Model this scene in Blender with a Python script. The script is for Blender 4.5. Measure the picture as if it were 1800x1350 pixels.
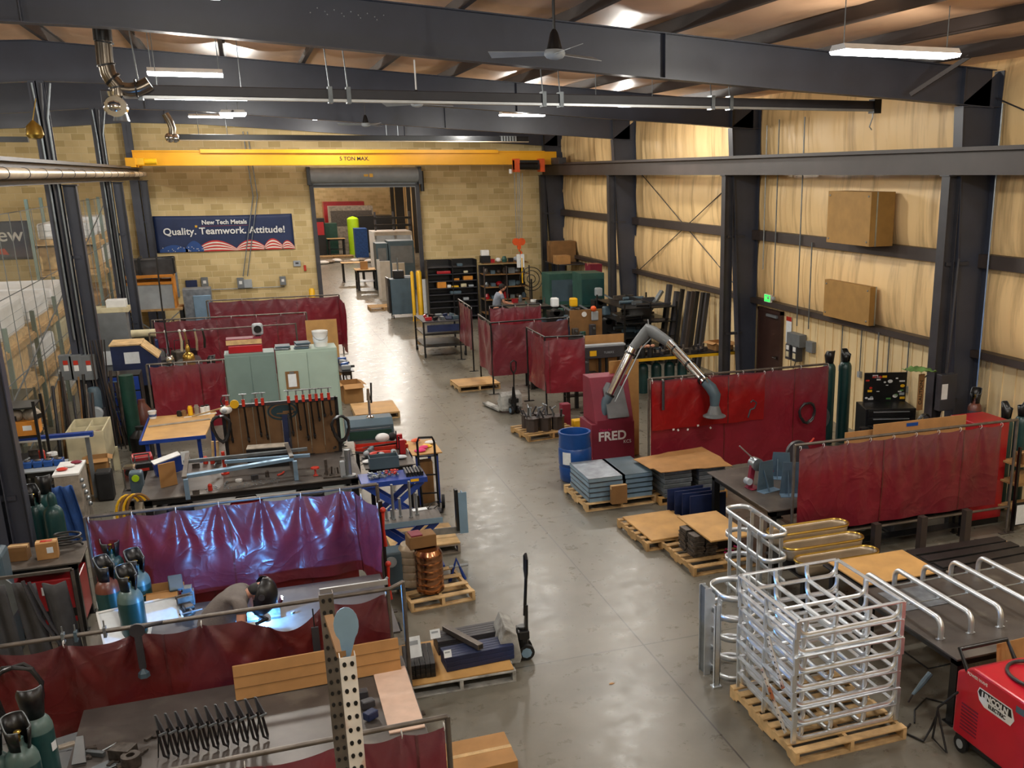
import bpy, math, random
from mathutils import Vector, Matrix, noise
for _o in list(bpy.data.objects): bpy.data.objects.remove(_o)
SC = bpy.context.scene; COL = SC.collection
PI = math.pi; random.seed(7)
# ---------------------------------------------------------------- camera
CF, CX0, CY0, CH = 1733.634, 1113.10, 796.97, 5.2
_yw, _pt, _rl = .365278, .277474, -.006445
_f = Vector((math.sin(_yw)*math.cos(_pt), math.cos(_yw)*math.cos(_pt), -math.sin(_pt)))
_r0 = _f.cross(Vector((0, 0, 1))).normalized(); _u0 = _r0.cross(_f)
_c, _s = math.cos(_rl), math.sin(_rl)
_r = _c*_r0+_s*_u0; _u = -_s*_r0+_c*_u0
cd = bpy.data.cameras.new('camera'); cam = bpy.data.objects.new('camera', cd); COL.objects.link(cam)
cam.matrix_world = Matrix(((_r.x, _u.x, -_f.x, 0), (_r.y, _u.y, -_f.y, 0), (_r.z, _u.z, -_f.z, CH), (0, 0, 0, 1)))
cd.sensor_width = 36; cd.lens = CF/1800*36; cd.shift_x = (900-CX0)/1800; cd.shift_y = (CY0-675)/1800
cd.clip_start = .1; cd.clip_end = 300
SC.camera = cam
# surveyed positions: a sight line met with a horizontal or upright plane of the hall
def AX(px, py, ax, val):
    d = _f+_r*((px-CX0)/CF)-_u*((py-CY0)/CF); o = Vector((0, 0, CH)); t = (val-o[ax])/d[ax]
    return o+d*t
def G(px, py, z=0): return AX(px, py, 2, z)
def Y(px, py, y): return AX(px, py, 1, y)
def XX(px, py, x): return AX(px, py, 0, x)
# ---------------------------------------------------------------- world, exposure
SC.view_settings.view_transform = 'Standard'; SC.view_settings.look = 'None'
SC.view_settings.exposure = 0.40; SC.view_settings.gamma = 1; SC.view_settings.use_curve_mapping = False
SC.cycles.use_denoising = True
SC.cycles.max_bounces = 8; SC.cycles.sample_clamp_indirect = 6; SC.cycles.caustics_reflective = False; SC.cycles.caustics_refractive = False
wd = bpy.data.worlds.new('world'); SC.world = wd; wd.use_nodes = True
wd.node_tree.nodes['Background'].inputs[0].default_value = (.9, .95, 1, 1); wd.node_tree.nodes['Background'].inputs[1].default_value = .3
LP = 62.0
def lamp_light(x, y, z, e=1.0, rz=0, L=1.15):
    ld = bpy.data.lights.new('room_light', 'AREA'); ld.shape = 'RECTANGLE'; ld.size = L; ld.size_y = .28; ld.energy = LP*e*.5; ld.color = (1, .965, .89)
    o = bpy.data.objects.new('room_light', ld); COL.objects.link(o); o.location = (x, y, z-.05); o.rotation_euler = (0, 0, rz)
    # point light added below the lens to brighten walls and beams
    ld2 = bpy.data.lights.new('side_fill_light', 'POINT'); ld2.shadow_soft_size = .12; ld2.energy = LP*e*2.1; ld2.color = (1, .965, .89)
    o = bpy.data.objects.new('side_fill_light', ld2); COL.objects.link(o); o.location = (x, y, z-.2)
ARC = G(452, 1082, .93)
ld = bpy.data.lights.new('arc_light', 'POINT'); ld.energy = 150; ld.color = (.10, .40, 1); ld.shadow_soft_size = .015
_o = bpy.data.objects.new('arc_light', ld); COL.objects.link(_o); _o.location = (ARC.x, ARC.y, ARC.z+.03)
# ---------------------------------------------------------------- materials
def hx(h):
    h = h.lstrip('#'); c = [int(h[i:i+2], 16)/255 for i in (0, 2, 4)]
    return tuple(((x/12.92) if x <= .04045 else ((x+.055)/1.055)**2.4) for x in c)+(1,)
MATS = {}
def mat(name, col='888888', rough=.5, metal=0, var=.12, scale=6, bump=0, bscale=40, trans=0, emit=0, coat=0, alpha=1, wear=None):
    if name in MATS: return MATS[name]
    m = bpy.data.materials.new(name); m.use_nodes = True; nt = m.node_tree; N = nt.nodes; L = nt.links
    b = N['Principled BSDF']; c = hx(col)
    tc = N.new('ShaderNodeTexCoord'); no = N.new('ShaderNodeTexNoise'); no.inputs['Scale'].default_value = scale; no.inputs['Detail'].default_value = 6
    L.new(tc.outputs['Object'], no.inputs['Vector'])
    rp = N.new('ShaderNodeValToRGB'); rp.color_ramp.elements[0].position = .3; rp.color_ramp.elements[1].position = .7
    d = 1-var*1.6; u = 1+var
    rp.color_ramp.elements[0].color = (c[0]*d, c[1]*d, c[2]*d, 1); rp.color_ramp.elements[1].color = (min(1, c[0]*u), min(1, c[1]*u), min(1, c[2]*u), 1)
    L.new(no.outputs['Fac'], rp.inputs['Fac']); out = rp.outputs['Color']
    if wear:
        n2 = N.new('ShaderNodeTexNoise'); n2.inputs['Scale'].default_value = scale*.7; n2.inputs['Detail'].default_value = 9
        L.new(tc.outputs['Object'], n2.inputs['Vector'])
        r2 = N.new('ShaderNodeValToRGB'); r2.color_ramp.elements[0].position = .55; r2.color_ramp.elements[1].position = .66
        L.new(n2.outputs['Fac'], r2.inputs['Fac']); mx = N.new('ShaderNodeMixRGB'); L.new(r2.outputs['Color'], mx.inputs[0]); L.new(out, mx.inputs[1]); mx.inputs[2].default_value = hx(wear); out = mx.outputs[0]
    L.new(out, b.inputs['Base Color'])
    b.inputs['Roughness'].default_value = rough; b.inputs['Metallic'].default_value = metal
    if coat: b.inputs['Coat Weight'].default_value = coat; b.inputs['Coat Roughness'].default_value = .25
    if emit: b.inputs['Emission Color'].default_value = c; b.inputs['Emission Strength'].default_value = emit
    if bump:
        n3 = N.new('ShaderNodeTexNoise'); n3.inputs['Scale'].default_value = bscale; L.new(tc.outputs['Object'], n3.inputs['Vector'])
        bp = N.new('ShaderNodeBump'); bp.inputs['Strength'].default_value = bump; bp.inputs['Distance'].default_value = .02
        L.new(n3.outputs['Fac'], bp.inputs['Height']); L.new(bp.outputs['Normal'], b.inputs['Normal'])
    if trans:
        tr = N.new('ShaderNodeBsdfTranslucent'); tr.inputs[0].default_value = (min(1, c[0]*2.2), c[1]*1.2, c[2]*1.2, 1)
        ms = N.new('ShaderNodeMixShader'); ms.inputs[0].default_value = trans
        L.new(b.outputs[0], ms.inputs[1]); L.new(tr.outputs[0], ms.inputs[2]); L.new(ms.outputs[0], N['Material Output'].inputs['Surface'])
    if alpha < 1:
        tp = N.new('ShaderNodeBsdfTransparent'); ms = N.new('ShaderNodeMixShader'); ms.inputs[0].default_value = alpha
        L.new(tp.outputs[0], ms.inputs[1]); L.new(b.outputs[0], ms.inputs[2]); L.new(ms.outputs[0], N['Material Output'].inputs['Surface'])
    MATS[name] = m; return m
def math_node(nt, op, a, b=None):
    n = nt.nodes.new('ShaderNodeMath'); n.operation = op
    for i, v in enumerate((a, b)):
        if v is None: continue
        if isinstance(v, (int, float)): n.inputs[i].default_value = v
        else: nt.links.new(v, n.inputs[i])
    return n.outputs[0]
mat('navy_steel', '373b47', .42, .0, .10, 2, coat=.1); mat('brown_steel', '3d3430', .5, 0, .12, 2); mat('charcoal_steel', '35353a', .45, 0, .15, 3)
mat('black_metal', '131416', .45, .0, .2, 8); mat('black_rubber', '121213', .7, 0, .2, 10); mat('galv', 'a9b2b8', .33, .85, .12, 5); mat('dull_galv', '7d8488', .45, .7, .15, 6)
mat('aluminium', 'e6edf4', .36, .9, .05, 9); mat('steel_plate', '57524e', .42, .35, .2, 3, wear='6b665f'); mat('dark_plate', '302f30', .45, .45, .2, 4)
mat('chrome', 'd9dcdf', .12, 1, .03); mat('wood', 'b08d5c', .75, 0, .25, 7, .2, 60); mat('pale_wood', 'c9a877', .75, 0, .2, 7, .2, 60); mat('grey_wood', '93897b', .8, 0, .25, 7, .2, 60)
mat('white_wood', 'a9aaa6', .75, 0, .3, 6, .2, 60, wear='6d6a63'); mat('plywood', 'c3975a', .6, 0, .12, 3, .1, 30); mat('cardboard', 'ab7f4c', .8, 0, .1, 4); mat('dark_cardboard', '7e5b33', .8, 0, .12, 4)
mat('brown_panel', '6f5132', .7, 0, .15, 3); mat('red_paint', 'a3141f', .35, 0, .1, 3, coat=.3); mat('crimson', '78162f', .6, 0, .12, 2); mat('bright_red', 'c3141c', .35, 0, .1); mat('welder_red', 'c00f2a', .3, 0, .06, 3, coat=.4)
mat('blue_paint', '1c3f94', .4, 0, .15, 4, coat=.2); mat('blue_plastic', '174a92', .35, 0, .1, 4, coat=.2); mat('dark_blue', '14234a', .5, 0, .2, 4); mat('cyl_green', '143f3f', .38, 0, .12, 5, coat=.3); mat('cyl_grey', '526a66', .4, 0, .2, 5, coat=.2)
mat('cyl_brown', '6b3a2c', .4, 0, .2, 5, coat=.3); mat('machine_green', '2b5249', .5, 0, .15, 3); mat('grey_green', '6f8580', .5, 0, .08, 2); mat('pale_green', '9fb4a8', .5, 0, .07, 2); mat('slate', '465a66', .5, 0, .12, 3)
mat('yellow', 'e8b41c', .4, 0, .08, 3); mat('crane_yellow', 'e2a000', .45, 0, .06, 1.5); mat('orange', 'd8541a', .45, 0, .1); mat('tool_red', 'b9301f', .4, 0, .1); mat('white', 'dfe0de', .5, 0, .06); mat('paper', 'dfe6ea', .6, 0, .04, 20)
mat('cream', 'cfc6a4', .5, 0, .1, 4, wear='b3a98a'); mat('lime', 'a9d31e', .4, 0, .05); mat('copper', 'b5815f', .2, 1, .1, 12); mat('leather', '3a3a3c', .7, 0, .2, 6); mat('blue_cloth', '274f8f', .8, 0, .2, 8); mat('skin', 'c08a70', .55, 0, .08)
mat('grey_shirt', '6e6763', .85, 0, .1, 12, .2, 80); mat('blue_shirt', '7f8794', .85, 0, .1, 12); mat('jeans', '2b3346', .85, 0, .15, 10); mat('dark_hair', '1c1512', .8, 0, .2, 30); mat('glove', 'c6ccd2', .7, 0, .1, 10); mat('glove_yellow', 'd9b13a', .7)
mat('plastic_wrap', 'e6e8ea', .25, 0, .05, 3, trans=.3); mat('mesh_film', 'c4c2a8', .15, 0, .05, 3, alpha=.16); mat('green_case', '4f8a45', .5, 0, .15, 5); mat('navy_banner', '16284f', .6, 0, .08, 3); mat('flag_red', 'c22a25', .6, 0, .06); mat('flag_white', 'e3dcd0', .6, 0, .06); mat('flag_blue', '1c4686', .6, 0, .1)
mat('exit_green', '29c24a', .5, 0, 0, emit=1.6); mat('insul', 'c39c62', .45, 0, .12, 1.5); mat('brown_door', '3b2620', .4, 0, .1, 3, coat=.2); mat('orange_carton', 'c9822a', .7, 0, .1); mat('lamp_white', 'ffffff', .5, 0, 0, emit=14); mat('rust', 'd2ccc2', .6, .0, .15, 6, wear='a8623c'); mat('gold', 'b99a4a', .3, .9, .1)
mat('beige_metal', 'b6a68f', .4, .6, .1, 4); mat('dark_green', '123c30', .5, 0, .15); mat('grey_paint', '6c7174', .5, 0, .12, 4); mat('light_grey', '9aa1a6', .5, 0, .08, 4); mat('duct_gloss', '7d7468', .25, .9, .1, 4); mat('hose_black', '1b1b1d', .45, 0, .1, 6, coat=.3); mat('pink', 'd1286a', .6, 0, .05); mat('pale_blue_steel', '8fb0cc', .35, .6, .08, 5); mat('emblem_teal', '16343d', .5); mat('scrap', '5b544e', .5, .6, .35, 20)
mat('vinyl', '731a29', .36, 0, .16, 1.3, .12, 5, trans=.16, coat=.4); mat('vinyl_dark', '5c1d1c', .38, 0, .2, 1.2, .12, 5, trans=.1, coat=.3); mat('vinyl_bright', '9a1519', .35, 0, .1, 1.2, .1, 5, trans=.25, coat=.3); mat('vinyl_wine', '6e2a36', .33, 0, .22, 1.5, .12, 5, trans=.12, coat=.45)
def crease(name, st=.3):
    m = MATS[name]; nt = m.node_tree; N = nt.nodes; L = nt.links; tc = N.new('ShaderNodeTexCoord'); b = N['Principled BSDF']; prev = None
    for sc, d in ((1.3, .06), (3.2, .02)):
        no = N.new('ShaderNodeTexNoise'); no.inputs['Scale'].default_value = sc; no.inputs['Detail'].default_value = 2; no.inputs['Distortion'].default_value = 1.6; L.new(tc.outputs['Object'], no.inputs['Vector'])
        a = N.new('ShaderNodeMath'); a.operation = 'SUBTRACT'; a.inputs[1].default_value = .5; L.new(no.outputs['Fac'], a.inputs[0]); c = N.new('ShaderNodeMath'); c.operation = 'ABSOLUTE'; L.new(a.outputs[0], c.inputs[0]); e = N.new('ShaderNodeMath'); e.operation = 'POWER'; e.inputs[1].default_value = .6; L.new(c.outputs[0], e.inputs[0])
        bp = N.new('ShaderNodeBump'); bp.inputs['Strength'].default_value = st; bp.inputs['Distance'].default_value = d; bp.invert = True; L.new(e.outputs[0], bp.inputs['Height'])
        if prev: L.new(prev.outputs[0], bp.inputs['Normal'])
        prev = bp
    L.new(prev.outputs[0], b.inputs['Normal']); L.new(prev.outputs[0], b.inputs['Coat Normal'])
    # greyer along the upper part and in blotches
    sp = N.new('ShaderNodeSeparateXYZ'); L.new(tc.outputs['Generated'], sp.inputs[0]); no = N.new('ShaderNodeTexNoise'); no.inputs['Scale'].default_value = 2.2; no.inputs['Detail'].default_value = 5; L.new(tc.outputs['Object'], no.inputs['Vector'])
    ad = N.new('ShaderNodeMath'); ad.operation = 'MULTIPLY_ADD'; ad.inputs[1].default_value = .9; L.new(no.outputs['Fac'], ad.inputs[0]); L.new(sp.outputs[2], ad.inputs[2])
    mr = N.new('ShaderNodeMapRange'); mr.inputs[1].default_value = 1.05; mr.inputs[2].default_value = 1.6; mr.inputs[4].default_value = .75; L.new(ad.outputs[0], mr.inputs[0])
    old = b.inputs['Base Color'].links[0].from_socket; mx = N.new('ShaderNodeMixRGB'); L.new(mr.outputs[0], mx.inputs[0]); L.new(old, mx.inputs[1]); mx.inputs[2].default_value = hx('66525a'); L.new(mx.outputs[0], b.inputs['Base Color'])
for _n in ('vinyl', 'vinyl_dark', 'vinyl_bright', 'vinyl_wine'): crease(_n)
mat('rod_steel', '6d665f', .45, .6, .2, 8); mat('pale_rail', 'b9bcbd', .35, .7, .1, 3); mat('silver_box', '8b939b', .4, .6, .2, 8)
# ---------------------------------------------------------------- mesh builder
class MB:
    def __init__(s): s.v = []; s.f = []
    def add(s, vs, fs):
        n = len(s.v); s.v += [tuple(p) for p in vs]; s.f += [tuple(i+n for i in q) for q in fs]; return s
    def box(s, c, d, rz=0, rx=0, ry=0):
        R = Matrix.Rotation(rz, 3, 'Z') @ Matrix.Rotation(ry, 3, 'Y') @ Matrix.Rotation(rx, 3, 'X'); c = Vector(c)
        vs = [c+R @ Vector((x*d[0]/2, y*d[1]/2, z*d[2]/2)) for x in (-1, 1) for y in (-1, 1) for z in (-1, 1)]
        return s.add(vs, [(0, 1, 3, 2), (4, 6, 7, 5), (0, 4, 5, 1), (2, 3, 7, 6), (0, 2, 6, 4), (1, 5, 7, 3)])
    def bx(s, x0, x1, y0, y1, z0, z1): return s.box(((x0+x1)/2, (y0+y1)/2, (z0+z1)/2), (abs(x1-x0), abs(y1-y0), abs(z1-z0)))
    def bar(s, p, q, w, h=None, up=(0, 0, 1)):
        h = h or w; p = Vector(p); q = Vector(q); d = (q-p).normalized(); a = d.cross(Vector(up))
        if a.length < 1e-3: a = d.cross(Vector((0, 1, 0)))
        a.normalize(); b = a.cross(d)
        vs = [e+a*x*w/2+b*z*h/2 for e in (p, q) for x in (-1, 1) for z in (-1, 1)]
        return s.add(vs, [(0, 1, 3, 2), (4, 6, 7, 5), (0, 4, 5, 1), (2, 3, 7, 6), (0, 2, 6, 4), (1, 5, 7, 3)])
    def tube(s, pts, r, n=8, closed=False, sq=False):
        pts = [Vector(p) for p in pts]; m = len(pts); rs = r if isinstance(r, (list, tuple)) else [r]*m
        if sq: n = 4
        vs = []; pa = None
        for i, p in enumerate(pts):
            if closed: t = (pts[(i+1) % m]-pts[i-1]).normalized()
            else: t = (pts[min(i+1, m-1)]-pts[max(i-1, 0)]).normalized()
            if pa is None:
                a = t.cross(Vector((0, 0, 1)));
                if a.length < .05: a = t.cross(Vector((0, 1, 0)))
            else: a = pa-t*pa.dot(t)
            a.normalize(); pa = a; b = t.cross(a); o = PI/4 if sq else 0
            for k in range(n):
                an = 2*PI*k/n+o; vs.append(p+(a*math.cos(an)+b*math.sin(an))*rs[i])
        fs = [(i*n+k, i*n+(k+1) % n, ((i+1) % m)*n+(k+1) % n, ((i+1) % m)*n+k) for i in range(m if closed else m-1) for k in range(n)]
        if not closed: fs += [tuple(range(n))[::-1], tuple((m-1)*n+k for k in range(n))]
        return s.add(vs, fs)
    def cyl(s, p, q, r0, r1=None, n=14): return s.tube([p, q], [r0, r0 if r1 is None else r1], n)
    def lathe(s, c, prof, n=20):
        c = Vector(c); vs = [c+Vector((r*math.cos(2*PI*k/n), r*math.sin(2*PI*k/n), z)) for r, z in prof for k in range(n)]; m = len(prof)
        fs = [(i*n+k, i*n+(k+1) % n, (i+1)*n+(k+1) % n, (i+1)*n+k) for i in range(m-1) for k in range(n)]
        if prof[0][0] > 1e-5: fs.append(tuple(range(n))[::-1])
        if prof[-1][0] > 1e-5: fs.append(tuple((m-1)*n+k for k in range(n)))
        return s.add(vs, fs)
    def prism(s, poly, t, o=(0, 0, 0), u=(1, 0, 0), w=(0, 0, 1), nrm=None):
        o = Vector(o); u = Vector(u); w = Vector(w); nn = Vector(nrm) if nrm else u.cross(w)
        m = len(poly); vs = [o+u*a+w*b+nn*k for k in (0, t) for a, b in poly]
        return s.add(vs, [tuple(range(m)), tuple(range(2*m-1, m-1, -1))]+[(i, i+m, (i+1) % m+m, (i+1) % m) for i in range(m)])
    def grid(s, fn, nu, nv):
        vs = [fn(i/nu, j/nv) for j in range(nv+1) for i in range(nu+1)]
        return s.add(vs, [(j*(nu+1)+i, j*(nu+1)+i+1, (j+1)*(nu+1)+i+1, (j+1)*(nu+1)+i) for j in range(nv) for i in range(nu)])
    def ball(s, c, r, n=12, sc=(1, 1, 1)):
        c = Vector(c); m = n//2+1
        vs = [c+Vector((r*sc[0]*math.sin(PI*j/m)*math.cos(2*PI*k/n), r*sc[1]*math.sin(PI*j/m)*math.sin(2*PI*k/n), r*sc[2]*math.cos(PI*j/m))) for j in range(1, m) for k in range(n)]
        b = len(vs); vs += [c+Vector((0, 0, r*sc[2])), c-Vector((0, 0, r*sc[2]))]
        fs = [(j*n+k, (j+1)*n+k, (j+1)*n+(k+1) % n, j*n+(k+1) % n) for j in range(m-2) for k in range(n)]
        fs += [(b, k, (k+1) % n) for k in range(n)]+[(b+1, (m-2)*n+(k+1) % n, (m-2)*n+k) for k in range(n)]
        return s.add(vs, fs)
    def build(s, name, m, parent=None, smooth=False, bev=0, solid=0, loc=None):
        me = bpy.data.meshes.new(name); me.from_pydata(s.v, [], s.f); me.update()
        import bmesh
        b = bmesh.new(); b.from_mesh(me); bmesh.ops.recalc_face_normals(b, faces=b.faces); b.to_mesh(me); b.free()
        if smooth:
            for p in me.polygons: p.use_smooth = True
        me.materials.append(MATS[m] if isinstance(m, str) else m)
        o = bpy.data.objects.new(name, me); COL.objects.link(o)
        if parent: o.parent = parent
        if loc: o.location = loc
        if solid:
            md = o.modifiers.new('s', 'SOLIDIFY'); md.thickness = solid
        if bev:
            md = o.modifiers.new('b', 'BEVEL'); md.width = bev; md.segments = 2; md.limit_method = 'ANGLE'
        if smooth and not solid:
            try: me.set_sharp_from_angle(angle=.7)
            except Exception: pass
        return o
def tagp(o, label, cat, group=None, kind=None):
    if label: o['label'] = label
    if cat: o['category'] = cat
    if group: o['group'] = group
    if kind: o['kind'] = kind
    return o
def T(name, label, cat, loc=(0, 0, 0), rz=0, group=None):
    o = bpy.data.objects.new(name, None); COL.objects.link(o); o.location = loc; o.rotation_euler = (0, 0, rz); o.empty_display_size = .1
    return tagp(o, label, cat, group)
def S(name, label, cat, mb, m, loc=(0, 0, 0), rz=0, group=None, **k):
    o = mb.build(name, m, **k); o.location = loc; o.rotation_euler = (0, 0, rz); return tagp(o, label, cat, group)
def ST(name, mb, m, **k):
    o = mb.build(name, m, **k); o['kind'] = 'structure'; return o
def dup(root, loc, rz=None, label=None, group=None):
    r = root.copy(); COL.objects.link(r); r.location = loc
    if rz is not None: r.rotation_euler = (r.rotation_euler[0], r.rotation_euler[1], rz)
    if label: r['label'] = label
    if group: r['group'] = group
    for ch in list(root.children):
        c = ch.copy(); COL.objects.link(c); c.parent = r
        for g in ch.children:
            d = g.copy(); COL.objects.link(d); d.parent = c
    return r
ORD = ['first', 'second', 'third', 'fourth', 'fifth', 'sixth', 'seventh', 'eighth', 'ninth', 'tenth', 'eleventh', 'twelfth', 'thirteenth', 'fourteenth']
def text(s, m, size, parent, loc, rot=(PI/2, 0, 0), name='lettering', ext=.002, bold=0, align='CENTER', space=1):
    c = bpy.data.curves.new(name, 'FONT'); c.body = s; c.size = size; c.extrude = ext; c.align_x = align; c.offset = bold; c.space_character = space; c.materials.append(MATS[m])
    q = bpy.data.objects.new(name, c); COL.objects.link(q)
    me = bpy.data.meshes.new_from_object(q.evaluated_get(bpy.context.evaluated_depsgraph_get())); bpy.data.objects.remove(q)
    o = bpy.data.objects.new(name, me); COL.objects.link(o); o.parent = parent; o.location = loc; o.rotation_euler = rot; return o
# ================================================================ room shell
RX, FY = 11.45, 37.2
def ztop(x): return 7.25-(x-1.64)*.0567 if x > -3.2 else 7.524+(x+3.2)*.0567
def floor_mat():
    m = bpy.data.materials.new('concrete_floor'); m.use_nodes = True; nt = m.node_tree; N = nt.nodes; L = nt.links; b = N['Principled BSDF']
    tc = N.new('ShaderNodeTexCoord'); sp = N.new('ShaderNodeSeparateXYZ'); L.new(tc.outputs['Object'], sp.inputs[0])
    n1 = N.new('ShaderNodeTexNoise'); n1.inputs['Scale'].default_value = .55; n1.inputs['Detail'].default_value = 8; n1.inputs['Roughness'].default_value = .65; L.new(tc.outputs['Object'], n1.inputs['Vector'])
    r1 = N.new('ShaderNodeValToRGB'); r1.color_ramp.elements[0].position = .3; r1.color_ramp.elements[1].position = .7
    r1.color_ramp.elements[0].color = hx('5f5c52'); r1.color_ramp.elements[1].color = hx('7f7b70'); L.new(n1.outputs['Fac'], r1.inputs['Fac'])
    n2 = N.new('ShaderNodeTexNoise'); n2.inputs['Scale'].default_value = 4.5; n2.inputs['Detail'].default_value = 9; n2.inputs['Roughness'].default_value = .7; n2.inputs['Distortion'].default_value = .15; L.new(tc.outputs['Object'], n2.inputs['Vector'])
    r2 = N.new('ShaderNodeValToRGB'); r2.color_ramp.elements[0].position = .28; r2.color_ramp.elements[1].position = .7; r2.color_ramp.elements[0].color = (.86, .85, .83, 1); r2.color_ramp.elements[1].color = (1.06, 1.06, 1.06, 1); L.new(n2.outputs['Fac'], r2.inputs['Fac'])
    mx = N.new('ShaderNodeMixRGB'); mx.blend_type = 'MULTIPLY'; mx.inputs[0].default_value = .7; L.new(r1.outputs['Color'], mx.inputs[1]); L.new(r2.outputs['Color'], mx.inputs[2])
    # saw-cut joints
    col = None
    for ax, vals in ((0, (-3.4, .2, 3.76, 7.3)), (1, (5.2, 9.54, 14.1, 18.6, 21.5, 25.2, 29.4, 33.2))):
        for v in vals:
            d = math_node(nt, 'ABSOLUTE', math_node(nt, 'SUBTRACT', sp.outputs[ax], v)); lt = math_node(nt, 'LESS_THAN', d, .009)
            col = lt if col is None else math_node(nt, 'MAXIMUM', col, lt)
    m2 = N.new('ShaderNodeMixRGB'); L.new(math_node(nt, 'MULTIPLY', col, .75), m2.inputs[0]); L.new(mx.outputs[0], m2.inputs[1]); m2.inputs[2].default_value = hx('2e2a27')
    L.new(m2.outputs[0], b.inputs['Base Color'])
    rr = N.new('ShaderNodeMapRange'); rr.inputs[1].default_value = .3; rr.inputs[2].default_value = .7; rr.inputs[3].default_value = .23; rr.inputs[4].default_value = .4; L.new(n2.outputs['Fac'], rr.inputs[0]); L.new(rr.outputs[0], b.inputs['Roughness'])
    bp = N.new('ShaderNodeBump'); bp.inputs['Strength'].default_value = .08; bp.inputs['Distance'].default_value = .01; L.new(n2.outputs['Fac'], bp.inputs['Height']); L.new(bp.outputs[0], b.inputs['Normal'])
    MATS['floor'] = m
floor_mat()
def block_mat():
    m = bpy.data.materials.new('block_wall'); m.use_nodes = True; nt = m.node_tree; N = nt.nodes; L = nt.links; b = N['Principled BSDF']
    tc = N.new('ShaderNodeTexCoord'); sp = N.new('ShaderNodeSeparateXYZ'); cb = N.new('ShaderNodeCombineXYZ'); L.new(tc.outputs['Object'], sp.inputs[0]); L.new(sp.outputs[0], cb.inputs[0]); L.new(sp.outputs[2], cb.inputs[1])
    br = N.new('ShaderNodeTexBrick'); br.inputs['Scale'].default_value = 1; br.inputs['Brick Width'].default_value = .4064; br.inputs['Row Height'].default_value = .2032; br.inputs['Mortar Size'].default_value = .009; br.inputs['Mortar Smooth'].default_value = .4
    br.inputs['Color1'].default_value = hx('d6c08e'); br.inputs['Color2'].default_value = hx('b09a66'); br.inputs['Mortar'].default_value = hx('dccba0'); br.inputs['Bias'].default_value = -.25
    L.new(cb.outputs[0], br.inputs['Vector'])
    no = N.new('ShaderNodeTexNoise'); no.inputs['Scale'].default_value = 1.3; no.inputs['Detail'].default_value = 7; L.new(tc.outputs['Object'], no.inputs['Vector'])
    rp = N.new('ShaderNodeValToRGB'); rp.color_ramp.elements[0].position = .3; rp.color_ramp.elements[1].position = .65; rp.color_ramp.elements[0].color = (.75, .72, .66, 1); L.new(no.outputs['Fac'], rp.inputs['Fac'])
    mx = N.new('ShaderNodeMixRGB'); mx.blend_type = 'MULTIPLY'; mx.inputs[0].default_value = .6; L.new(br.outputs['Color'], mx.inputs[1]); L.new(rp.outputs['Color'], mx.inputs[2]); L.new(mx.outputs[0], b.inputs['Base Color']); b.inputs['Roughness'].default_value = .85
    bp = N.new('ShaderNodeBump'); bp.inputs['Strength'].default_value = .5; bp.inputs['Distance'].default_value = .01; bp.invert = True; L.new(br.outputs['Fac'], bp.inputs['Height']); L.new(bp.outputs[0], b.inputs['Normal'])
    MATS['block'] = m
block_mat()
def streak_mat(name, col, axis_scale, dark=.55):
    m = bpy.data.materials.new(name); m.use_nodes = True; nt = m.node_tree; N = nt.nodes; L = nt.links; b = N['Principled BSDF']; c = hx(col)
    tc = N.new('ShaderNodeTexCoord'); mp = N.new('ShaderNodeMapping'); mp.inputs['Scale'].default_value = axis_scale; L.new(tc.outputs['Object'], mp.inputs[0])
    no = N.new('ShaderNodeTexNoise'); no.inputs['Scale'].default_value = 1; no.inputs['Detail'].default_value = 6; no.inputs['Roughness'].default_value = .62; L.new(mp.outputs[0], no.inputs['Vector'])
    rp = N.new('ShaderNodeValToRGB'); e = rp.color_ramp.elements; e[0].position = .33; e[0].color = (c[0]*dark, c[1]*dark*.95, c[2]*dark*.9, 1); e[1].position = .5; e[1].color = c
    L.new(no.outputs['Fac'], rp.inputs['Fac']); L.new(rp.outputs[0], b.inputs['Base Color']); b.inputs['Roughness'].default_value = .42
    bp = N.new('ShaderNodeBump'); bp.inputs['Strength'].default_value = .35; bp.inputs['Distance'].default_value = .03; L.new(no.outputs['Fac'], bp.inputs['Height']); L.new(bp.outputs[0], b.inputs['Normal'])
    MATS[name] = m
streak_mat('insulation_wall', 'f4d096', (2, 3.6, .3), .6); streak_mat('insulation_roof', 'e0b48e', (1.2, .5, 1), .8); streak_mat('wainscot', 'ead2a2', (3, 5, .4), .92)
ST('floor', MB().bx(-14, RX+.1, -4, 84, -.2, 0), 'floor')
# far block wall with the doorway opening
DL, DR, DT = 2.27, 5.95, 4.86
w = MB(); w.bx(-14, DL, FY, FY+.2, 0, 7.6); w.bx(DR, RX, FY, FY+.2, 0, 7.6); w.bx(DL, DR, FY, FY+.2, DT, 7.6)
ST('wall_back', w, 'block')
ST('wall_left', MB().bx(-14.2, -14, -4, 84, 0, 7.6), 'block'); ST('wall_rear', MB().bx(-14, RX, -4.2, -4, 0, 7.6), 'block')
ST('wall_far_room', MB().bx(-14, RX, 80, 80.2, 0, 7.6), 'block')
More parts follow.
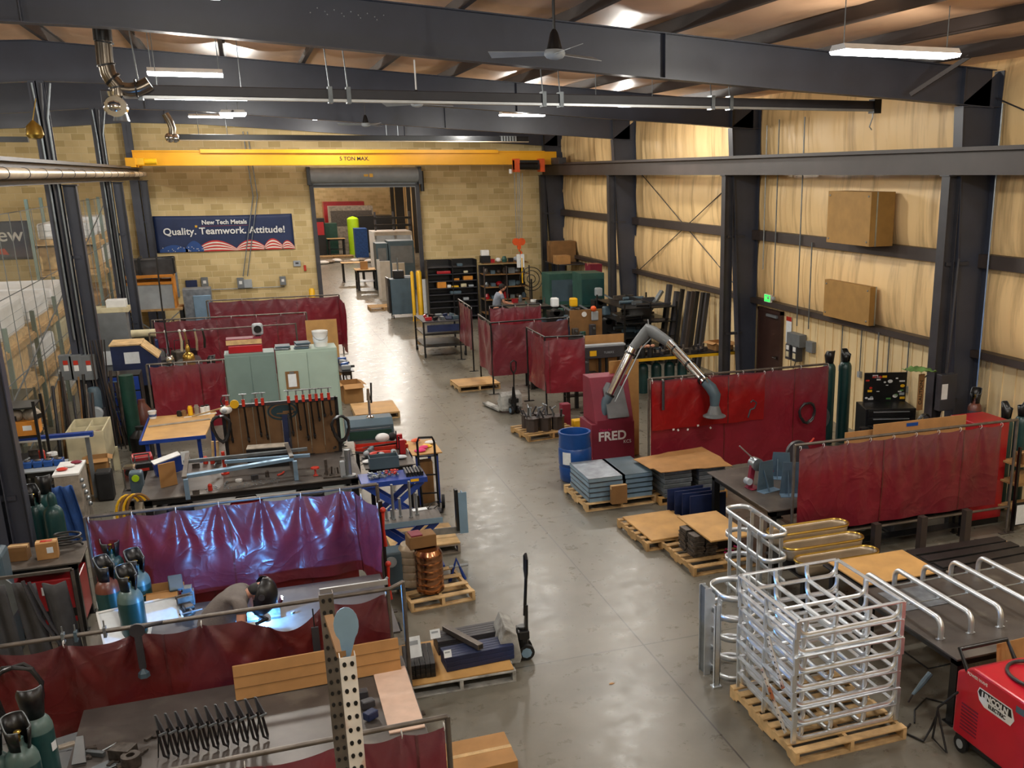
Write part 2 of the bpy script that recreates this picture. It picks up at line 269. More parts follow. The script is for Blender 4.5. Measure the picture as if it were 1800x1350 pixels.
# right wall: blanket insulation bulging between girts, ribbed wainscot below
def wall_fn(z0, z1, y0, y1, amp=.11):
    def fn(u, v):
        y = y0+(y1-y0)*u; z = z0+(z1-z0)*v
        b = amp*math.sin(PI*v)**.6*(.55+.45*abs(math.sin(y*PI/1.52+.35*noise.noise((y*.7, z*.3, 0)))))
        wv = .02*noise.noise((y*4.2, z*.8, 1.3))+.012*noise.noise((y*9, z*1.2, 5))
        return (RX-b-wv*math.sin(PI*v)-.01, y, z)
    return fn
ri = MB()
for z0, z1 in ((2.28, 3.72), (3.82, 5.25), (5.33, 6.9)): ri.grid(wall_fn(z0, z1, -4, FY), 700, 10)
ST('wall_right', ri, 'insulation_wall', smooth=True)
ST('wall_right_sheet', MB().bx(RX, RX+.1, -4, 84, 0, 7.6), 'insulation_wall')
wc = MB(); n = 135
for i in range(n):
    y = -4+i*.305
    wc.bar((RX-.02, y, 0), (RX-.02, y, 2.18), .035, .04)
wc.bx(RX-.02, RX, -4, FY, 0, 2.2)
ST('trim_1', wc, 'wainscot')
# girts
g = MB()
for z, h in ((2.23, .1), (3.77, .2), (5.29, .08)):
    g.bx(RX-.2, RX-.005, -4, FY, z-h/2, z+h/2)
    g.bx(RX-.21, RX-.19, -4, FY, z-h/2-.02, z+h/2)
ST('trim_2', g, 'brown_steel')
# roof insulation and purlins
def roof_fn(u, v):
    x = -14+(RX+14)*u; y = -4+41.2*v
    k = (x-2.85)/1.45; s = abs(math.sin(k*PI))
    return (x, y, ztop(x)+.2-.07*s+.03*noise.noise((x*.8, y*.5, 0))+.015*noise.noise((x*2, y*2.5, 3)))
ST('ceiling', MB().grid(roof_fn, 180, 120), 'insulation_roof', smooth=True)
ST('roof_deck', MB().add([(-14.2, -4.2, 7.2), (-3.2, -4.2, 7.95), (RX+.1, -4.2, 7.1), (-14.2, 84, 7.2), (-3.2, 84, 7.95), (RX+.1, 84, 7.1)], [(0, 1, 4, 3), (1, 2, 5, 4)]), 'insulation_roof')
for k in range(-11, 6):
    x = 2.85+1.45*k
    if x < -13.5: continue
    z = ztop(x); p = MB(); p.bx(x-.012, x+.012, -4, FY, z+.02, z+.19); p.bx(x-.06, x+.01, -4, FY, z+.004, z+.024); p.bx(x-.01, x+.06, -4, FY, z+.175, z+.195)
    ST('roof_purlin', p, 'brown_steel')
def lin(pts, x):
    for (a, b), (c, d) in zip(pts, pts[1:]):
        if x <= c: return b+(d-b)*(x-a)/(c-a)
    return pts[-1][1]
BOT = [(-14, 6.3), (-5, 6.7), (-3.2, 6.84), (-1.08, 6.81), (.54, 6.72), (3.62, 6.54), (7.33, 6.34), (9.56, 6.24), (11.2, 6.14)]
def frame(y, m='navy_steel'):
    b = MB(); xs = [-14, -8, -5, -3.2, -1.1, .5, 3.6, 7.3, 9.5, 11.2]
    for x0, x1 in zip(xs, xs[1:]):
        for (za, zb, hw) in (('b', 't', .008),):
            b.add([(x0, y-.008, lin(BOT, x0)), (x1, y-.008, lin(BOT, x1)), (x1, y-.008, ztop(x1)), (x0, y-.008, ztop(x0)), (x0, y+.008, lin(BOT, x0)), (x1, y+.008, lin(BOT, x1)), (x1, y+.008, ztop(x1)), (x0, y+.008, ztop(x0))], [(0, 1, 2, 3), (7, 6, 5, 4), (0, 4, 5, 1), (2, 6, 7, 3)])
        for f in (lambda x: lin(BOT, x), lambda x: ztop(x)-.014):
            b.add([(x0, y-.11, f(x0)), (x1, y-.11, f(x1)), (x1, y+.11, f(x1)), (x0, y+.11, f(x0)), (x0, y-.11, f(x0)+.014), (x1, y-.11, f(x1)+.014), (x1, y+.11, f(x1)+.014), (x0, y+.11, f(x0)+.014)], [(3, 2, 1, 0), (4, 5, 6, 7), (0, 1, 5, 4), (1, 2, 6, 5), (2, 3, 7, 6), (3, 0, 4, 7)])
    for x in (-2.05, 5.6, 10.62): b.bx(x-.006, x+.006, y-.1, y+.1, lin(BOT, x), ztop(x))
    # bolt pattern on the splice
    b2 = MB()
    for i in range(14):
        x = 1.0+i*.065+.02*((i*7) % 3); b2.ball((x, y-.012, lin(BOT, x)+.38+.03*((i*5) % 3)), .008, 6)
    ST('roof_beam', b, m)
    if y < 14: ST('roof_beam_bolts', b2, 'aluminium')
    # tapered outer column: outer flange at wall, inner flange leaning
    c = MB(); X1 = RX-.1; xt, xb = 10.62, 10.98; zt = 6.16
    c.add([(xb, y-.008, 0), (X1, y-.008, 0), (X1, y-.008, ztop(X1)), (xt, y-.008, zt), (xb, y+.008, 0), (X1, y+.008, 0), (X1, y+.008, ztop(X1)), (xt, y+.008, zt)], [(0, 1, 2, 3), (7, 6, 5, 4)])
    c.bar((X1, y, 0), (X1, y, ztop(X1)), .22, .014, up=(1, 0, 0)); c.bar((xb, y, 0), (xt, y, zt), .22, .014, up=(1, 0, 0)); c.bar((xt, y, zt), (X1, y, zt), .2, .012)
    c.bx(xb-.08, X1+.05, y-.13, y+.13, 0, .02)
    ST('steel_column', c, m)
    d = MB(); d.bx(-3.35, -3.10, y-.1, y-.088, 0, 6.84); d.bx(-3.35, -3.10, y+.088, y+.1, 0, 6.84); d.bx(-3.235, -3.215, y-.1, y+.1, 0, 6.84); d.bx(-3.42, -3.03, y-.17, y+.17, 0, .02)
    ST('steel_column', d, m)
for y in (13.4, 21.4, 29.4, 37.0): frame(y)
def post(x, y, zt, m):
    d = MB(); d.bx(x-.11, x-.098, y-.1, y+.1, 0, zt); d.bx(x+.098, x+.11, y-.1, y+.1, 0, zt); d.bx(x-.1, x+.1, y-.008, y+.008, 0, zt); d.bx(x-.16, x+.16, y-.14, y+.14, 0, .02); d.bx(x-.14, x+.14, y-.12, y+.12, zt-.02, zt)
    for z in (1.4, 3.7): d.bx(x, x+(.45 if x > 0 else -.3), y-.04, y+.04, z, z+.06)
    ST('crane_post', d, m)
for y in (13.4, 21.4, 29.4, 37.0): post(10.58, y, 5.13, 'charcoal_steel'); post(-2.95, y, 5.05, 'navy_steel')
def runway(x, z0, z1, m):
    b = MB(); b.bx(x-.008, x+.008, -4, 36.95, z0, z1); b.bx(x-.1, x+.1, -4, 36.95, z0, z0+.015); b.bx(x-.14, x+.14, -4, 36.95, z1-.015, z1); b.bx(x-.03, x+.03, -4, 36.95, z1, z1+.05)
    b.bx(x+(.1 if x > 0 else -.1)-.01, x+(.1 if x > 0 else -.1)+.01, -4, 36.95, z1-.1, z1)
    ST('runway_beam', b, m)
runway(10.58, 5.13, 5.5, 'brown_steel'); runway(-3.05, 5.07, 5.42, 'charcoal_steel')
# wall rod bracing in the bay by the far end
b = MB()
for p, q in (((RX-.14, 22.0, 5.2), (RX-.14, 28.9, 2.3)), ((RX-.12, 28.9, 5.2), (RX-.12, 22.0, 2.3)), ((RX-.14, 14.0, 6.5), (RX-.14, 9.5, 5.0))): b.cyl(p, q, .012, n=6)
ST('trim_3', b, 'charcoal_steel')
# knee brace on near frame
ST('trim_4', MB().bar((9.55, 13.2, 6.3), (10.35, 12.4, 7.0), .06), 'brown_steel')
# exit door in the right wall
dy0, dy1 = 20.05, 21.2
b = MB(); b.bx(RX-.07, RX-.03, dy0+.06, dy1-.06, 0, 2.0); door = ST('door_1', b, 'brown_door', bev=.004)
b = MB(); b.bx(RX-.1, RX-.02, dy0, dy0+.06, 0, 2.08); b.bx(RX-.1, RX-.02, dy1-.06, dy1, 0, 2.08); b.bx(RX-.1, RX-.02, dy0, dy1, 2.0, 2.08); b.build('door_frame', 'brown_door', door)
b = MB(); b.bx(RX-.13, RX-.07, dy0+.12, dy0+.2, .95, 1.02); b.cyl((RX-.13, dy0+.15, .98), (RX-.13, dy0+.3, .98), .012); b.build('door_handle', 'chrome', door)
b = MB(); b.bx(RX-.12, RX-.07, dy0+.2, dy0+.7, 1.9, 1.96); b.build('door_closer', 'grey_paint', door)
# roll-up door
rd = T('rolling_door', 'dark grey rolled-up shutter door over the doorway in the block wall', 'door', (0, FY-.02, 0))
b = MB(); b.cyl((DL+.0, -.22, 5.17), (DR-.0, -.22, 5.17), .26, n=24); b.bx(DL, DR, -.1, -.04, 4.75, 4.95); b.build('shutter_roll', 'light_grey', rd, smooth=True)
b = MB(); b.bx(DL+.02, DR-.02, -.12, -.08, 4.78, 4.86); b.build('bottom_bar', 'black_metal', rd)
for x in (DL-.05, DR+.05): MB().bx(x-.06, x+.06, -.42, .0, 4.85, 5.45).build('end_bracket', 'black_metal', rd)
for x in (DL+.02, DR-.02): MB().bx(x-.07, x+.07, -.14, .0, 0, 4.88).build('guide_rail', 'charcoal_steel', rd)
MB().cyl((DR+.13, -.28, 4.6), (DR+.13, -.28, 5.3), .07).build('operator', 'black_metal', rd)
b = MB(); b.bx(4.05, 4.2, -.5, -.484, 5.12, 5.2); b.bx(4.24, 4.36, -.5, -.484, 5.1, 5.22); b.build('sticker', 'yellow', rd)
# ================================================================ second room beyond the doorway
b = MB()
for y in (45.4, 53.4, 61.4, 69.4, 77.4):
    b = MB(); b.bx(10.7, 11.3, y-.1, y+.1, 0, 7); ST('steel_column', b, 'black_metal')
    b = MB(); b.bx(10.35, 10.6, y-.1, y+.1, 0, 5.1); ST('steel_column', b, 'black_metal')
ST('runway_beam', MB().bx(10.3, 10.6, 38, 80, 5.1, 5.5), 'charcoal_steel')
ST('runway_beam', MB().bx(-2, 10.6, 72, 72.4, 4.9, 5.5), 'charcoal_steel')
# ================================================================ lamps, fans, crane, ducts
def fixture(x, y, z, label, L=1.2, rz=0, e=1.0, roof=True, chains=True):
    t = T('ceiling_light', label, 'light', (x, y, z), rz, 'linear high bay lights')
    b = MB(); b.prism([(-.17, 0), (.17, 0), (.12, .06), (-.12, .06)], L, (-L/2, 0, 0), (0, 1, 0), (0, 0, 1), (1, 0, 0)); b.build('housing', 'white', t)
    b = MB(); b.prism([(-.17, 0), (-.14, -.035), (.14, -.035), (.17, 0)], L, (-L/2, 0, 0), (0, 1, 0), (0, 0, 1), (1, 0, 0)); b.build('diffuser', 'lamp_white', t)
    if chains:
        for s in (-1, 1):
            b = MB(); b.cyl((s*L*.45, 0, .05), (s*L*.45, 0, ztop(x)-z+.02), .006, n=5); b.build('hanger_chain', 'dull_galv', t)
    lamp_light(x, y, z, e, rz, L)
    return t
def mid(a, b, y=None): return (a+b)/2
L1 = [((1472, 97), (1673, 95), 9.9, 'bright strip light in front of the near roof beam at right'), ((260, 130), (392, 133), 16.6, 'upper of the two strip lights near the shiny exhaust duct'),
      ((270, 172), (434, 174), 15.9, 'lower of the two strip lights near the shiny exhaust duct'), ((1042, 181), (1152, 181), 17.4, 'strip light just above the long exhaust rail, right of centre'),
      ((880, 203), (955, 203), 24, 'strip light glowing just beneath the exhaust rail left of its middle')]
for a, c, y, lb in L1:
    p = Y(*a, y); q = Y(*c, y); fixture((p.x+q.x)/2, y, (p.z+q.z)/2+.02, lb, (q-p).length, e=1.0)
for px, lb in ((400, 'left of the twin small lights glowing under the exhaust rail'), (419, 'right of the twin small lights glowing under the exhaust rail')):
    p = Y(px, 200, 25.5); fixture(p.x, 25.5, p.z, lb, 1.0, PI/2)
for i, (x, y) in enumerate([(-.6, 2.5), (6.6, 2.5), (-.6, 8.5), (6.8, 31.8), (2.9, 33.5), (-.6, 33), (-7.5, 4), (-7.5, 12), (-7.5, 20), (-7.5, 30), (3.2, -1.5), (9.2, 6), (9.0, 24)]):  # unseen fixtures added for light; the far ones hide behind roof beams
    fixture(x, y, 6.5 if y < 22 and x > -5 or x < -5 else (6.86 if x < 5 else 6.72), 'unseen strip light added high between the roof beams to light the hall', 1.2, 0, e=(1.1 if y > 30 else 1.0) if x > -5 else 1.4, chains=False)
for x, y in ((3, 43), (6.5, 52), (1.5, 60), (6.5, 68), (2, 75)):
    lamp_light(x, y, 6.6, 3.2)  # unseen lights without fixtures, added to brighten the second room
def fan(x, y, z, R, rz, label, rodm):
    t = T('ceiling_fan', label, 'fan', (x, y, z), rz, 'ceiling fans')
    b = MB(); b.cyl((0, 0, .16), (0, 0, ztop(x)-z+.05), .016, n=8); b.build('downrod', rodm, t)
    b = MB(); b.lathe((0, 0, 0), [(.02, .26), (.045, .22), (.075, .1), (.085, .06), (.02, .05)], 16); b.build('canopy', 'black_metal', t, smooth=True)
    b = MB(); b.lathe((0, 0, 0), [(.03, .065), (.1, .055), (.115, .03), (.115, 0), (.09, -.03), (.04, -.045), (0.0, -.048)], 20); b.build('motor', 'light_grey', t, smooth=True)
    for k in range(3):
        a = 2*PI*k/3; b = MB(); ca, sa = math.cos(a), math.sin(a)
        def fn(u, v):
            r = .1+(R-.1)*u; w = (v-.5)*(.09+.05*u); return (r*ca-w*sa, r*sa+w*ca, .02+w*.35)
        b.grid(fn, 6, 2); b.build('blade', 'light_grey', t, solid=.006)
p = Y(975, 97, 11); fan(p.x, 11, p.z, .72, .55, 'nearest ceiling fan, in front of the near roof beam', 'black_metal')
p = Y(733, 184, 19.5); fan(p.x, 19.5, p.z, .72, .3, 'ceiling fan on a pale rod below the second roof beam', 'white')
p = Y(643, 220, 28.5); fan(p.x, 28.5, p.z, .72, .9, 'farthest ceiling fan, above the yellow crane', 'charcoal_steel')
# long exhaust rail
y = 15.3; a = Y(222, 196, y); c = Y(1543, 178, y); z1 = c.z; z0 = z1-.17
t = T('exhaust_rail', 'long horizontal exhaust rail with a pale lower edge hung under the beams', 'rail', (0, y, 0))
b = MB(); b.bx(a.x, c.x, -.06, .06, z0+.035, z1); b.build('rail_body', 'charcoal_steel', t, bev=.01)
MB().bx(a.x, c.x, -.07, .07, z0, z0+.035).build('lower_lip', 'pale_rail', t)
MB().bx(c.x-.12, c.x+.02, -.09, .09, z0-.03, z1+.03).build('end_cap', 'black_metal', t)
for px in (250, 582, 614, 955, 985, 1250, 1282):
    x = Y(px, 190, y).x; b = MB(); b.bx(x-.03, x+.03, -.09, .09, z0-.02, z1+.03); b.cyl((x, 0, z1), (x-.05, 0, ztop(x)), .009, n=5); b.build('hanger', 'dull_galv', t)
b = MB(); b.tube([(c.x-.1, -.02, z0), (c.x-.1, -.02, z0-.1), (c.x-.14, 0, z0-.25), (c.x-.09, 0, z0-.3)], .012, 6); b.build('cord', 'pale_rail', t)
y = 32.5; a = Y(312, 241, y); c = Y(928, 241, y)
t = T('exhaust_rail', 'dark exhaust rail above the yellow crane with a grille near its right end', 'rail', (0, y, a.z))
MB().bx(a.x, c.x, -.08, .08, -.08, .08).build('rail_body', 'black_metal', t, bev=.01); MB().bx(a.x, c.x, -.085, .085, -.1, -.075).build('lower_lip', 'beige_metal', t)
x = Y(893, 241, y).x
b = MB()
for k in range(6): b.bx(x-.25+k*.09, x-.2+k*.09, -.1, .1, -.07, .09)
b.build('grille', 'galv', t)
for px in (350, 400, 680, 700): 
    x = Y(px, 240, y).x; b = MB(); b.cyl((x, 0, .08), (x, 0, ztop(x)-a.z), .01, n=5); b.build('hanger', 'dull_galv', t)
# shiny duct with elbows and blower
y = 15.0
def P(px, py, yy=y): return Y(px, py, yy)
t = T('exhaust_duct', 'shiny spiral exhaust duct bending down to a blower at the left of the exhaust rail', 'duct', (0, 0, 0))
b = MB(); b.tube([P(181, 40)+Vector((0, 0, .5)), P(181, 72)], .11, 16); b.build('collar', 'black_metal', t, smooth=True)
b = MB(); b.tube([P(181, 70), P(185, 115)], .1, 18); b.tube([P(186, 112), P(190, 128), P(198, 142), P(207, 152), P(208, 168)], .095, 18)
b.tube([P(212, 156), P(228, 158), P(243, 156), P(254, 151), P(263, 146)], .085, 16); b.build('spiral_pipe', 'duct_gloss', t, smooth=True)
for a_, c_ in (((183, 73), (183, 76)), ((186, 113), (187, 116)), ((197, 138), (200, 141)), ((207, 152), (208, 155)), ((238, 155), (241, 155))): MB().tube([P(*a_), P(*c_)], .112, 16).build('clamp_ring', 'black_metal', t, smooth=True)
b = MB(); b.lathe(P(203, 190)-Vector((0, 0, .1)), [(.02, 0), (.1, .02), (.14, .08), (.14, .16), (.08, .24), (.09, .3)], 18); b.cyl(P(205, 188)-Vector((0, .12, 0)), P(205, 188)+Vector((0, .12, 0)), .13, n=20); b.build('blower', 'chrome', t, smooth=True)
b = MB(); b.cyl(P(212, 195), P(214, 213), .07, .1, 16); b.build('outlet', 'galv', t, smooth=True)
MB().box(P(190, 173), (.15, .1, .2)).build('motor', 'charcoal_steel', t, bev=.01)
b = MB(); b.tube([P(205, 150), P(216, 160), P(214, 175), P(206, 182)], .012, 6); b.build('cable', 'black_rubber', t)
t = T('exhaust_duct', 'small dark exhaust duct dropping to the rail above the yellow crane', 'duct')
b = MB(); b.tube([P(290, 200, 32.4), P(298, 212, 32.4), P(303, 225, 32.4), P(303, 236, 32.4)], .1, 12); b.build('pipe', 'duct_gloss', t, smooth=True)
b = MB(); b.ball(P(299, 242, 32.4), .14); b.ball(P(308, 243, 32.4), .13); b.build('blower', 'chrome', t, smooth=True)
t = T('light_cover', 'small gold reflector lamp hanging beside the left columns', 'lamp')
b = MB(); p = P(60, 228, 20); b.lathe(p-Vector((0, 0, .1)), [(.02, .25), (.12, .15), (.14, .02), (.1, -.04), (0, -.06)], 14); b.build('reflector', 'gold', t, smooth=True); b = MB(); b.cyl(p+Vector((0, 0, .14)), p+Vector((.1, 0, .5)), .008, n=5); b.build('cord', 'gold', t)
a = Y(0, 245, 27); c = Y(50, 245, 27); S('conduit_trough', 'short dark horizontal trough beyond the leftmost columns', 'rail', MB().bx(a.x, c.x, -.08, .08, -.06, .06), 'black_metal', (0, 27, a.z))
# silver pipe along left runway
pp = MB(); pp.cyl((-2.8, 6, 5.24), (-2.8, 36, 5.24), .075, n=14); t = T('runway_pipe', 'long tan pipe running beside the left crane runway', 'pipe'); pp.build('pipe', 'beige_metal', t, smooth=True)
pp = MB()
for k in range(20): pp.cyl((-2.8, 8+k*1.4, 5.24), (-2.8, 8.03+k*1.4, 5.24), .082, n=14)
pp.build('clamp_band', 'charcoal_steel', t)
# ---- bridge crane
y = 35.4; zb = Y(600, 290.5, y).z; zt = Y(600, 266, y).z
t = T('bridge_crane', 'yellow overhead bridge crane girder lettered with its load limit', 'crane', (0, y, 0))
MB().bx(-3.02, 10.62, -.18, .18, zb, zt).build('girder', 'crane_yellow', t, bev=.01)
b = MB(); xa = Y(352, 263, y).x; xb = Y(872, 263, y).x; b.bx(xa, xb, -.3, -.16, zt-.06, zt+.05); b.build('festoon_rail', 'crane_yellow', t)
MB().bx(-3.02, xb+1.7, -.22, .22, zt-.02, zt+.02).build('top_flange', 'crane_yellow', t)
for s, x in ((-1, -3.02), (1, 10.55)):
    b = MB(); b.bx(x-.14, x+.14, -1.1, 1.1, 5.5 if s > 0 else 5.44, 5.72); b.build('end_truck', 'crane_yellow' if s < 0 else 'charcoal_steel', t, bev=.01)
b = MB(); p = Y(247, 284, y-.8); b.bx(p.x-.35, p.x+.1, -1.0, -.7, p.z-.1, p.z+.1); b.cyl((p.x+.1, -.85, p.z), (p.x+.45, -.85, p.z), .09); b.build('drive_motor', 'yellow', t, bev=.01)
text('5 TON MAX.', 'black_metal', .17, t, (Y(622, 280, y).x, -.19, Y(622, 282, y).z), bold=.003)
b = MB(); p = Y(925, 292, y-.2)
b.bx(p.x-.5, p.x+.5, -.5, -.25, p.z-.12, p.z+.2); b.cyl((p.x-.35, -.55, p.z), (p.x+.3, -.55, p.z), .12); h = b.build('hoist', 'black_metal', t)
for dx in (-.42, .48): MB().bx(p.x+dx-.08, p.x+dx+.08, -.62, -.2, p.z-.2, p.z+.25).build('hoist_plate', 'orange', h)
MB().cyl((p.x-.62, -.4, p.z-.1), (p.x-.62, -.4, p.z-.25), .06).build('limit_switch', 'white', h)
# wire ropes and hook block
hk = Y(912, 425, 35.2)
t = T('crane_hook', 'orange hook block hanging on wire ropes from the crane hoist', 'hook', (0, 35.2, 0))
b = MB()
for px0, px1 in ((904, 908), (910, 911), (913, 914), (918, 917)):
    q = Y(px0, 304, 35.2); e = Y(px1, 422, 35.2); b.cyl((q.x, 0, q.z), (e.x, 0, e.z), .012, n=5)
b.build('wire_rope', 'dull_galv', t)
b = MB()
for s in (-1, 1): b.cyl((hk.x+s*.1, -.05, hk.z), (hk.x+s*.1, .05, hk.z), .13, n=16)
b.bx(hk.x-.06, hk.x+.06, -.06, .06, hk.z-.25, hk.z+.1); b.build('sheave_block', 'orange', t, smooth=True)
b = MB(); z = hk.z-.25; b.tube([(hk.x, 0, z), (hk.x, 0, z-.06), (hk.x+.09, 0, z-.13), (hk.x+.06, 0, z-.22), (hk.x-.04, 0, z-.23), (hk.x-.09, 0, z-.16)], [.03, .03, .035, .03, .025, .01], 8); b.build('hook', 'orange', t, smooth=True)
a = Y(908, 447, 35.1); c = Y(922, 470, 35.1)
t = T('pendant_sign', 'pair of white instruction sheets hanging under the crane hook', 'sign', (0, 35.1, 0)); m_ = (a.x+c.x)/2
MB().bx(a.x, m_-.01, -.01, .01, c.z, a.z).build('sheet', 'paper', t); MB().bx(m_+.01, c.x, -.01, .01, c.z, a.z).build('sheet', 'paper', t); MB().cyl((m_, 0, a.z), (m_, 0, a.z+.1), .01).build('wire', 'black_metal', t)
b = MB(); p = Y(918, 478, 35.1); b.cyl((p.x, 0, p.z+.5), (p.x, 0, p.z-.4), .025, n=6); b.build('cable', 'yellow', t)
# conduits on left columns
for y, m0 in ((21.4, 'dull_galv'), (29.4, 'dull_galv'), (13.4, 'charcoal_steel')):
    t = T('conduit_bundle', {21.4: 'bundle of conduits on the dark column above the disconnect boxes', 29.4: 'bundle of conduits on the dark column right of the mesh-screened racks', 13.4: 'conduits on the nearest dark column at the left edge'}[y], 'conduit', (0, y, 0))
    for k in range(3):
        b = MB(); x = -3.13-.07*k+.02; b.tube([(x+.25*(.5-.3*k), -.16, 6.8), (x, -.16, 6.2), (x, -.16, 1.9+.15*k)], .018, 8); b.build('conduit', 'charcoal_steel' if k == 1 else m0, t, smooth=True)
# conduits on the right wall
t = T('conduit_run', 'grey conduits running down the insulated wall to the electrical boxes', 'conduit')
for px, y0 in ((1363, 0), (1406, 0), (1427, 0)):
    p = XX(px, 470, RX-.22); b = MB(); zb = XX(px, 585, RX-.2).z if px > 1400 else 2.45; zt = 6.3 if px < 1420 else 3.75
    b.cyl((RX-.24, p.y, zt), (RX-.24, p.y, max(zb, 1.9)), .016, n=6); b.build('conduit', 'dull_galv', t)
for px in (1340, 1548, 1730):
    p = XX(px, 560, RX-.22); b = MB(); b.cyl((RX-.24, p.y, 6.2 if px != 1548 else 2.2), (RX-.24, p.y, 1.3 if px != 1340 else 3.0), .016, n=6); b.build('conduit', 'galv', t)
p = Y(1600, 700, 14); 
# ================================================================ builders of shop things
def pallet(x, y, rz, W, D, label, m='pale_wood', z=0, slats=6, group='wooden pallets'):
    """W across x, D along y, deck boards run along x"""
    t = T('pallet', label, 'pallet', (x, y, z), rz, group)
    b = MB(); n = slats
    for i in range(n): 
        w = .095; yy = -D/2+w/2+(D-w)*i/(n-1); b.box((0, yy, .122), (W, w, .016))
    b.build('deck_boards', m, t, bev=.002)
    for s in (-1, 0, 1):
        xx = s*(W/2-.02); b = MB(); b.prism([(-D/2, .018), (-D/2+.15, .018), (-D/2+.18, .055), (-D/2+.4, .055), (-D/2+.43, .018), (D/2-.43, .018), (D/2-.4, .055), (D/2-.18, .055), (D/2-.15, .018), (D/2, .018), (D/2, .114), (-D/2, .114)], .038, (xx-.019, 0, 0), (0, 1, 0), (0, 0, 1), (1, 0, 0)); b.build('stringer', m, t)
    b = MB()
    for yy in (-D/2+.05, 0, D/2-.05): b.box((0, yy, .009), (W, .09, .016))
    b.build('bottom_boards', m, t)
    return t
def sheet(name, label, cat, m, x, y, z, W, D, h=.015, rz=0, group=None, warp=0, layers=1, tilt=None):
    t = T(name, label, cat, (x, y, z), rz, group)
    for k in range(layers):
        b = MB(); ox, oy = (random.uniform(-.02, .02), random.uniform(-.02, .02)) if k else (0, 0)
        def fn(u, v): return ((u-.5)*W+ox, (v-.5)*D+oy, k*h*1.6+warp*(abs(2*u-1)**3+abs(2*v-1)**3*.5)*.5*(-1 if (u-.5)*(v-.3) < 0 else .6))
        b.grid(fn, 8, 8); b.build('board' if layers == 1 else 'layer', m, t, solid=-h)
    if tilt: t.rotation_euler = (tilt[0], tilt[1], rz)
    return t
def cylz(x, y, label, m='cyl_green', r=.115, h=1.3, sh=None, cap=True, tag=True, z=0, group='gas cylinders', stub=False):
    t = T('gas_cylinder', label, 'gas cylinder', (x, y, z), random.uniform(0, 6), group)
    hs = h-.13; b = MB(); b.lathe((0, 0, 0), [(r*.96, 0), (r, .02), (r, hs), (r*.995, hs+.005)], 24); b.build('cylinder_body', m, t, smooth=True)
    b = MB(); b.lathe((0, 0, hs+.004), [(r, 0), (r*.97, .04), (r*.86, .08), (r*.64, .115), (r*.35, .135), (r*.28, .15), (r*.28, .2)], 24); b.build('shoulder', sh or m, t, smooth=True)
    if cap:
        b = MB(); z0 = h-.02; rr = r*.66; hh = lambda u: .17+.09*min(1, max(0, (.5-abs(u-.5))*9-1.6))
        b.grid(lambda u, v: (rr*(.8+.32*v)*math.cos(.9+u*5.5), rr*(.8+.32*v)*math.sin(.9+u*5.5), z0+hh(u)*v), 30, 2); b.build('valve_guard', 'black_metal', t, solid=.01, smooth=True)
        b = MB(); b.tube([(rr*1.13*math.cos(.9+u*5.5/30), rr*1.13*math.sin(.9+u*5.5/30), z0+hh(u/30)) for u in range(31)], .005, 6); b.build('guard_rim', 'dull_galv', t, smooth=True)
        b = MB(); b.cyl((0, 0, h), (0, 0, h+.1), .018); b.cyl((-.035, 0, h+.07), (.035, 0, h+.07), .014); b.ball((0, 0, h+.12), .028, 10, (1, 1, .5)); b.build('valve', 'gold', t, smooth=True)
    else:
        b = MB(); b.lathe((0, 0, h+.01), [(r*.36, 0), (r*.36, .1), (r*.26, .15), (.01, .17)], 16); b.build('valve_cap', sh or m, t, smooth=True)
    if tag:
        b = MB(); b.grid(lambda u, v: ((r+.003)*math.cos(4.3+u*.5), (r+.003)*math.sin(4.3+u*.5), hs-.16+.07*v), 6, 1); b.build('paper_label', 'paper', t, solid=.001)
    return t
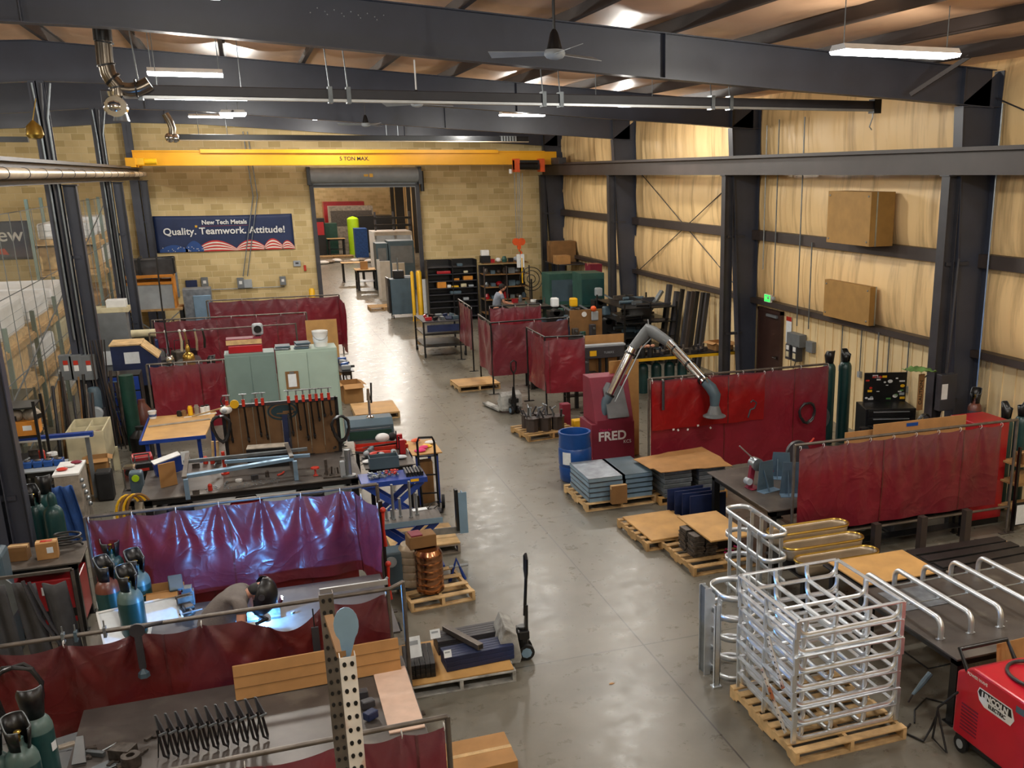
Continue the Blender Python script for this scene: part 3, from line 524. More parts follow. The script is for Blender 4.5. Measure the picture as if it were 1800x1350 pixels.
def curtain(name, label, pts, zt, zb, m='vinyl', amp=.035, ties=7, seed=0, sag=.03, drop=None, dens=50, group='welding curtains', zbf=None, seams=True):
    """vinyl sheet hanging along a path; drop=(u0,u1,depth) lets the top edge hang loose between two ties"""
    ps = [Vector((p[0], p[1], 0)) for p in pts]; Ls = [0]
    for a, c in zip(ps, ps[1:]): Ls.append(Ls[-1]+(c-a).length)
    Lt = Ls[-1]; o = ps[0]
    def at(s):
        for i in range(len(ps)-1):
            if s <= Ls[i+1]+1e-6 or i == len(ps)-2:
                k = (s-Ls[i])/(Ls[i+1]-Ls[i]); d = (ps[i+1]-ps[i]).normalized(); return ps[i].lerp(ps[i+1], k), Vector((d.y, -d.x, 0))
    t = T(name, label, 'curtain', (o.x, o.y, zb), 0, group)
    rn = random.Random(seed); ph = [rn.uniform(0, 6) for _ in range(6)]
    def fn(u, v):
        s = u*Lt; p, n = at(s); w = 1-v   # v=0 top
        k = u*ties; loc = k-math.floor(k)
        top = zt-sag*math.sin(PI*loc)**1.0
        dd = 0
        if drop and drop[0] < u < drop[1]:
            q = (u-drop[0])/(drop[1]-drop[0]); dd = drop[2]*math.sin(PI*q)**1.1; top -= dd
        bot = (zbf(u) if zbf else zb)
        z = top+(bot-top)*v
        f = 0
        # creases fanning out below the ties
        for j in range(ties+1):
            du = (u*ties-j); spread = .12+.9*v
            if abs(du) < spread*2: f += .8*math.exp(-(du/spread)**2)*math.cos(du/(spread)*4.2+ph[j % 6])*(1-v)**.8*min(1, v*8+.2)
        f += .55*math.sin(s*7.5+ph[0]+1.2*math.sin(s*2+ph[1]))*(.25+.75*v)
        f += .9*noise.noise((s*1.4+seed*3, z*1.1, ph[2]))+.5*noise.noise((s*3.8-z*2.2, z*2.4+seed, ph[3]))
        if dd: f += 3.0*dd*(1-v)**4
        return p+n*(f*amp)-o+Vector((0, 0, z-zb))
    b = MB(); b.grid(fn, int(Lt*dens), 34); b.build('vinyl_sheet', m, t, smooth=True)
    if seams:
        n = max(1, int(Lt/1.2))
        for i in range(1, n+1):
            u = i/(n+.5); b = MB(); b.grid(lambda a, v: fn(u+(a-.5)*.02/Lt, v)+Vector((0, 0, 0))+at(u*Lt)[1]*.004, 1, 20); b.build('seam', 'vinyl_dark', t, solid=.004)
    b = MB()
    for j in range(ties+1):
        u = min(.995, max(.005, j/ties))
        if drop and drop[0]+.02 < u < drop[1]-.02: continue
        p = fn(u, 0); b.tube([p+Vector((0, -.0, -.03)), p+Vector((0, -.025, 0)), p+Vector((0, -.02, .03)), p+Vector((0, .02, .03)), p+Vector((0, .02, 0))], .004, 5)
    o_ = b.build('tie', 'white', t); o_['kind'] = 'stuff'
    return t
def curtain_frame(label, pts, z, posts, m='rod_steel', r=.02, low=None, ext=0):
    """pipe frame: rod through pts at height z, posts [(x,y,ztop)] down to the floor"""
    x0, y0 = pts[0][0], pts[0][1]
    t = T('pipe_stand', label, 'pipe stand', (x0, y0, 0), 0, 'pipe frames of the welding curtains')
    b = MB(); b.tube([(p[0]-x0, p[1]-y0, z+(p[2] if len(p) > 2 else 0)) for p in pts], r, 10); b.build('rod', m, t, smooth=True)
    if low is not None:
        b = MB(); b.tube([(p[0]-x0, p[1]-y0, low) for p in pts], r, 8); b.build('lower_rod', m, t, smooth=True)
    for p in posts:
        b = MB(); b.cyl((p[0]-x0, p[1]-y0, 0), (p[0]-x0, p[1]-y0, p[2] if len(p) > 2 else z), r*1.05, n=10); b.bx(p[0]-x0-.12, p[0]-x0+.12, p[1]-y0-.04, p[1]-y0+.04, 0, .012); b.build('post', m, t, smooth=False)
    return t
def table(name, label, cat, x0, x1, y0, y1, z, m='steel_plate', lm='black_metal', th=.02, lw=.08, apron=.09, shelf=None, group='steel welding tables', rz=0, inset=.06):
    cx, cy = (x0+x1)/2, (y0+y1)/2; W, D = x1-x0, y1-y0
    t = T(name, label, cat, (cx, cy, 0), rz, group)
    b = MB(); b.box((0, 0, z-th/2), (W, D, th)); b.build('tabletop', m, t, bev=.003)
    if apron:
        b = MB(); b.bx(-W/2+inset, W/2-inset, -D/2+inset, -D/2+inset+.04, z-th-apron, z-th); b.bx(-W/2+inset, W/2-inset, D/2-inset-.04, D/2-inset, z-th-apron, z-th); b.bx(-W/2+inset, -W/2+inset+.04, -D/2+inset, D/2-inset, z-th-apron, z-th); b.bx(W/2-inset-.04, W/2-inset, -D/2+inset, D/2-inset, z-th-apron, z-th); b.build('apron', lm, t)
    for sx in (-1, 1):
        for sy in (-1, 1):
            b = MB(); px, py = sx*(W/2-inset-lw/2), sy*(D/2-inset-lw/2); b.box((px, py, (z-th)/2), (lw, lw, z-th)); b.box((px, py, .006), (lw*1.5, lw*1.5, .012)); b.build('leg', lm, t)
    if shelf is not None: MB().box((0, 0, shelf), (W-2*inset, D-2*inset, .015)).build('lower_shelf', lm, t)
    return t
def carton(x, y, z, W, D, H, label, m='cardboard', rz=0, open_=False, group=None, name='cardboard_box', lab=False):
    t = T(name, label, 'box', (x, y, z), rz, group)
    b = MB()
    if open_:
        w = .006; b.bx(-W/2, W/2, -D/2, -D/2+w, 0, H); b.bx(-W/2, W/2, D/2-w, D/2, 0, H); b.bx(-W/2, -W/2+w, -D/2, D/2, 0, H); b.bx(W/2-w, W/2, -D/2, D/2, 0, H); b.bx(-W/2, W/2, -D/2, D/2, 0, w)
        b.build('carton_body', m, t)
        for s in (-1, 1):
            MB().box((0, s*(D/2+D*.16), H-.03), (W, D*.36, .005), rx=s*-.35).build('flap', m, t)
            MB().box((s*(W/2+W*.1), 0, H-.02), (W*.24, D, .005), ry=s*.3).build('flap', m, t)
    else:
        b.bx(-W/2, W/2, -D/2, D/2, 0, H); b.build('carton_body', m, t, bev=.004)
        MB().bx(-W/2-.001, W/2+.001, -.025, .025, H*.8, H+.002).build('packing_tape', 'pale_wood', t)
    if lab: MB().box((W*.15, -D/2-.002, H*.55), (W*.3, .002, H*.35)).build('label_sticker', 'paper', t)
    return t
def bucket(x, y, z, r, h, label, m='white', name='bucket', lid=False, band=None):
    t = T(name, label, 'bucket', (x, y, z)); b = MB(); b.lathe((0, 0, 0), [(r*.86, 0), (r*.97, h*.9), (r*1.03, h*.91), (r*1.03, h), (r*.96, h), (r*.8, .03), (0, .03)] if not lid else [(r*.86, 0), (r*.98, h*.86), (r*1.05, h*.88), (r*1.05, h), (0, h)], 24); b.build('pail', m, t, smooth=True)
    b = MB(); b.tube([(r*math.cos(a)*1.02, r*math.sin(a)*1.02-.0, h*.9-abs(math.sin(a))*h*.45) for a in [PI+i*PI/10 for i in range(11)]], .004, 5); b.build('bail_handle', 'galv', t)
    if band: 
        b = MB(); b.lathe((0, 0, h*.3), [(r*.94, 0), (r*.975, h*.28)], 24); b.build('printed_label', band, t, smooth=True)
    return t
def jar(x, y, z, r, h, m, label, capm='white', group=None, name='spray_can', cat='can'):
    t = T(name, label, cat, (x, y, z), 0, group); b = MB(); b.lathe((0, 0, 0), [(r, 0), (r, h*.82), (r*.6, h*.9)], 14); b.build('can_body', m, t, smooth=True)
    b = MB(); b.lathe((0, 0, h*.84), [(r*.75, 0), (r*.75, h*.16), (0, h*.16)], 14); b.build('cap', capm, t, smooth=True); return t
def barclamp(x, y, ztop, L, label, mred='tool_red', lean=0, group='bar clamps on the tool board'):
    t = T('bar_clamp', label, 'clamp', (x, y, ztop), 0, group)
    b = MB(); b.bar((0, 0, .06), (lean, -.01, -L), .034, .014); b.build('bar', 'black_metal', t)
    b = MB(); b.bx(-.02, .02, -.06, .02, -.03, .04); b.cyl((0, -.03, -.02), (0, -.03, .08), .024, n=8); b.build('screw_head', mred, t)
    b = MB(); b.cyl((0, -.03, .04), (0, -.03, .17), .011, n=6); b.cyl((-.055, -.03, .16), (.055, -.03, .16), .01, n=6); b.build('tommy_bar', 'galv', t)
    b = MB(); b.bx(lean*.9-.018, lean*.9+.018, -.08, .01, -L*.92, -L*.92+.035); b.build('jaw', 'black_metal', t)
    return t
def grinder(x, y, z, rz, label, m='slate', s=1, name='angle_grinder', cat='grinder'):
    t = T(name, label, cat, (x, y, z), rz)
    b = MB(); b.tube([(0, 0, .05*s), (.1*s, 0, .05*s), (.22*s, 0, .05*s), (.26*s, 0, .05*s)], [.028*s, .035*s, .032*s, .02*s], 10); b.build('motor_body', m, t, smooth=True)
    b = MB(); b.ball((-.04*s, 0, .05*s), .045*s, 10, (1, .9, .8)); b.build('gear_head', 'light_grey', t, smooth=True)
    b = MB(); b.cyl((-.05*s, 0, .004), (-.05*s, 0, .014), .06*s, n=20); b.build('disc', 'black_metal', t, smooth=True)
    b = MB(); b.cyl((-.04*s, .04*s, .06*s), (-.04*s, .14*s, .07*s), .014*s, n=8); b.build('side_handle', 'black_rubber', t, smooth=True)
    b = MB(); b.tube([(.26*s, 0, .05*s), (.32*s, .03*s, .02*s), (.4*s, .1*s, .008), (.34*s, .2*s, .008), (.42*s, .28*s, .008)], .005*s, 5); b.build('cord', 'black_rubber', t)
    return t
def vise(x, y, z, rz, label, m='scrap'):
    t = T('bench_vise', label, 'vise', (x, y, z), rz)
    b = MB(); b.lathe((0, 0, 0), [(.09, 0), (.09, .02), (.05, .04), (.055, .1)], 14); b.build('base', m, t, smooth=True)
    b = MB(); b.bx(-.06, .06, -.05, .09, .09, .17); b.bx(-.08, .08, .0, .035, .17, .21); b.build('fixed_jaw', m, t, bev=.008)
    b = MB(); b.bx(-.045, .045, -.2, -.05, .1, .15); b.bx(-.08, .08, -.06, -.03, .12, .21); b.build('moving_jaw', m, t, bev=.008)
    b = MB(); b.cyl((0, -.28, .12), (0, -.2, .12), .013); b.cyl((-.1, -.27, .12), (.1, -.27, .12), .008); b.build('handle', 'galv', t); return t
def plug(name, label, cat, fn, m, loc, rz=0, group=None, **k):
    b = MB(); fn(b); return S(name, label, cat, b, m, loc, rz, group, **k)
def coil(c, R, n, r, pl='xz', drop=.5, jitter=.03, seed=1):
    rn = random.Random(seed); pts = []
    for i in range(n*16+1):
        a = 2*PI*i/16+PI/2; rr = R*(1+rn.uniform(-jitter, jitter)); e = 1+drop*(math.sin(a) < 0)*abs(math.sin(a))
        q = (rr*math.cos(a), .012*(i/16), rr*math.sin(a)*e)
        pts.append(Vector(c)+Vector(q if pl == 'xz' else (q[1], q[0], q[2]) if pl == 'yz' else (q[0], q[2], q[1])))
    return pts
def rackshelf(name, label, x0, x1, y0, y1, H, zs, m='black_metal', back=None, cols=1, cat='shelving', sm=None, z=0, sides=False):
    t = T(name, label, cat, ((x0+x1)/2, (y0+y1)/2, z)); W, D = x1-x0, y1-y0
    for i in range(cols+1):
        xx = -W/2+W*i/cols
        if sides or 0 < i < cols:
            MB().bx(xx-.015, xx+.015, -D/2, D/2, 0, H).build('side_panel', m, t)
        else:
            for yy in (-D/2, D/2): MB().bx(xx-.02, xx+.02, yy-.02, yy+.02, 0, H).build('upright', m, t)
    for zz in zs: MB().bx(-W/2+.01, W/2-.01, -D/2, D/2, zz-.015, zz+.01).build('shelf', sm or m, t)
    if back: MB().bx(-W/2, W/2, D/2-.01, D/2, 0, H).build('back_panel', back, t)
    return t
def legs4(b, W, D, z, w): 
    for sx in (-1, 1):
        for sy in (-1, 1): b.box((sx*(W/2-w/2), sy*(D/2-w/2), z/2), (w, w, z))
def caster(t, x, y, r=.05, m='black_rubber'):
    b = MB(); b.cyl((x-.015, y, r), (x+.015, y, r), r, n=14); o = b.build('caster', m, t); 
    b = MB(); b.bar((x, y, r), (x, y, r*2.3), .04, .008); b.build('caster_fork', 'galv', o)
def clutter(zone, n, z, seed, labels, mats):
    pass
mat('bag_green', '7fae6a', .2, 0, .3, 6, trans=.4)
# ================================================================ right foreground: guard baskets
pallet(4.76, 7.47, 0, 1.2, 1.34, 'slatted wooden pallet under the tall stack of silver tube baskets', slats=9)
def basket(label):
    t = T('tube_basket', label, 'basket', (0, 0, 0), 0, 'stacked silver tube baskets')
    W, D, H, r = 1.12, 1.12, .172, .016
    b = MB()
    b.bar((-W/2, -D/2, H), (W/2, -D/2, H), .042, .014); b.bar((-W/2, D/2, H), (W/2, D/2, H), .042, .014)
    b.bar((-W/2, -D/2, H), (-W/2, D/2, H), .042, .014); b.bar((W/2, -D/2, H), (W/2, D/2, H), .042, .014); b.build('rim', 'aluminium', t, bev=.002)
    def u(L, f, R=.1):
        pts = [(-L/2, H-.006)]+[(-L/2+R-R*math.cos(a), R+.016-R*math.sin(a)) for a in [i*PI/12 for i in range(7)]]+[(L/2-R+R*math.sin(a), R+.016-R*math.cos(a)) for a in [i*PI/12 for i in range(7)]]+[(L/2, H-.006)]
        return [f(*p) for p in pts]
    for y in (-D/2+.02, 0, D/2-.03):
        b = MB(); b.tube(u(W-.04, lambda a, z: (a, y, z)), .021, 8); b.build('cross_rib', 'aluminium', t, smooth=True)
    for x in (-W/2+.09, -W/2+.4, W/2-.36):
        b = MB(); b.tube(u(D-.02, lambda a, z: (x, a, z+.002)), .023, 8); b.build('long_rib', 'aluminium', t, smooth=True)
    for x in (-W/2, W/2):
        b = MB(); b.bar((x, -D/2, 0), (x, -D/2, H), .045, .035); b.build('corner_post', 'aluminium', t, bev=.003)
        b = MB(); b.bar((x, 0.02, 0), (x, .02, H), .03, .02); b.bar((x, D/2, 0), (x, D/2, H), .03, .02); b.build('side_post', 'aluminium', t)
    return t
bk = basket('lowest silver tube basket, resting on the slatted pallet'); bk.location = (4.78, 7.52, .132)
for k in range(1, 7):
    dup(bk, (4.78+random.uniform(-.012, .012), 7.52+random.uniform(-.015, .015), .132+.176*k), random.uniform(-.012, .012), '%s silver tube basket up from the slatted pallet' % (ORD[k] if k < 6 else 'topmost'))
bk.name = 'tube_basket'
for (p, q), lb in (((G(1290, 1130, 1.0)+Vector((-.02, -.0, 0)), G(1388, 1208, .62)), 'upper tan perforated strip slung along the left side of the basket stack'), ((G(1290, 1185, .62), G(1383, 1288, .2)), 'lower tan perforated strip slung along the left side of the basket stack')):
    p.x = 4.185; q.x = 4.185; b = MB(); b.bar(p, q, .012, .05, up=(0, 0, 1)); t = T('perforated_strip', lb, 'strip', (0, 0, 0), 0, 'perforated strips beside the baskets'); b.build('strip', 'rust', t)
    b = MB()
    for k in range(9): e = p.lerp(q, (k+.5)/9); b.box(e+Vector((-.008, 0, 0)), (.003, .02, .012))
    o = b.build('slots', 'black_metal', t); o['kind'] = 'stuff'
# upright hoop cage parts leaning at the left of the stack
def rr(cx, cy, W, D, R, n=6, open_=False):
    pts = []
    for qx, qy, a0 in ((1, 1, 0), (-1, 1, PI/2), (-1, -1, PI), (1, -1, 3*PI/2)):
        for i in range(n+1):
            a = a0+i*PI/2/n; pts.append((cx+qx*(W/2-R)+R*math.cos(a), cy+qy*(D/2-R)+R*math.sin(a)))
    return pts
def hoopcage(label, x, y, W, D, H, zs, rz=0, R=.12, nb=4, m='aluminium'):
    t = T('hoop_cage', label, 'cage', (x, y, 0), rz, 'silver hoop cages')
    for z in zs:
        b = MB(); pts = rr(0, 0, W, D, min(R, W/2-.001))
        b.grid(lambda u, v: (pts[int(u*len(pts)+.5) % len(pts)][0], pts[int(u*len(pts)+.5) % len(pts)][1], z-.03+.06*v), len(pts), 1); b.build('hoop', m, t, solid=.016, smooth=True)
    for sx, fy in [(s, f) for s in (-1, 1) for f in [(-.5+(i+.5)/nb*1.0) for i in range(nb)]]:
        xx = sx*(W/2-.012); yy = fy*(D-2*R*.6); b = MB(); b.bar((xx, yy, 0), (xx, yy, max(zs)), .045, .016); b.build('vertical_bar', m, t)
    return t
hoopcage('oblong silver hoop cage standing behind the basket stack', 5.46, 10.1, .33, 1.15, 1.12, (.12, .45, .78, 1.09))
hoopcage('narrow silver hoop cage standing at the far left corner of the basket stack', 4.42, 8.62, .42, .55, 1.0, (.05, .28, .5, .73, .96), R=.18, nb=2)
t = T('guard_panel', 'upright grey flanged panel standing left of the basket stack', 'panel', (4.14, 8.72, 0)); b = MB(); b.bx(-.02, .02, -.07, .07, 0, 1.0); b.build('web', 'dull_galv', t)
for s in (-1, 1): MB().bx(-.035, .035, s*.07-.006, s*.07+.006, 0, 1.0).build('flange', 'aluminium', t)
t = T('strut_channel', 'slim silver strut channel standing in front of the grey flanged panel', 'channel', (4.12, 8.38, 0)); b = MB(); b.bx(-.03, .03, -.02, -.015, 0, .93); b.bx(-.03, -.025, -.02, .02, 0, .93); b.bx(.025, .03, -.02, .02, 0, .93); b.build('channel', 'aluminium', t); MB().bx(-.05, .05, -.04, .04, 0, .012).build('foot_plate', 'aluminium', t)
# right welding table with tube arches
tb = table('welding_table', 'dark steel table at right carrying the silver arch tubes', 'table', 5.86, 8.3, 6.78, 8.5, .75, lw=.1)
for k in range(5):
    x = 5.99+.365*k; L = 1.3-.02*k
    t = T('arch_tube', '%s silver arch tube from the left on the dark steel table' % ORD[k], 'tube', (x, 7.2, .75), 0, 'arch tubes on the right table')
    R = .1; hh = .2; pts = [(0, 0, 0)]+[(0, R-R*math.cos(a), hh-R+R*math.sin(a)) for a in [i*PI/12 for i in range(7)]]+[(0, L-R+R*math.sin(a), hh-R+R*math.cos(a)) for a in [i*PI/12 for i in range(7)]]+[(0, L, 0)]
    b = MB(); b.tube(pts, .029, 10); b.build('bent_tube', 'aluminium', t, smooth=True)
    MB().bx(-.045, .045, -.02, .02, 0, .006).build('foot_tab', 'aluminium', t)
    for yy in (.5, .95): MB().bx(-.03, .03, yy-.02, yy+.02, hh-.035, hh-.02).build('welded_tab', 'aluminium', t)
for yy, lb in ((7.7, 'nearer thin rod laid across under the silver arch tubes'), (8.15, 'farther thin rod laid across under the silver arch tubes')):
    S('tie_rod', lb, 'rod', MB().cyl((5.97, yy, 0), (7.5, yy, 0), .007, n=6), 'galv', (0, 0, .915))
S('plate', 'pale sheet metal plate lying flat under the arch tubes', 'plate', MB().bx(-.3, .35, -.25, .25, 0, .004), 'silver_box', (6.35, 8.1, .752))
b = MB(); b.tube([(6.05, 7.9, .3), (6.2, 7.6, .18), (6.4, 7.5, .25), (6.5, 7.3, .1), (6.2, 7.1, .012), (6.0, 7.35, .012), (5.75, 7.2, .012), (5.6, 7.0, .012)], .009, 6); S('cable', 'thin black cable drooping beneath the right steel table', 'cable', b, 'black_rubber', (0, 0, 0), smooth=True)
t = T('mig_gun', 'dark welding gun hanging under the edge of the right steel table', 'welding gun', (5.62, 6.98, .42)); b = MB(); b.tube([(.12, .02, .1), (.02, 0, .03), (-.1, -.02, -.06)], [.03, .028, .015], 8); b.build('handle', 'slate', t, smooth=True); MB().tube([(-.1, -.02, -.06), (-.16, -.04, -.12)], .01, 6).build('nozzle', 'black_metal', t)
# plywood and plates behind the arch table
t = table('low_bench', 'low bench behind the arch table topped with a tan board', 'bench', 6.0, 7.2, 8.58, 9.4, .7, m='dark_plate', apron=0)
sheet('plywood_sheet', 'tan board lying on the low bench behind the arch table', 'board', 'plywood', 6.58, 9.0, .72, 1.05, .75, .015)
for k in range(3):
    x = 5.9+.22*k
    t = T('stock_tank', '%s of the three long golden troughs with rounded ends behind the basket stack' % ('nearest', 'middle', 'farthest')[k], 'trough', (6.42-.03*k, 9.75+.3*k, .42+.085*k), 0, 'golden troughs')
    b = MB(); pts = rr(0, 0, 1.15, .3, .149, 8); zz = .16
    b.grid(lambda u, v: (pts[int(u*36+.5) % len(pts)][0]*(.96+.04*v), pts[int(u*36+.5) % len(pts)][1]*(.96+.04*v), .05+zz*v), 36, 3); b.build('trough_wall', 'beige_metal', t, solid=.012, smooth=True)
    b = MB(); b.tube([(x_, y_, .05+zz) for x_, y_ in pts], .016, 6, closed=True); b.build('rolled_rim', 'gold', t, smooth=True)
    b = MB(); b.add([(x_*.95, y_*.95, .06) for x_, y_ in pts], [tuple(range(len(pts)))]); b.build('trough_floor', 'beige_metal', t, solid=.01)
table('low_bench', 'dark stand under the golden troughs', 'stand', 5.85, 7.05, 9.6, 10.55, .46, m='dark_plate', apron=0)
t = table('low_bench', 'low timber bench at right stacked with dark steel flats', 'bench', 7.25, 8.9, 8.72, 9.75, .52, m='wood', lm='wood', apron=.06)
for k in range(4):
    t2 = T('flat_steel', '%s dark flat steel length from the back on the low timber bench' % ORD[k], 'steel flat', (8.08+.03*k, 9.55-.22*k, .52), .02*(k-1), 'dark steel flats on the timber bench')
    MB().bx(-.72, .72, -.1, .1, 0, .045).build('flat_bar', 'dark_plate' if k != 3 else 'grey_wood', t2, bev=.004); MB().bx(-.7, .7, -.085, .085, .048, .07).build('flat_bar', 'dark_plate', t2, bev=.003)
# welder at bottom right
t = T('welding_machine', 'bright red wheeled welding machine at the bottom right corner', 'welding machine', (5.98, 5.95, 0), 0)
b = MB(); b.prism([(-.62, .16), (.62, .16), (.62, .86), (.5, .9), (-.42, .9), (-.62, .78)], .58, (-.29, 0, 0), (0, -1, 0), (0, 0, 1), (1, 0, 0)); b.build('housing', 'welder_red', t, bev=.02)
b = MB(); b.bx(-.26, .26, -.6, .6, .1, .16); b.build('undercarriage', 'black_metal', t)
for y in (-.5, .5):
    for x in (-.27, .27): b = MB(); b.cyl((x-.02, y, .085), (x+.02, y, .085), .085, n=18); w_ = b.build('wheel', 'black_rubber', t, smooth=True); MB().cyl((x-.024, y, .085), (x+.024, y, .085), .045, n=14).build('hub', 'light_grey', w_)
b = MB(); b.tube([(-.27, .5, .82), (-.27, .64, .98), (.27, .64, .98), (.27, .5, .82)], .022, 10); b.build('push_handle', 'black_metal', t, smooth=True)
def onside(fn): return fn
b = MB(); b.prism([(-.2, -.05), (-.23, .02), (-.21, .07), (.2, .07), (.24, -.02), (.2, -.09), (-.13, -.09)], .003, (-.293, .1, .70), (0, -1, 0), (0, 0, 1), (-1, 0, 0)); pl = b.build('badge', 'white', t)
b = MB(); b.prism([(-.19, -.01), (-.215, .025), (-.2, .06), (.19, .06), (.21, -.01)], .003, (-.297, .1, .70), (0, -1, 0), (0, 0, 1), (-1, 0, 0)); b.build('badge_field', 'black_metal', pl)
text('LINCOLN', 'white', .078, t, (-.302, .1, .695), (PI/2, 0, -PI/2), bold=.003); text('ELECTRIC', 'black_metal', .05, t, (-.298, .07, .635), (PI/2, 0, -PI/2), bold=.001)
text('POWER WAVE', 'white', .04, t, (-.292, .35, .815), (PI/2, 0, -PI/2))
for y, z in ((-.22, .8), (-.42, .68)): MB().bx(-.293, -.29, y-.08, y+.08, z-.03, z+.03).build('decal', 'slate', t, bev=.0)
b = MB()
for k in range(8): b.bx(-.294, -.289, .3, .52, .25+k*.035, .265+k*.035)
b.build('louvre', 'crimson', t); MB().bx(-.295, -.288, -.52, -.3, .2, .5).build('access_panel', 'crimson', t)
MB().bx(-.2, .0, -.625, -.62, .6, .68).build('front_display', 'slate', t)
b = MB(); pts = [(.1+.3*math.cos(a)*.7, .05+.3*math.sin(a), .915+.01*math.sin(a*2)) for a in [i*PI/14 for i in range(40)]]; b.tube(pts, .017, 8); S('cable', 'thick black welding cable coiled on top of the red welding machine', 'cable', b, 'hose_black', (5.98, 5.95, .005), smooth=True)
b = MB(); b.bx(-.25, .25, -.2, .2, 0, .012); b.bx(-.25, -.238, -.2, .2, 0, .2); t = S('sheet_bracket', 'bent grey sheet metal bracket on top of the red welding machine', 'bracket', b, 'pale_blue_steel', (6.1, 5.45, .925), .1)
b = MB(); b.tube([(5.66, 6.5, .6), (5.55, 6.62, .4), (5.5, 6.6, .1), (5.55, 6.45, .02), (5.62, 6.7, .3), (5.6, 6.75, .1), (5.48, 6.7, .012), (5.4, 6.9, .012), (5.55, 7.0, .012)], .012, 6); S('cable', 'loose black leads beside the front wheel of the red welding machine', 'cable', b, 'black_rubber', (0, 0, 0), smooth=True)
t = sheet('cardboard_sheet', 'tall cardboard sheet leaning behind the red welding machine', 'cardboard', 'cardboard', 6.65, 6.63, .46, .9, .9, .008); t.rotation_euler = (PI/2-.12, 0, .05)
# ================================================================ right curtain bay
RY = 10.9
CLx = Y(1403, 782, RY).x; CRx = Y(1760, 745, RY).x; FRx = Y(1789, 738, RY).x
curtain_frame('pipe frame of the big red curtain at right', [(CLx-.06, RY), (FRx, RY)], 1.74, [(CLx-.05, RY), (FRx, RY)], low=.42)
curtain('welding_curtain', 'wide glossy red welding curtain hung at right before the red cabinet', [(CLx, RY-.03), (CRx, RY-.03)], 1.70, .5, 'vinyl', amp=.022, ties=9, seed=3, sag=.02, group='welding curtains')
t = T('red_locker', 'tall bright red cabinet standing behind the right end of the red curtain', 'cabinet', (10.03, 11.6, 0)); MB().bx(-.3, .3, -.3, .3, .1, 1.62).build('cabinet_body', 'red_paint', t, bev=.01); MB().bx(-.27, .27, -.32, -.3, .9, 1.58).build('door', 'red_paint', t, bev=.004); MB().bx(-.28, .28, -.28, .28, 0, .1).build('plinth', 'black_metal', t)
a = G(1552, 750, 2.0); 
t = T('cardboard_sheet', 'long cardboard strip with blue tape standing above the right red curtain', 'cardboard', (8.75, 11.4, .852)); MB().bx(-.75, .85, -.008, .008, 0, .9).build('board', 'cardboard', t); MB().bx(-.2, .0, -.012, -.007, .82, .87).build('blue_tape', 'blue_plastic', t)
t = T('cardboard_sheet', 'lower cardboard strip at the left behind the right red curtain', 'cardboard', (7.9, 11.5, .852)); MB().bx(-.3, .3, -.008, .008, 0, .8).build('board', 'cardboard', t)
t = table('welding_table', 'dark steel table behind the big red curtain at right', 'table', 7.55, 9.6, 11.35, 12.3, .85, lw=.09)
# table with grey brackets and red clamp press
table('welding_table', 'grey steel table holding the red clamp and bent blue-grey brackets', 'table', 6.12, 7.4, 10.95, 12.9, .85, m='steel_plate', lw=.09)
t = T('chain_vise', 'maroon floor-mounted clamp press with a thin silver lever on the grey table', 'press', (*G(1325, 858, .85).xy, .85), .1)
b = MB(); b.bx(-.1, .06, -.1, .1, 0, .02); b.bar((-.08, 0, .02), (-.02, 0, .4), .06, .08); b.bar((-.02, 0, .38), (.3, 0, .18), .06, .09); b.build('arm', 'crimson', t, bev=.008)
MB().cyl((.02, -.07, .36), (.02, .07, .36), .09, n=18).build('gear', 'galv', t, smooth=True); MB().cyl((0, 0, .42), (-.26, 0, .66), .01, n=6).build('lever', 'galv', t); MB().cyl((-.1, -.05, .12), (-.1, .05, .12), .05).build('knob', 'light_grey', t)
def gbr(label, px, py, rz, s=1):
    g = G(px, py, .852); t = T('sheet_bracket', label, 'bracket', (g.x, g.y, .852), rz, 'blue-grey brackets on the grey table')
    b = MB(); b.prism([(-.16, 0), (.16, 0), (.12, .42*s), (-.12, .42*s)], .008, (0, 0, 0), (1, 0, 0), (0, 0, 1)); b.build('upright_plate', 'slate', t)
    MB().bx(-.16, .16, -.16, 0, 0, .008).build('base_plate', 'pale_blue_steel', t); MB().bar((-.05, -.14, .01), (-.05, 0, .3*s), .01, .03).build('gusset', 'slate', t)
gbr('blue-grey bent bracket beside the maroon clamp press', 1345, 860, .25); gbr('blue-grey bent bracket against the left edge of the right red curtain', 1390, 868, -.35, 1.1); gbr('partly hidden blue-grey bracket behind the two front ones', 1372, 838, -.5, .9)
t = T('cutoff_saw', 'black abrasive saw with a round guard half hidden behind the right red curtain', 'saw', (*G(1398, 830, .85).xy, .85)); b = MB(); b.bx(-.15, .2, -.15, .15, 0, .05); b.build('saw_base', 'black_metal', t); b = MB(); b.cyl((.02, -.03, .3), (.02, .03, .3), .19, n=24); b.build('blade_guard', 'charcoal_steel', t, smooth=True); MB().tube([(.1, 0, .35), (.25, 0, .45), (.3, 0, .5)], .015).build('handle', 'tool_red', t)
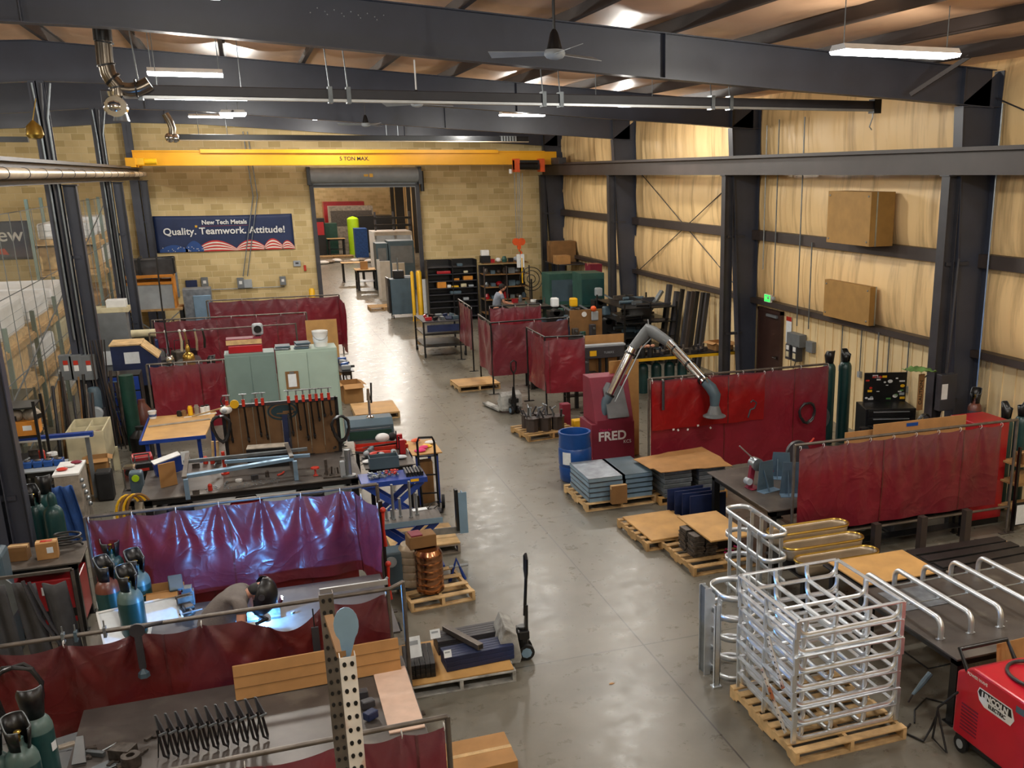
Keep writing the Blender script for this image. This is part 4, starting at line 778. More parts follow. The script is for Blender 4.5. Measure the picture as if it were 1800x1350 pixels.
# ================================================================ pallets and sheets in the aisle at right
pallet(5.32, 12.78, .03, .95, 1.15, 'dark pallet with a tan board on it, left of the blue panels', 'wood', group='wooden pallets'); sheet('plywood_sheet', 'square tan board on the dark pallet left of the blue panels', 'board', 'plywood', 5.32, 12.78, .135, .78, 1.1, .02, .03)
pallet(5.62, 11.72, .02, 1.05, 1.2, 'dark pallet carrying stacked grey parts under a tan board', 'wood')
for k in range(4):
    S('casting_stack', '%s column of rough grey parts under the raised tan board' % ORD[k], 'metal parts', (lambda b: [b.box((random.uniform(-.015, .015), random.uniform(-.01, .01), .012+.028*i), (.17, .2, .024), random.uniform(-.1, .1)) for i in range(11)] and b)(MB()), 'scrap', (5.33+.19*(k % 2), 11.55+.28*(k//2), .13), group='columns of grey parts')
sheet('plywood_sheet', 'raised tan board on top of the grey parts near the blue panels', 'board', 'plywood', 5.66, 11.68, .45, .62, 1.08, .02, .02)
for k in range(3):
    S('pink_bracket', '%s bright pink bracket lying on the pallet beneath the raised board' % ORD[k], 'bracket', MB().tube([(0, 0, 0), (.04, -.1, 0), (-.02, -.2, 0)], .012, 6), 'pink', (5.72+.06*k, 11.45+.1*k, .145+.002*k), .4*k)
S('parts_crate', 'dark open bin of parts beneath the raised tan board', 'bin', MB().bx(-.18, .18, -.25, .25, 0, .2), 'black_metal', (5.86, 11.85, .13), bev=.01)
t = T('panel_rack', 'low rack holding the upright navy blue panels', 'rack', (6.05, 13.15, 0)); MB().bx(-.35, .35, -.3, .35, 0, .06).build('base', 'black_metal', t)
for k in range(4):
    S('navy_board', '%s upright navy panel with a pale top edge, counted from the back' % ORD[k], 'panel', MB().bx(-.3, .3, -.012, .012, 0, .42), 'dark_blue', (5.98+.06*k, 13.38-.15*k, .062), 0, 'navy panels standing by the grey table')
    
# stacks of formed panels
pallet(5.2, 14.72, .02, 1.22, 1.15, 'pallet under the stacked blue-grey formed panels by the blue drum')
for i in range(5):
    z = .132+i*.082
    for k, (x, w) in enumerate(((4.98, .62), (5.5, .52))):
        t = T('formed_panel', 'flanged blue-grey panel, %s layer of the %s stack by the blue drum' % (ORD[i], ('left', 'right')[k]), 'panel', (x+.01*(i % 2), 14.7, z), 0, 'blue-grey formed panels')
        MB().bx(-w/2, w/2, -.5, .5, .058, .066).build('face', 'silver_box' if k == 0 else 'slate', t); b = MB(); b.bx(-w/2, w/2, -.5, -.494, .0, .062); b.bx(-w/2, -w/2+.006, -.5, .5, 0, .062); b.bx(w/2-.006, w/2, -.5, .5, 0, .062); b.bx(-w/2, w/2, .494, .5, 0, .062); b.build('flange', 'pale_blue_steel', t)
carton(5.12, 14.05, .12, .26, .1, .3, 'small torn cardboard piece tucked into the front of the panel stack', 'dark_cardboard')
pallet(6.42, 14.55, -.02, 1.2, 1.15, 'pallet under the grey panel stacks and the big cardboard sheets', 'plywood')
for k, x in enumerate((6.12, 6.72)):
    for i in range(6):
        t = T('formed_panel', 'grey panel, %s layer of the %s stack under the cardboard' % (ORD[i], ('left', 'right')[k]), 'panel', (x+random.uniform(-.01, .01), 14.42, .132+i*.076), 0, 'grey panels under the cardboard sheets')
        MB().bx(-.24, .24, -.45, .45, 0, .066).build('panel_body', 'silver_box' if i % 2 else 'dull_galv', t, bev=.006)
sheet('cardboard_sheet', 'two large cardboard sheets laid over the grey panel stacks', 'cardboard', 'cardboard', 6.36, 14.35, .60, 1.3, 1.05, .01, .06, warp=.05, layers=2)
# ---- FRED fume extractor
fx0, fx1, fy = 5.47, 6.3, 16.4
t = T('fume_extractor', 'crimson fume extractor cabinet lettered FRED beside the blue drum', 'fume extractor', ((fx0+fx1)/2, fy+.35, 0))
MB().bx(-.415, .415, -.35, .35, .02, .82).build('lower_cabinet', 'crimson', t, bev=.012)
b = MB(); b.prism([(-.35, .82), (.35, .82), (.35, 1.62), (-.05, 1.62)], .74, (-.34, 0, 0), (0, 1, 0), (0, 0, 1), (1, 0, 0)); b.build('upper_hood', 'crimson', t, bev=.01)
b = MB(); b.add([(-.12+.02, -.35+.02-.02, .9), (.3, -.35+.0, .9), (.26, -.14, 1.42), (-.04, -.10, 1.52), (-.12, -.14, 1.42)], [(0, 1, 2, 3, 4)]); b.build('slanted_cover', 'grey_paint', t, solid=.05)
MB().bx(-.3, .36, -.355, -.35, .8, .88).build('band', 'crimson', t)
text('FRED', 'white', .235, t, (-.02, -.356, .5), bold=.006); text('KCS', 'white', .085, t, (.27, -.356, .42)); text('Clean Air', 'pink', .06, t, (-.15, -.356, .68))
# articulated arm
y0 = 16.55
t = T('extraction_arm', 'big silver articulated extraction arm rising from the crimson extractor', 'extraction arm', (0, 0, 0))
A0, A1, A2, A3 = Y(1058, 738, y0), Y(1066, 705, y0), Y(1112, 612, y0), Y(1133, 588, y0)
b = MB(); b.tube([A0, A1, A1.lerp(A2, .12)], [.1, .1, .085], 14); b.build('base_elbow', 'slate', t, smooth=True)
b = MB(); b.tube([A1.lerp(A2, .1), A2], .085, 16); b.build('lower_tube', 'chrome', t, smooth=True)
B0, B1, B2 = Y(1147, 583, y0-.1), Y(1180, 605, y0-.45), Y(1240, 672, 15.1)
b = MB(); b.tube([A2, A3, (A3+B0)/2+Vector((0, 0, .06)), B0, B1], [.08, .11, .12, .11, .085], 14); b.build('elbow_hose', 'grey_paint', t, smooth=True)
b = MB(); b.tube([B1.lerp(B0, .1), B1.lerp(B2, 1)], .085, 16); b.build('upper_tube', 'chrome', t, smooth=True)
C1, C2, C3 = Y(1250, 682, 15), Y(1257, 695, 14.95), Y(1256, 715, 14.95)
b = MB(); b.tube([B2, C1, C2, C3], [.085, .1, .1, .075], 14); b.build('nozzle_elbow', 'slate', t, smooth=True)
b = MB(); b.lathe(C3-Vector((0, 0, .17)), [(.2, 0), (.2, .015), (.13, .05), (.08, .19)], 20); b.build('nozzle_hood', 'grey_paint', t, smooth=True)
b = MB(); b.tube([A1+Vector((.13, -.1, 0)), A2+Vector((.12, -.1, 0)), A3+Vector((.1, -.1, -.05))], .014, 6); b.tube([B1+Vector((-.05, -.1, .1)), B2+Vector((-.05, -.1, .1)), C1], .014, 6); b.build('support_rod', 'galv', t, smooth=True)
for q in (A1.lerp(A2, .12), A1.lerp(A2, .9), B1.lerp(B2, .15), B1.lerp(B2, .55), B1.lerp(B2, .93)):
    d = (A2-A1) if q.x < A2.x+.01 else (B2-B1); d.normalize(); MB().cyl(q-d*.02, q+d*.02, .1, n=16).build('joint_clamp', 'black_metal', t, smooth=True)
MB().cyl(Y(1141, 578, y0), Y(1139, 562, y0), .012).build('pull_handle', 'light_grey', t)
# blue drum
t = T('plastic_drum', 'blue plastic drum with a white paper label beside the crimson extractor', 'drum', (4.98, 15.88, 0), 0)
b = MB(); b.lathe((0, 0, 0), [(.24, 0), (.27, .04), (.285, .25), (.275, .28), (.29, .31), (.29, .58), (.275, .61), (.285, .64), (.27, .82), (.285, .85), (.285, .88), (.25, .88), (.24, .8), (.25, .3), (0, .3)], 32); b.build('drum_body', 'blue_plastic', t, smooth=True)
b = MB(); b.grid(lambda u, v: (.294*math.cos(3.6+u*.55), .294*math.sin(3.6+u*.55), .34+.22*v), 6, 1); b.build('paper_label', 'paper', t, solid=.002); MB().lathe((0, 0, .55), [(.235, 0), (.1, .03), (0, .02)], 20).build('drum_contents', 'scrap', t)
# mid red curtain
MY = 15.3; ax = Y(1140, 668, MY).x; bx_ = Y(1455, 650, MY).x
curtain_frame('pipe frame of the bright red curtain behind the extraction arm', [(ax, MY), (bx_, MY)], 1.82, [(ax, MY), (bx_, MY)])
cm = curtain('welding_curtain', 'long red welding curtain behind the extraction arm, bright along its left half', [(ax+.03, MY-.03), (bx_, MY-.03)], 1.8, .12, 'vinyl', amp=.02, ties=6, seed=11, sag=.02)
mx_ = Y(1340, 660, MY).x
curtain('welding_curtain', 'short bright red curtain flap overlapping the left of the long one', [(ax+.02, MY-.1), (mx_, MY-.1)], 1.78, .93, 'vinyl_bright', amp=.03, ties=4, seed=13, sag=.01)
t = T('curtain_weight', 'dark slim tube hanging on the left of the bright red curtain flap', 'tube', Y(1166, 670, MY-.16)); b = MB(); b.tube([(0, 0, 0), (0, 0, -.5)], .025, 10); b.build('tube', 'charcoal_steel', t, smooth=True); MB().tube([(0, 0, 0), (0, .05, .03)], .006).build('hook', 'galv', t)
t = T('cardboard_sheet', 'tall tan board leaning between the extractor and the red curtain', 'board', (6.3, 16.95, 0)); b = MB(); b.bx(-.28, .3, -.01, .01, 0, 1.85); b.build('board', 'plywood', t)
# tool chest with stickers on lid
t = T('tool_chest', 'black tool chest whose open lid is covered with stickers', 'tool chest', (10.8, 15.05, 0), -.3)
t.scale = (1.12, 1.15, .96)
MB().bx(-.42, .42, -.28, .28, .12, 1.05).build('chest_body', 'black_metal', t, bev=.01)
for i, z in enumerate((.2, .4, .6, .76, .9)):
    d = MB().bx(-.38, .38, -.3, -.28, z, z+.125).build('drawer', 'black_metal', t, bev=.004); MB().bx(-.3, .3, -.325, -.3, z+.09, z+.105).build('drawer_pull', 'aluminium', d)
for sx in (-.32, .32):
    for sy in (-.2, .2): caster(t, sx, sy, .05)
ld_ = MB().bx(-.3, .42, .26, .29, 1.05, 1.62).build('lid', 'black_metal', t)
rn = random.Random(5)
for k in range(26):
    x = -.26+.64*rn.random(); z = 1.1+.47*rn.random(); s = rn.uniform(.02, .05); b = MB()
    if k % 3 == 0: b.prism([(s*math.cos(a*PI/5), s*.8*math.sin(a*PI/5)) for a in range(10)], .002, (x, .258, z), (1, 0, 0), (0, 0, 1), (0, -1, 0))
    else: b.box((x, .257, z), (s*2, .002, s*rn.uniform(.6, 1.2)), 0)
    b.build('sticker', ['white', 'white', 'yellow', 'tool_red', 'white', 'light_grey', 'green_case'][k % 7], ld_)
for k in range(2):
    cylz(Y(1455+28*k, 700, 16.3).x, 16.3, ('teal gas cylinder left of the sticker-covered tool chest', 'teal gas cylinder nearest the sticker-covered tool chest')[k], 'cyl_green', h=1.62, r=.125, tag=False)
cylz(XX(1712, 720, RX-.45).x, XX(1712, 730, RX-.45).y, 'dark gas cylinder against the ribbed wall, right of the dark column', 'charcoal_steel', h=1.5, r=.115, sh='cyl_brown', tag=False)
for k in range(2): cylz(10.75+.32*k, 11.85, ('teal gas cylinder left of its twin behind the frame at the right edge', 'teal gas cylinder right of its twin behind the frame at the right edge')[k], 'cyl_green', h=1.5, tag=False)
# boxes on the insulated wall, exit lamp, electrical boxes, signs
def wallbox(label, x0, ya, yb, z0, z1, m='brown_panel'):
    t = T('wall_box', label, 'box', (RX, (ya+yb)/2, z0), 0, 'brown boxes on the insulated wall'); MB().bx(x0-RX, -.21, -(yb-ya)/2, (yb-ya)/2, 0, z1-z0).build('box_body', m, t, bev=.005)
    b = MB()
    for sy in (-1, 1):
        for sz in (.08, z1-z0-.08): b.ball((x0-RX-.004, sy*((yb-ya)/2-.08), sz), .018, 8)
    b.bx(x0-RX+.12, x0-RX+.15, -(yb-ya)/2-.004, -(yb-ya)/2, 0, z1-z0); b.build('fastener', 'galv', t); return t
mat('osb', 'a37c40', .7, 0, .08, 5)
wallbox('large deep tan-brown box high on the insulated wall', 10.72, 15.78, 17.25, 3.85, 4.83, 'osb'); wallbox('thinner tan-brown box low on the insulated wall above the ribbed sheeting', 11.1, 16.2, 17.85, 2.3, 3.05, 'osb')
t = T('exit_lamp', 'small green glowing exit lamp above the brown door', 'exit light', XX(1352, 524, RX-.2)); MB().bx(-.05, .0, -.15, .15, -.09, .09).build('housing', 'white', t); MB().bx(-.058, -.05, -.13, .13, -.075, .075).build('lens', 'exit_green', t)
b = MB()
for s in (-1, 1): b.ball((-.03, s*.1-.16, .02), .05)
b.build('emergency_head', 'light_grey', t); text('EXIT', 'white', .1, t, (-.061, 0, -.035), (PI/2, 0, -PI/2), ext=.001)
p = XX(1398, 608, RX-.15); t = T('electrical_box', 'dark cluster of electrical boxes and disconnects on the ribbed wall by the door', 'electrical box', (RX-.1, p.y, p.z)); MB().bx(-.12, .06, -.28, .28, .0, .28).build('panel_box', 'grey_paint', t, bev=.005)
for s in (-1, 1): o_ = MB().bx(-.16, -.0, s*.15-.1, s*.15+.1, -.32, .02).build('disconnect', 'charcoal_steel', t, bev=.005); MB().bx(-.165, -.16, s*.15-.06, s*.15+.06, -.1, .0).build('label_sticker', 'white', o_); MB().bx(-.165, -.16, s*.15-.06, s*.15+.06, -.26, -.14).build('outlet', 'cream', o_)
MB().tube([(-.08, -.1, -.32), (-.1, -.05, -.5), (-.1, .08, -.5), (-.08, .12, -.32)], .01, 6).build('cable', 'black_rubber', t)
p = XX(1421, 610, RX-.15); t = T('electrical_box', 'small grey square box right of the electrical cluster', 'electrical box', (RX-.06, p.y, p.z)); MB().bx(-.08, .02, -.14, .14, -.12, .12).build('box_body', 'grey_paint', t, bev=.005)
p = XX(1383, 580, RX-.1); t = T('notice', 'tall notice with red heading and small boxes beside the brown door', 'notice', (RX-.045, p.y, p.z)); MB().bx(-.006, 0, -.12, .12, -.3, .3).build('sheet', 'paper', t); MB().bx(-.009, -.006, -.12, .12, .2, .3).build('heading', 'tool_red', t)
# switch gear on the near right column
p = Y(1663, 690, 13.2); t = T('disconnect_switch', 'black disconnect switch fixed to the near right column', 'switch', (p.x, 13.2, p.z)); MB().bx(-.16, .16, -.06, .08, -.3, .32).build('switch_box', 'charcoal_steel', t, bev=.01); MB().bx(-.14, -.02, -.064, -.06, -.1, .16).build('label_sticker', 'white', t); MB().tube([(-.02, 0, .3), (0, .0, .9), (.05, .02, 2.2)], .02, 8).build('conduit', 'charcoal_steel', t); MB().tube([(-.05, 0, -.3), (-.1, 0, -.6), (.1, 0, -.7), (.15, 0, -.4)], .012).build('cable', 'beige_metal', t)
p = Y(1617, 700, 13.0); t = T('wrench_sign', 'tan board with black lettering hanging left of the near right column', 'board', (p.x, 13.0, p.z+.1)); MB().bar((0, .01, .2), (.35, .3, .2), .02).build('bracket_arm', 'black_metal', t); MB().bx(-.05, .06, -.01, .01, -.3, .3).build('board', 'dark_cardboard', t)
text('CAUTION', 'black_metal', .09, t, (.03, -.013, 0), (PI/2, -PI/2, 0))
p = Y(1620, 648, 12.9); t = T('balloon_fish', 'green translucent bag lying over the column bracket at right', 'bag', (p.x, 12.95, p.z)); b = MB(); b.grid(lambda u, v: (-.27+.54*u, -.1+.2*v+.02*noise.noise((u*5, v*4, 3)), .05*math.sin(PI*v)*math.sin(PI*u)+.05*noise.noise((u*6, v*5, 1))-.06*u), 20, 8); o_ = b.build('bag', 'bag_green', t, smooth=True, solid=.01)
b = MB(); b.tube(coil((0, 0, 0), .12, 4, .012, 'xz', 1.4, .08, 4), .014, 6); p = Y(1623, 740, 12.95); S('welding_lead', 'black cable loops hanging on the near right column', 'cable', b, 'hose_black', (p.x, 12.9, p.z), smooth=True)
# items at right edge
t = T('clipboard', 'white sheet on a clipboard hanging on the frame at the right edge', 'clipboard', Y(1795, 905, RY-.06)); MB().bx(-.12, .12, -.006, 0, -.16, .2).build('board', 'black_metal', t); MB().bx(-.1, .1, -.01, -.006, -.14, .16).build('paper', 'paper', t)
rackshelf('shelf_unit', 'timber shelf unit with small boxes behind the frame at the right edge', 10.25, 10.95, 10.95, 11.35, 1.3, (.3, .7, 1.0), 'black_metal', sm='wood')
for k, (z, w) in enumerate(((.71, .22), (.71, .16), (1.01, .25))): carton(10.45+.27*k % .5, 11.1, z+.0, w, .2, .15, 'small carton number %s on the timber shelf at the right edge' % ORD[k], 'dark_cardboard' if k else 'wood')
# dark frame uprights seen under right curtain
for k in range(3):
    S('steel_stub', '%s rusty upright stub seen beneath the right red curtain' % ORD[k], 'post', MB().bx(-.05, .05, -.05, .05, 0, .62), 'brown_steel', (7.55+.75*k, 10.55, 0))
# ================================================================ left foreground bay
mat('pink_board', 'cdb09c', .7, 0, .08)
table('welding_table', 'nearest steel table at the lower left covered with scrap and black brackets', 'table', -1.72, .97, 6.75, 8.72, .8, lw=.1)
for k in range(11):
    p = G(292+17.4*k, 1333-3.4*k, .8)
    t = T('bracket_frame', '%s black steel bracket frame from the left in the row on the nearest table' % ORD[k], 'bracket', (p.x, p.y, .8), .62, 'row of black bracket frames'); t.scale = (1.3, 1.3, 1.22)
    b = MB(); b.tube([(-.012, .03, .2), (-.014, -.01, .03), (0, -.03, .014), (.014, -.01, .03), (.012, .03, .2)], .009, 6); b.build('leg_loop', 'black_metal', t, smooth=True)
    b = MB(); b.prism([(0, 0), (.07, 0), (.09, .10), (.075, .10)], .008, (.002, -.03, .19), (0, 1, 0), (0, 0, 1)); b.build('head_plate', 'charcoal_steel', t); b = MB(); b.bx(-.035, .014, -.03, -.018, .186, .198); b.bar((.006, .04, .19), (.006, .06, .29), .012, .01); b.build('bright_edge', 'dull_galv', t)
    b = MB(); b.cyl((-.03, .03, .01), (-.012, .02, .19), .004, n=6); b.build('prop_rod', 'black_metal', t)
    if k == 0: pass
def blk(name, label, cat, px, py, z, d, rz, m, **kw):
    g = G(px, py, z); b = MB(); b.bx(-d[0]/2, d[0]/2, -d[1]/2, d[1]/2, 0, d[2]); return S(name, label, cat, b, m, (g.x, g.y, z), rz, bev=.004, **kw)
blk('steel_block', 'solid grey steel block among the scrap on the nearest table', 'block', 218, 1332, .802, (.17, .13, .1), -.5, 'scrap')
blk('angle_offcut', 'short flat bar offcut left of the steel block on the nearest table', 'offcut', 168, 1328, .802, (.16, .04, .04), -.55, 'dull_galv')
blk('steel_plate', 'thin square scrap plate near the bottom edge of the nearest table', 'plate', 185, 1348, .802, (.16, .12, .012), .5, 'dull_galv')
blk('white_rag', 'small pale rag at the far left corner of the nearest table', 'rag', 118, 1312, .802, (.12, .06, .02), .3, 'grey_wood')
p = G(140, 1345, .8); b = MB(); b.prism([(-.05, 0), (.05, 0), (.03, .22), (-.02, .22)], .03, (0, 0, 0), (1, 0, 0), (.0, .75, .65)); S('wedge', 'pale tapered metal wedge on the nearest table', 'wedge', b, 'galv', (p.x, p.y, .805))
p = G(232, 1345, .8); b = MB(); b.lathe((0, 0, 0), [(.03, 0), (.07, 0), (.075, .04), (.07, .09), (.032, .09), (.03, 0)], 20); S('bearing', 'round steel bearing housing beside the steel block', 'bearing', b, 'scrap', (p.x, p.y, .802), smooth=True)
b = MB(); p = G(180, 1322, .8); q = G(205, 1308, .8); b.cyl(p+Vector((0, 0, .01)), q+Vector((0, 0, .01)), .007); S('rod', 'thin steel rod lying left of the steel block', 'rod', b, 'galv')
for k, (px, py) in enumerate(((150, 1335), (196, 1345), (247, 1325), (160, 1318), (262, 1300), (210, 1350))):
    g = G(px, py, .8); b = MB(); b.box((0, 0, .012), (.07, .03, .02), k); b.box((.03, .01, .012), (.02, .06, .015), k+.4); S('scrap_piece', '%s small scrap steel piece on the nearest table' % ORD[k], 'scrap', b, 'scrap', (g.x, g.y, .802), group='small scrap on the nearest table')
# long flat carton and board at the back of that table
p0 = G(437, 1237, .8); p1 = G(690, 1195, .8)
t = T('cardboard_sheet', 'long cardboard carton flat standing along the back of the nearest table', 'cardboard', (.12, 8.42, .802), .02); t.rotation_euler = (-.25, 0, .02)
MB().bx(-.62, .8, -.02, .02, 0, .3).build('carton_face', 'cardboard', t, bev=.003); [MB().bx(-.62, .8, -.024, -.018, q_, q_+.006).build('fold_line', 'dark_cardboard', t) for q_ in (.1, .2)]
t = T('plywood_sheet', 'pinkish board lying at the right end of the nearest table', 'board', (.79, 7.98, .802)); MB().bx(-.12, .17, -.62, .5, 0, .012).build('board', 'pink_board', t)
for k, (px, py) in enumerate(((636, 1225), (647, 1242), (652, 1262))):
    g = G(px, py, .82); S('pipe_fitting', '%s dark fitting on the pinkish board of the nearest table' % ORD[k], 'fitting', MB().box((0, 0, .035), (.11, .08, .07), .3*k), 'dark_blue' if k == 2 else 'charcoal_steel', (g.x, g.y, .816), bev=.01)
# ---- gas cylinders at lower left
for px, py, z, lb, m in ((66, 1262, 1.3, 'rearmost dark teal gas cylinder of the cluster at the lower left corner', 'cyl_green'), (42, 1318, 1.22, 'middle gas cylinder of the cluster at the lower left corner', 'cyl_green'), (-8, 1330, 1.2, 'front gas cylinder of the cluster at the lower left corner, with a wide open guard', 'cyl_green')):
    g = G(px, py, z); cylz(g.x-.02, g.y, lb, m, h=z+.03, r=.112, sh='cyl_grey')
g = G(20, 1345, 1.25)
t = T('tool_case', 'ribbed green plastic case on a dark cart at the lower left corner', 'case', (g.x-.15, g.y-.22, 1.12), .5); MB().bx(-.2, .2, -.13, .13, 0, .1).build('case_body', 'green_case', t, bev=.02)
b = MB()
for k in range(7): b.bx(-.17+.05*k, -.15+.05*k, -.11, .11, .1, .108)
b.build('ribs', 'green_case', t); MB().bx(-.22, .22, -.15, .15, -.03, 0).build('tray', 'slate', t)
t = T('tool_cart', 'dark cart under the green case at the lower left corner', 'cart', (g.x-.15, g.y-.22, 0), .5); b = MB(); legs4(b, .42, .28, 1.0, .03); b.build('cart_frame', 'black_metal', t); MB().box((0, 0, 1.04), (.44, .3, .09)).build('top_tray', 'slate', t, bev=.01); MB().box((0, 0, .3), (.42, .28, .02)).build('lower_tray', 'slate', t)
b = MB(); b.tube(coil((0, 0, 0), .18, 3, .014, 'xz', 1.6, .12, 9), .016, 8); g = G(8, 1180, 1.45); S('welding_lead', 'heavy black cable loops hanging over the front red curtain at the left edge', 'cable', b, 'hose_black', (g.x-.02, 8.62, 1.16), smooth=True)
# ---- front curtain
FYc = 8.85
def FXc(px, py): return Y(px, py, FYc)
xl = -2.35; xr = FXc(682, 1045).x
curtain_frame('pipe frame carrying the long front red curtain', [(xl, FYc), (xr+.02, FYc), (G(711, 1031, 1.44).x, FYc+.12)], 1.44, [(xr, FYc), (G(711, 1031, 1.44).x, FYc+.12), (xl+.02, FYc)])
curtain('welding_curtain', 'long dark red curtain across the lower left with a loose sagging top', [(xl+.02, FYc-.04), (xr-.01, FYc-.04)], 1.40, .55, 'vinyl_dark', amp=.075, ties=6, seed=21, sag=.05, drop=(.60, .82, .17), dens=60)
for k, (px, py) in enumerate(((111, 1120), (133, 1115), (184, 1108))):
    g = Y(px, py, FYc); t = T('spring_clamp', '%s small silver clamp from the left gripping the front curtain pipe' % ORD[k], 'clamp', (g.x, FYc, 1.44), 0, 'small clamps on the front curtain pipe'); MB().bx(-.012, .012, -.03, .03, -.05, .04).build('clamp_body', 'galv' if k != 1 else 'slate', t); MB().cyl((0, 0, .04), (0, 0, .1), .006).build('screw', 'galv', t)
g = Y(241, 1090, FYc)
t = T('round_paddle_gauge', 'dark round disc tool hanging on a long arm over the front red curtain', 'tool', (g.x, FYc-.09, 1.44)); b = MB(); b.cyl((0, -.012, 0), (0, .012, 0), .062, n=24); b.bx(-.028, .028, -.01, .01, -.36, 0); b.build('disc_arm', 'charcoal_steel', t); MB().cyl((.05, .03, .01), (.2, .03, .03), .016).build('cross_handle', 'charcoal_steel', t); b = MB(); b.lathe((0, 0, -.44), [(.0, 0), (.05, .0), (.045, .04), (.01, .08)], 6); b.build('weight', 'slate', t)
g = Y(553, 1110, FYc); t = T('flat_spanner', 'long dark flat tool hanging at the right of the front red curtain', 'tool', (g.x, FYc-.1, 1.42)); MB().cyl((0, 0, -.02), (0, 0, -.2), .006).build('cord', 'black_rubber', t); MB().bx(-.03, .035, -.01, .01, -.55, -.2).build('blade', 'charcoal_steel', t, bev=.005)
g = Y(618, 1042, FYc); t = T('level', 'pale silver straightedge lying along the top of the front curtain pipe', 'straightedge', (g.x+.02, FYc+.05, 1.47)); MB().bx(-.3, .32, -.012, .012, 0, .05).build('bar', 'pale_rail', t)
# ---- third, nearest curtain at the bottom
NY = 6.45; z3 = 1.4
nl = Y(240, 1351, NY).x-1.2; nr = Y(786, 1256, NY).x
curtain_frame('pipe frame of the nearest curtain at the bottom edge', [(nl, NY), (nr, NY)], z3, [(nr, NY), (nl, NY)])
curtain('welding_curtain', 'nearest red curtain cut off by the bottom edge, left of the perforated post', [(nl+.05, NY-.04), (Y(590, 1300, NY).x, NY-.04)], z3-.06, .6, 'vinyl', amp=.03, ties=4, seed=31, sag=.04, drop=None)
curtain('welding_curtain', 'nearest red curtain cut off by the bottom edge, right of the perforated post', [(Y(628, 1300, NY).x, NY-.04), (nr-.03, NY-.04)], z3-.06, .6, 'vinyl_wine', amp=.03, ties=2, seed=32, sag=.03)
carton(1.42, 7.62, 0, .62, .5, .3, 'tan cardboard box top peeking in at the bottom edge', 'cardboard')
# perforated rack upright close to the camera
def upright(label, p, px_w, zt, m, holes=True):
    t = T('rack_upright', label, 'rack upright', (p.x, p.y, 0), 0, 'perforated rack posts near the camera')
    b = MB(); b.bx(-.038, .038, -.002, .002, 0, zt); b.bx(-.038, -.034, 0, .06, 0, zt); b.bx(.034, .038, 0, .06, 0, zt); b.build('post_channel', m, t)
    b = MB(); n = int(zt/.0508/1.0)
    for k in range(n):
        z = zt-.035-k*.072
        if z < .2: break
        for s in (-1, 1): b.prism([(s*.018+.010*math.cos(a), .012*math.sin(a)*(1.3 if math.sin(a) < 0 else 1)) for a in [j*PI/4 for j in range(8)]], .003, (0, -.0025, z), (1, 0, 0), (0, 0, 1), (0, -1, 0))
    o_ = b.build('slot_holes', 'black_metal', t); o_['kind'] = 'stuff'
    MB().bx(-.05, .05, -.05, .08, 0, .01).build('foot_plate', m, t); return t
p = Y(611, 1155, 4.55); upright('rusty white perforated rack post with black slots at the bottom centre', p, 0, p.z, 'rust')
p = Y(573, 1045, 5.35); t = upright('thinner grey perforated rack post behind the rusty white one', p, 0, p.z, 'rod_steel')
p = Y(601, 1092, 4.62); t = T('paddle_plate', 'pale blue round-ended plate fixed behind the rusty white post', 'plate', (p.x+.02, 4.66, p.z-.16)); b = MB(); b.prism([(-.02, -.14)]+[(.06*math.cos(a), .12+.095*math.sin(a)) for a in [-.9+i*(PI+1.8)/14 for i in range(15)]][::-1][::-1]+[(-.035, .0)], .006, (0, 0, 0), (1, 0, 0), (0, 0, 1)); b.build('plate', 'pale_blue_steel', t)
p = Y(582, 1110, 4.7); S('brace', 'rough timber-coloured brace between the two perforated posts', 'brace', MB().bar(Y(578, 1085, 5.2), Y(600, 1150, 4.65), .045, .03), 'dark_cardboard')
# ---- welding bay: tables, cylinders, welder
table('welding_table', 'steel table where the welder works, glowing blue around the arc', 'table', -.28, 1.02, 9.15, 10.72, .85, lw=.09)
table('work_bench', 'bench behind the welder holding a vise, cartons and a white board', 'bench', -1.3, -.45, 9.95, 10.75, .8, lw=.07)
C2Y = 11.5
x2l, x2r = Y(150, 915, C2Y).x, Y(618.7, 857, C2Y).x
curtain_frame('pipe frame of the curtain lit blue by the welding arc', [(x2l, C2Y), (x2r, C2Y), (G(661, 848, 1.66).x, C2Y+.02)], 1.66, [(x2l, C2Y), (G(661, 848, 1.66).x, C2Y+.02)])
curtain('welding_curtain', 'large red curtain lit blue and violet by the welding arc', [(x2l+.02, C2Y-.04), (x2r, C2Y-.04), (Y(663.5, 894.7, 10.75).x, 10.75)], 1.64, .62, 'vinyl_wine', amp=.045, ties=8, seed=41, sag=.03, dens=60)
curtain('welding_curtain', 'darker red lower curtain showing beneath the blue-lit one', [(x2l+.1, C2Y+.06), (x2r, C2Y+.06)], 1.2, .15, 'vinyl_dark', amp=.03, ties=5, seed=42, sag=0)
S('work_clamp', 'clamp with pale tubing at the upper right corner of the blue-lit curtain', 'clamp', MB().tube([(0, 0, 0), (.02, 0, .04), (.06, 0, .02), (.1, 0, .06)], .014, 6), 'galv', (G(668, 1042, 1.47).x, FYc+.06, 1.475), smooth=True)
for (px, py, z, lb, m, sh) in ((187, 1018, 1.24, 'gas cylinder with a copper-brown shoulder in the welding bay', 'cyl_green', 'cyl_brown'), (226, 1035, 1.24, 'front grey-green gas cylinder of the welding bay, right of the brown one', 'cyl_green', 'cyl_grey'), (240, 1005, 1.22, 'rear grey-green gas cylinder of the welding bay near the curtain', 'cyl_green', 'cyl_grey'), (196, 975, 1.2, 'hidden rear gas cylinder of the welding bay', 'cyl_green', 'cyl_green')):
    g = G(px, py, z); cylz(g.x, g.y, lb, m, h=z, r=.12, sh=sh)
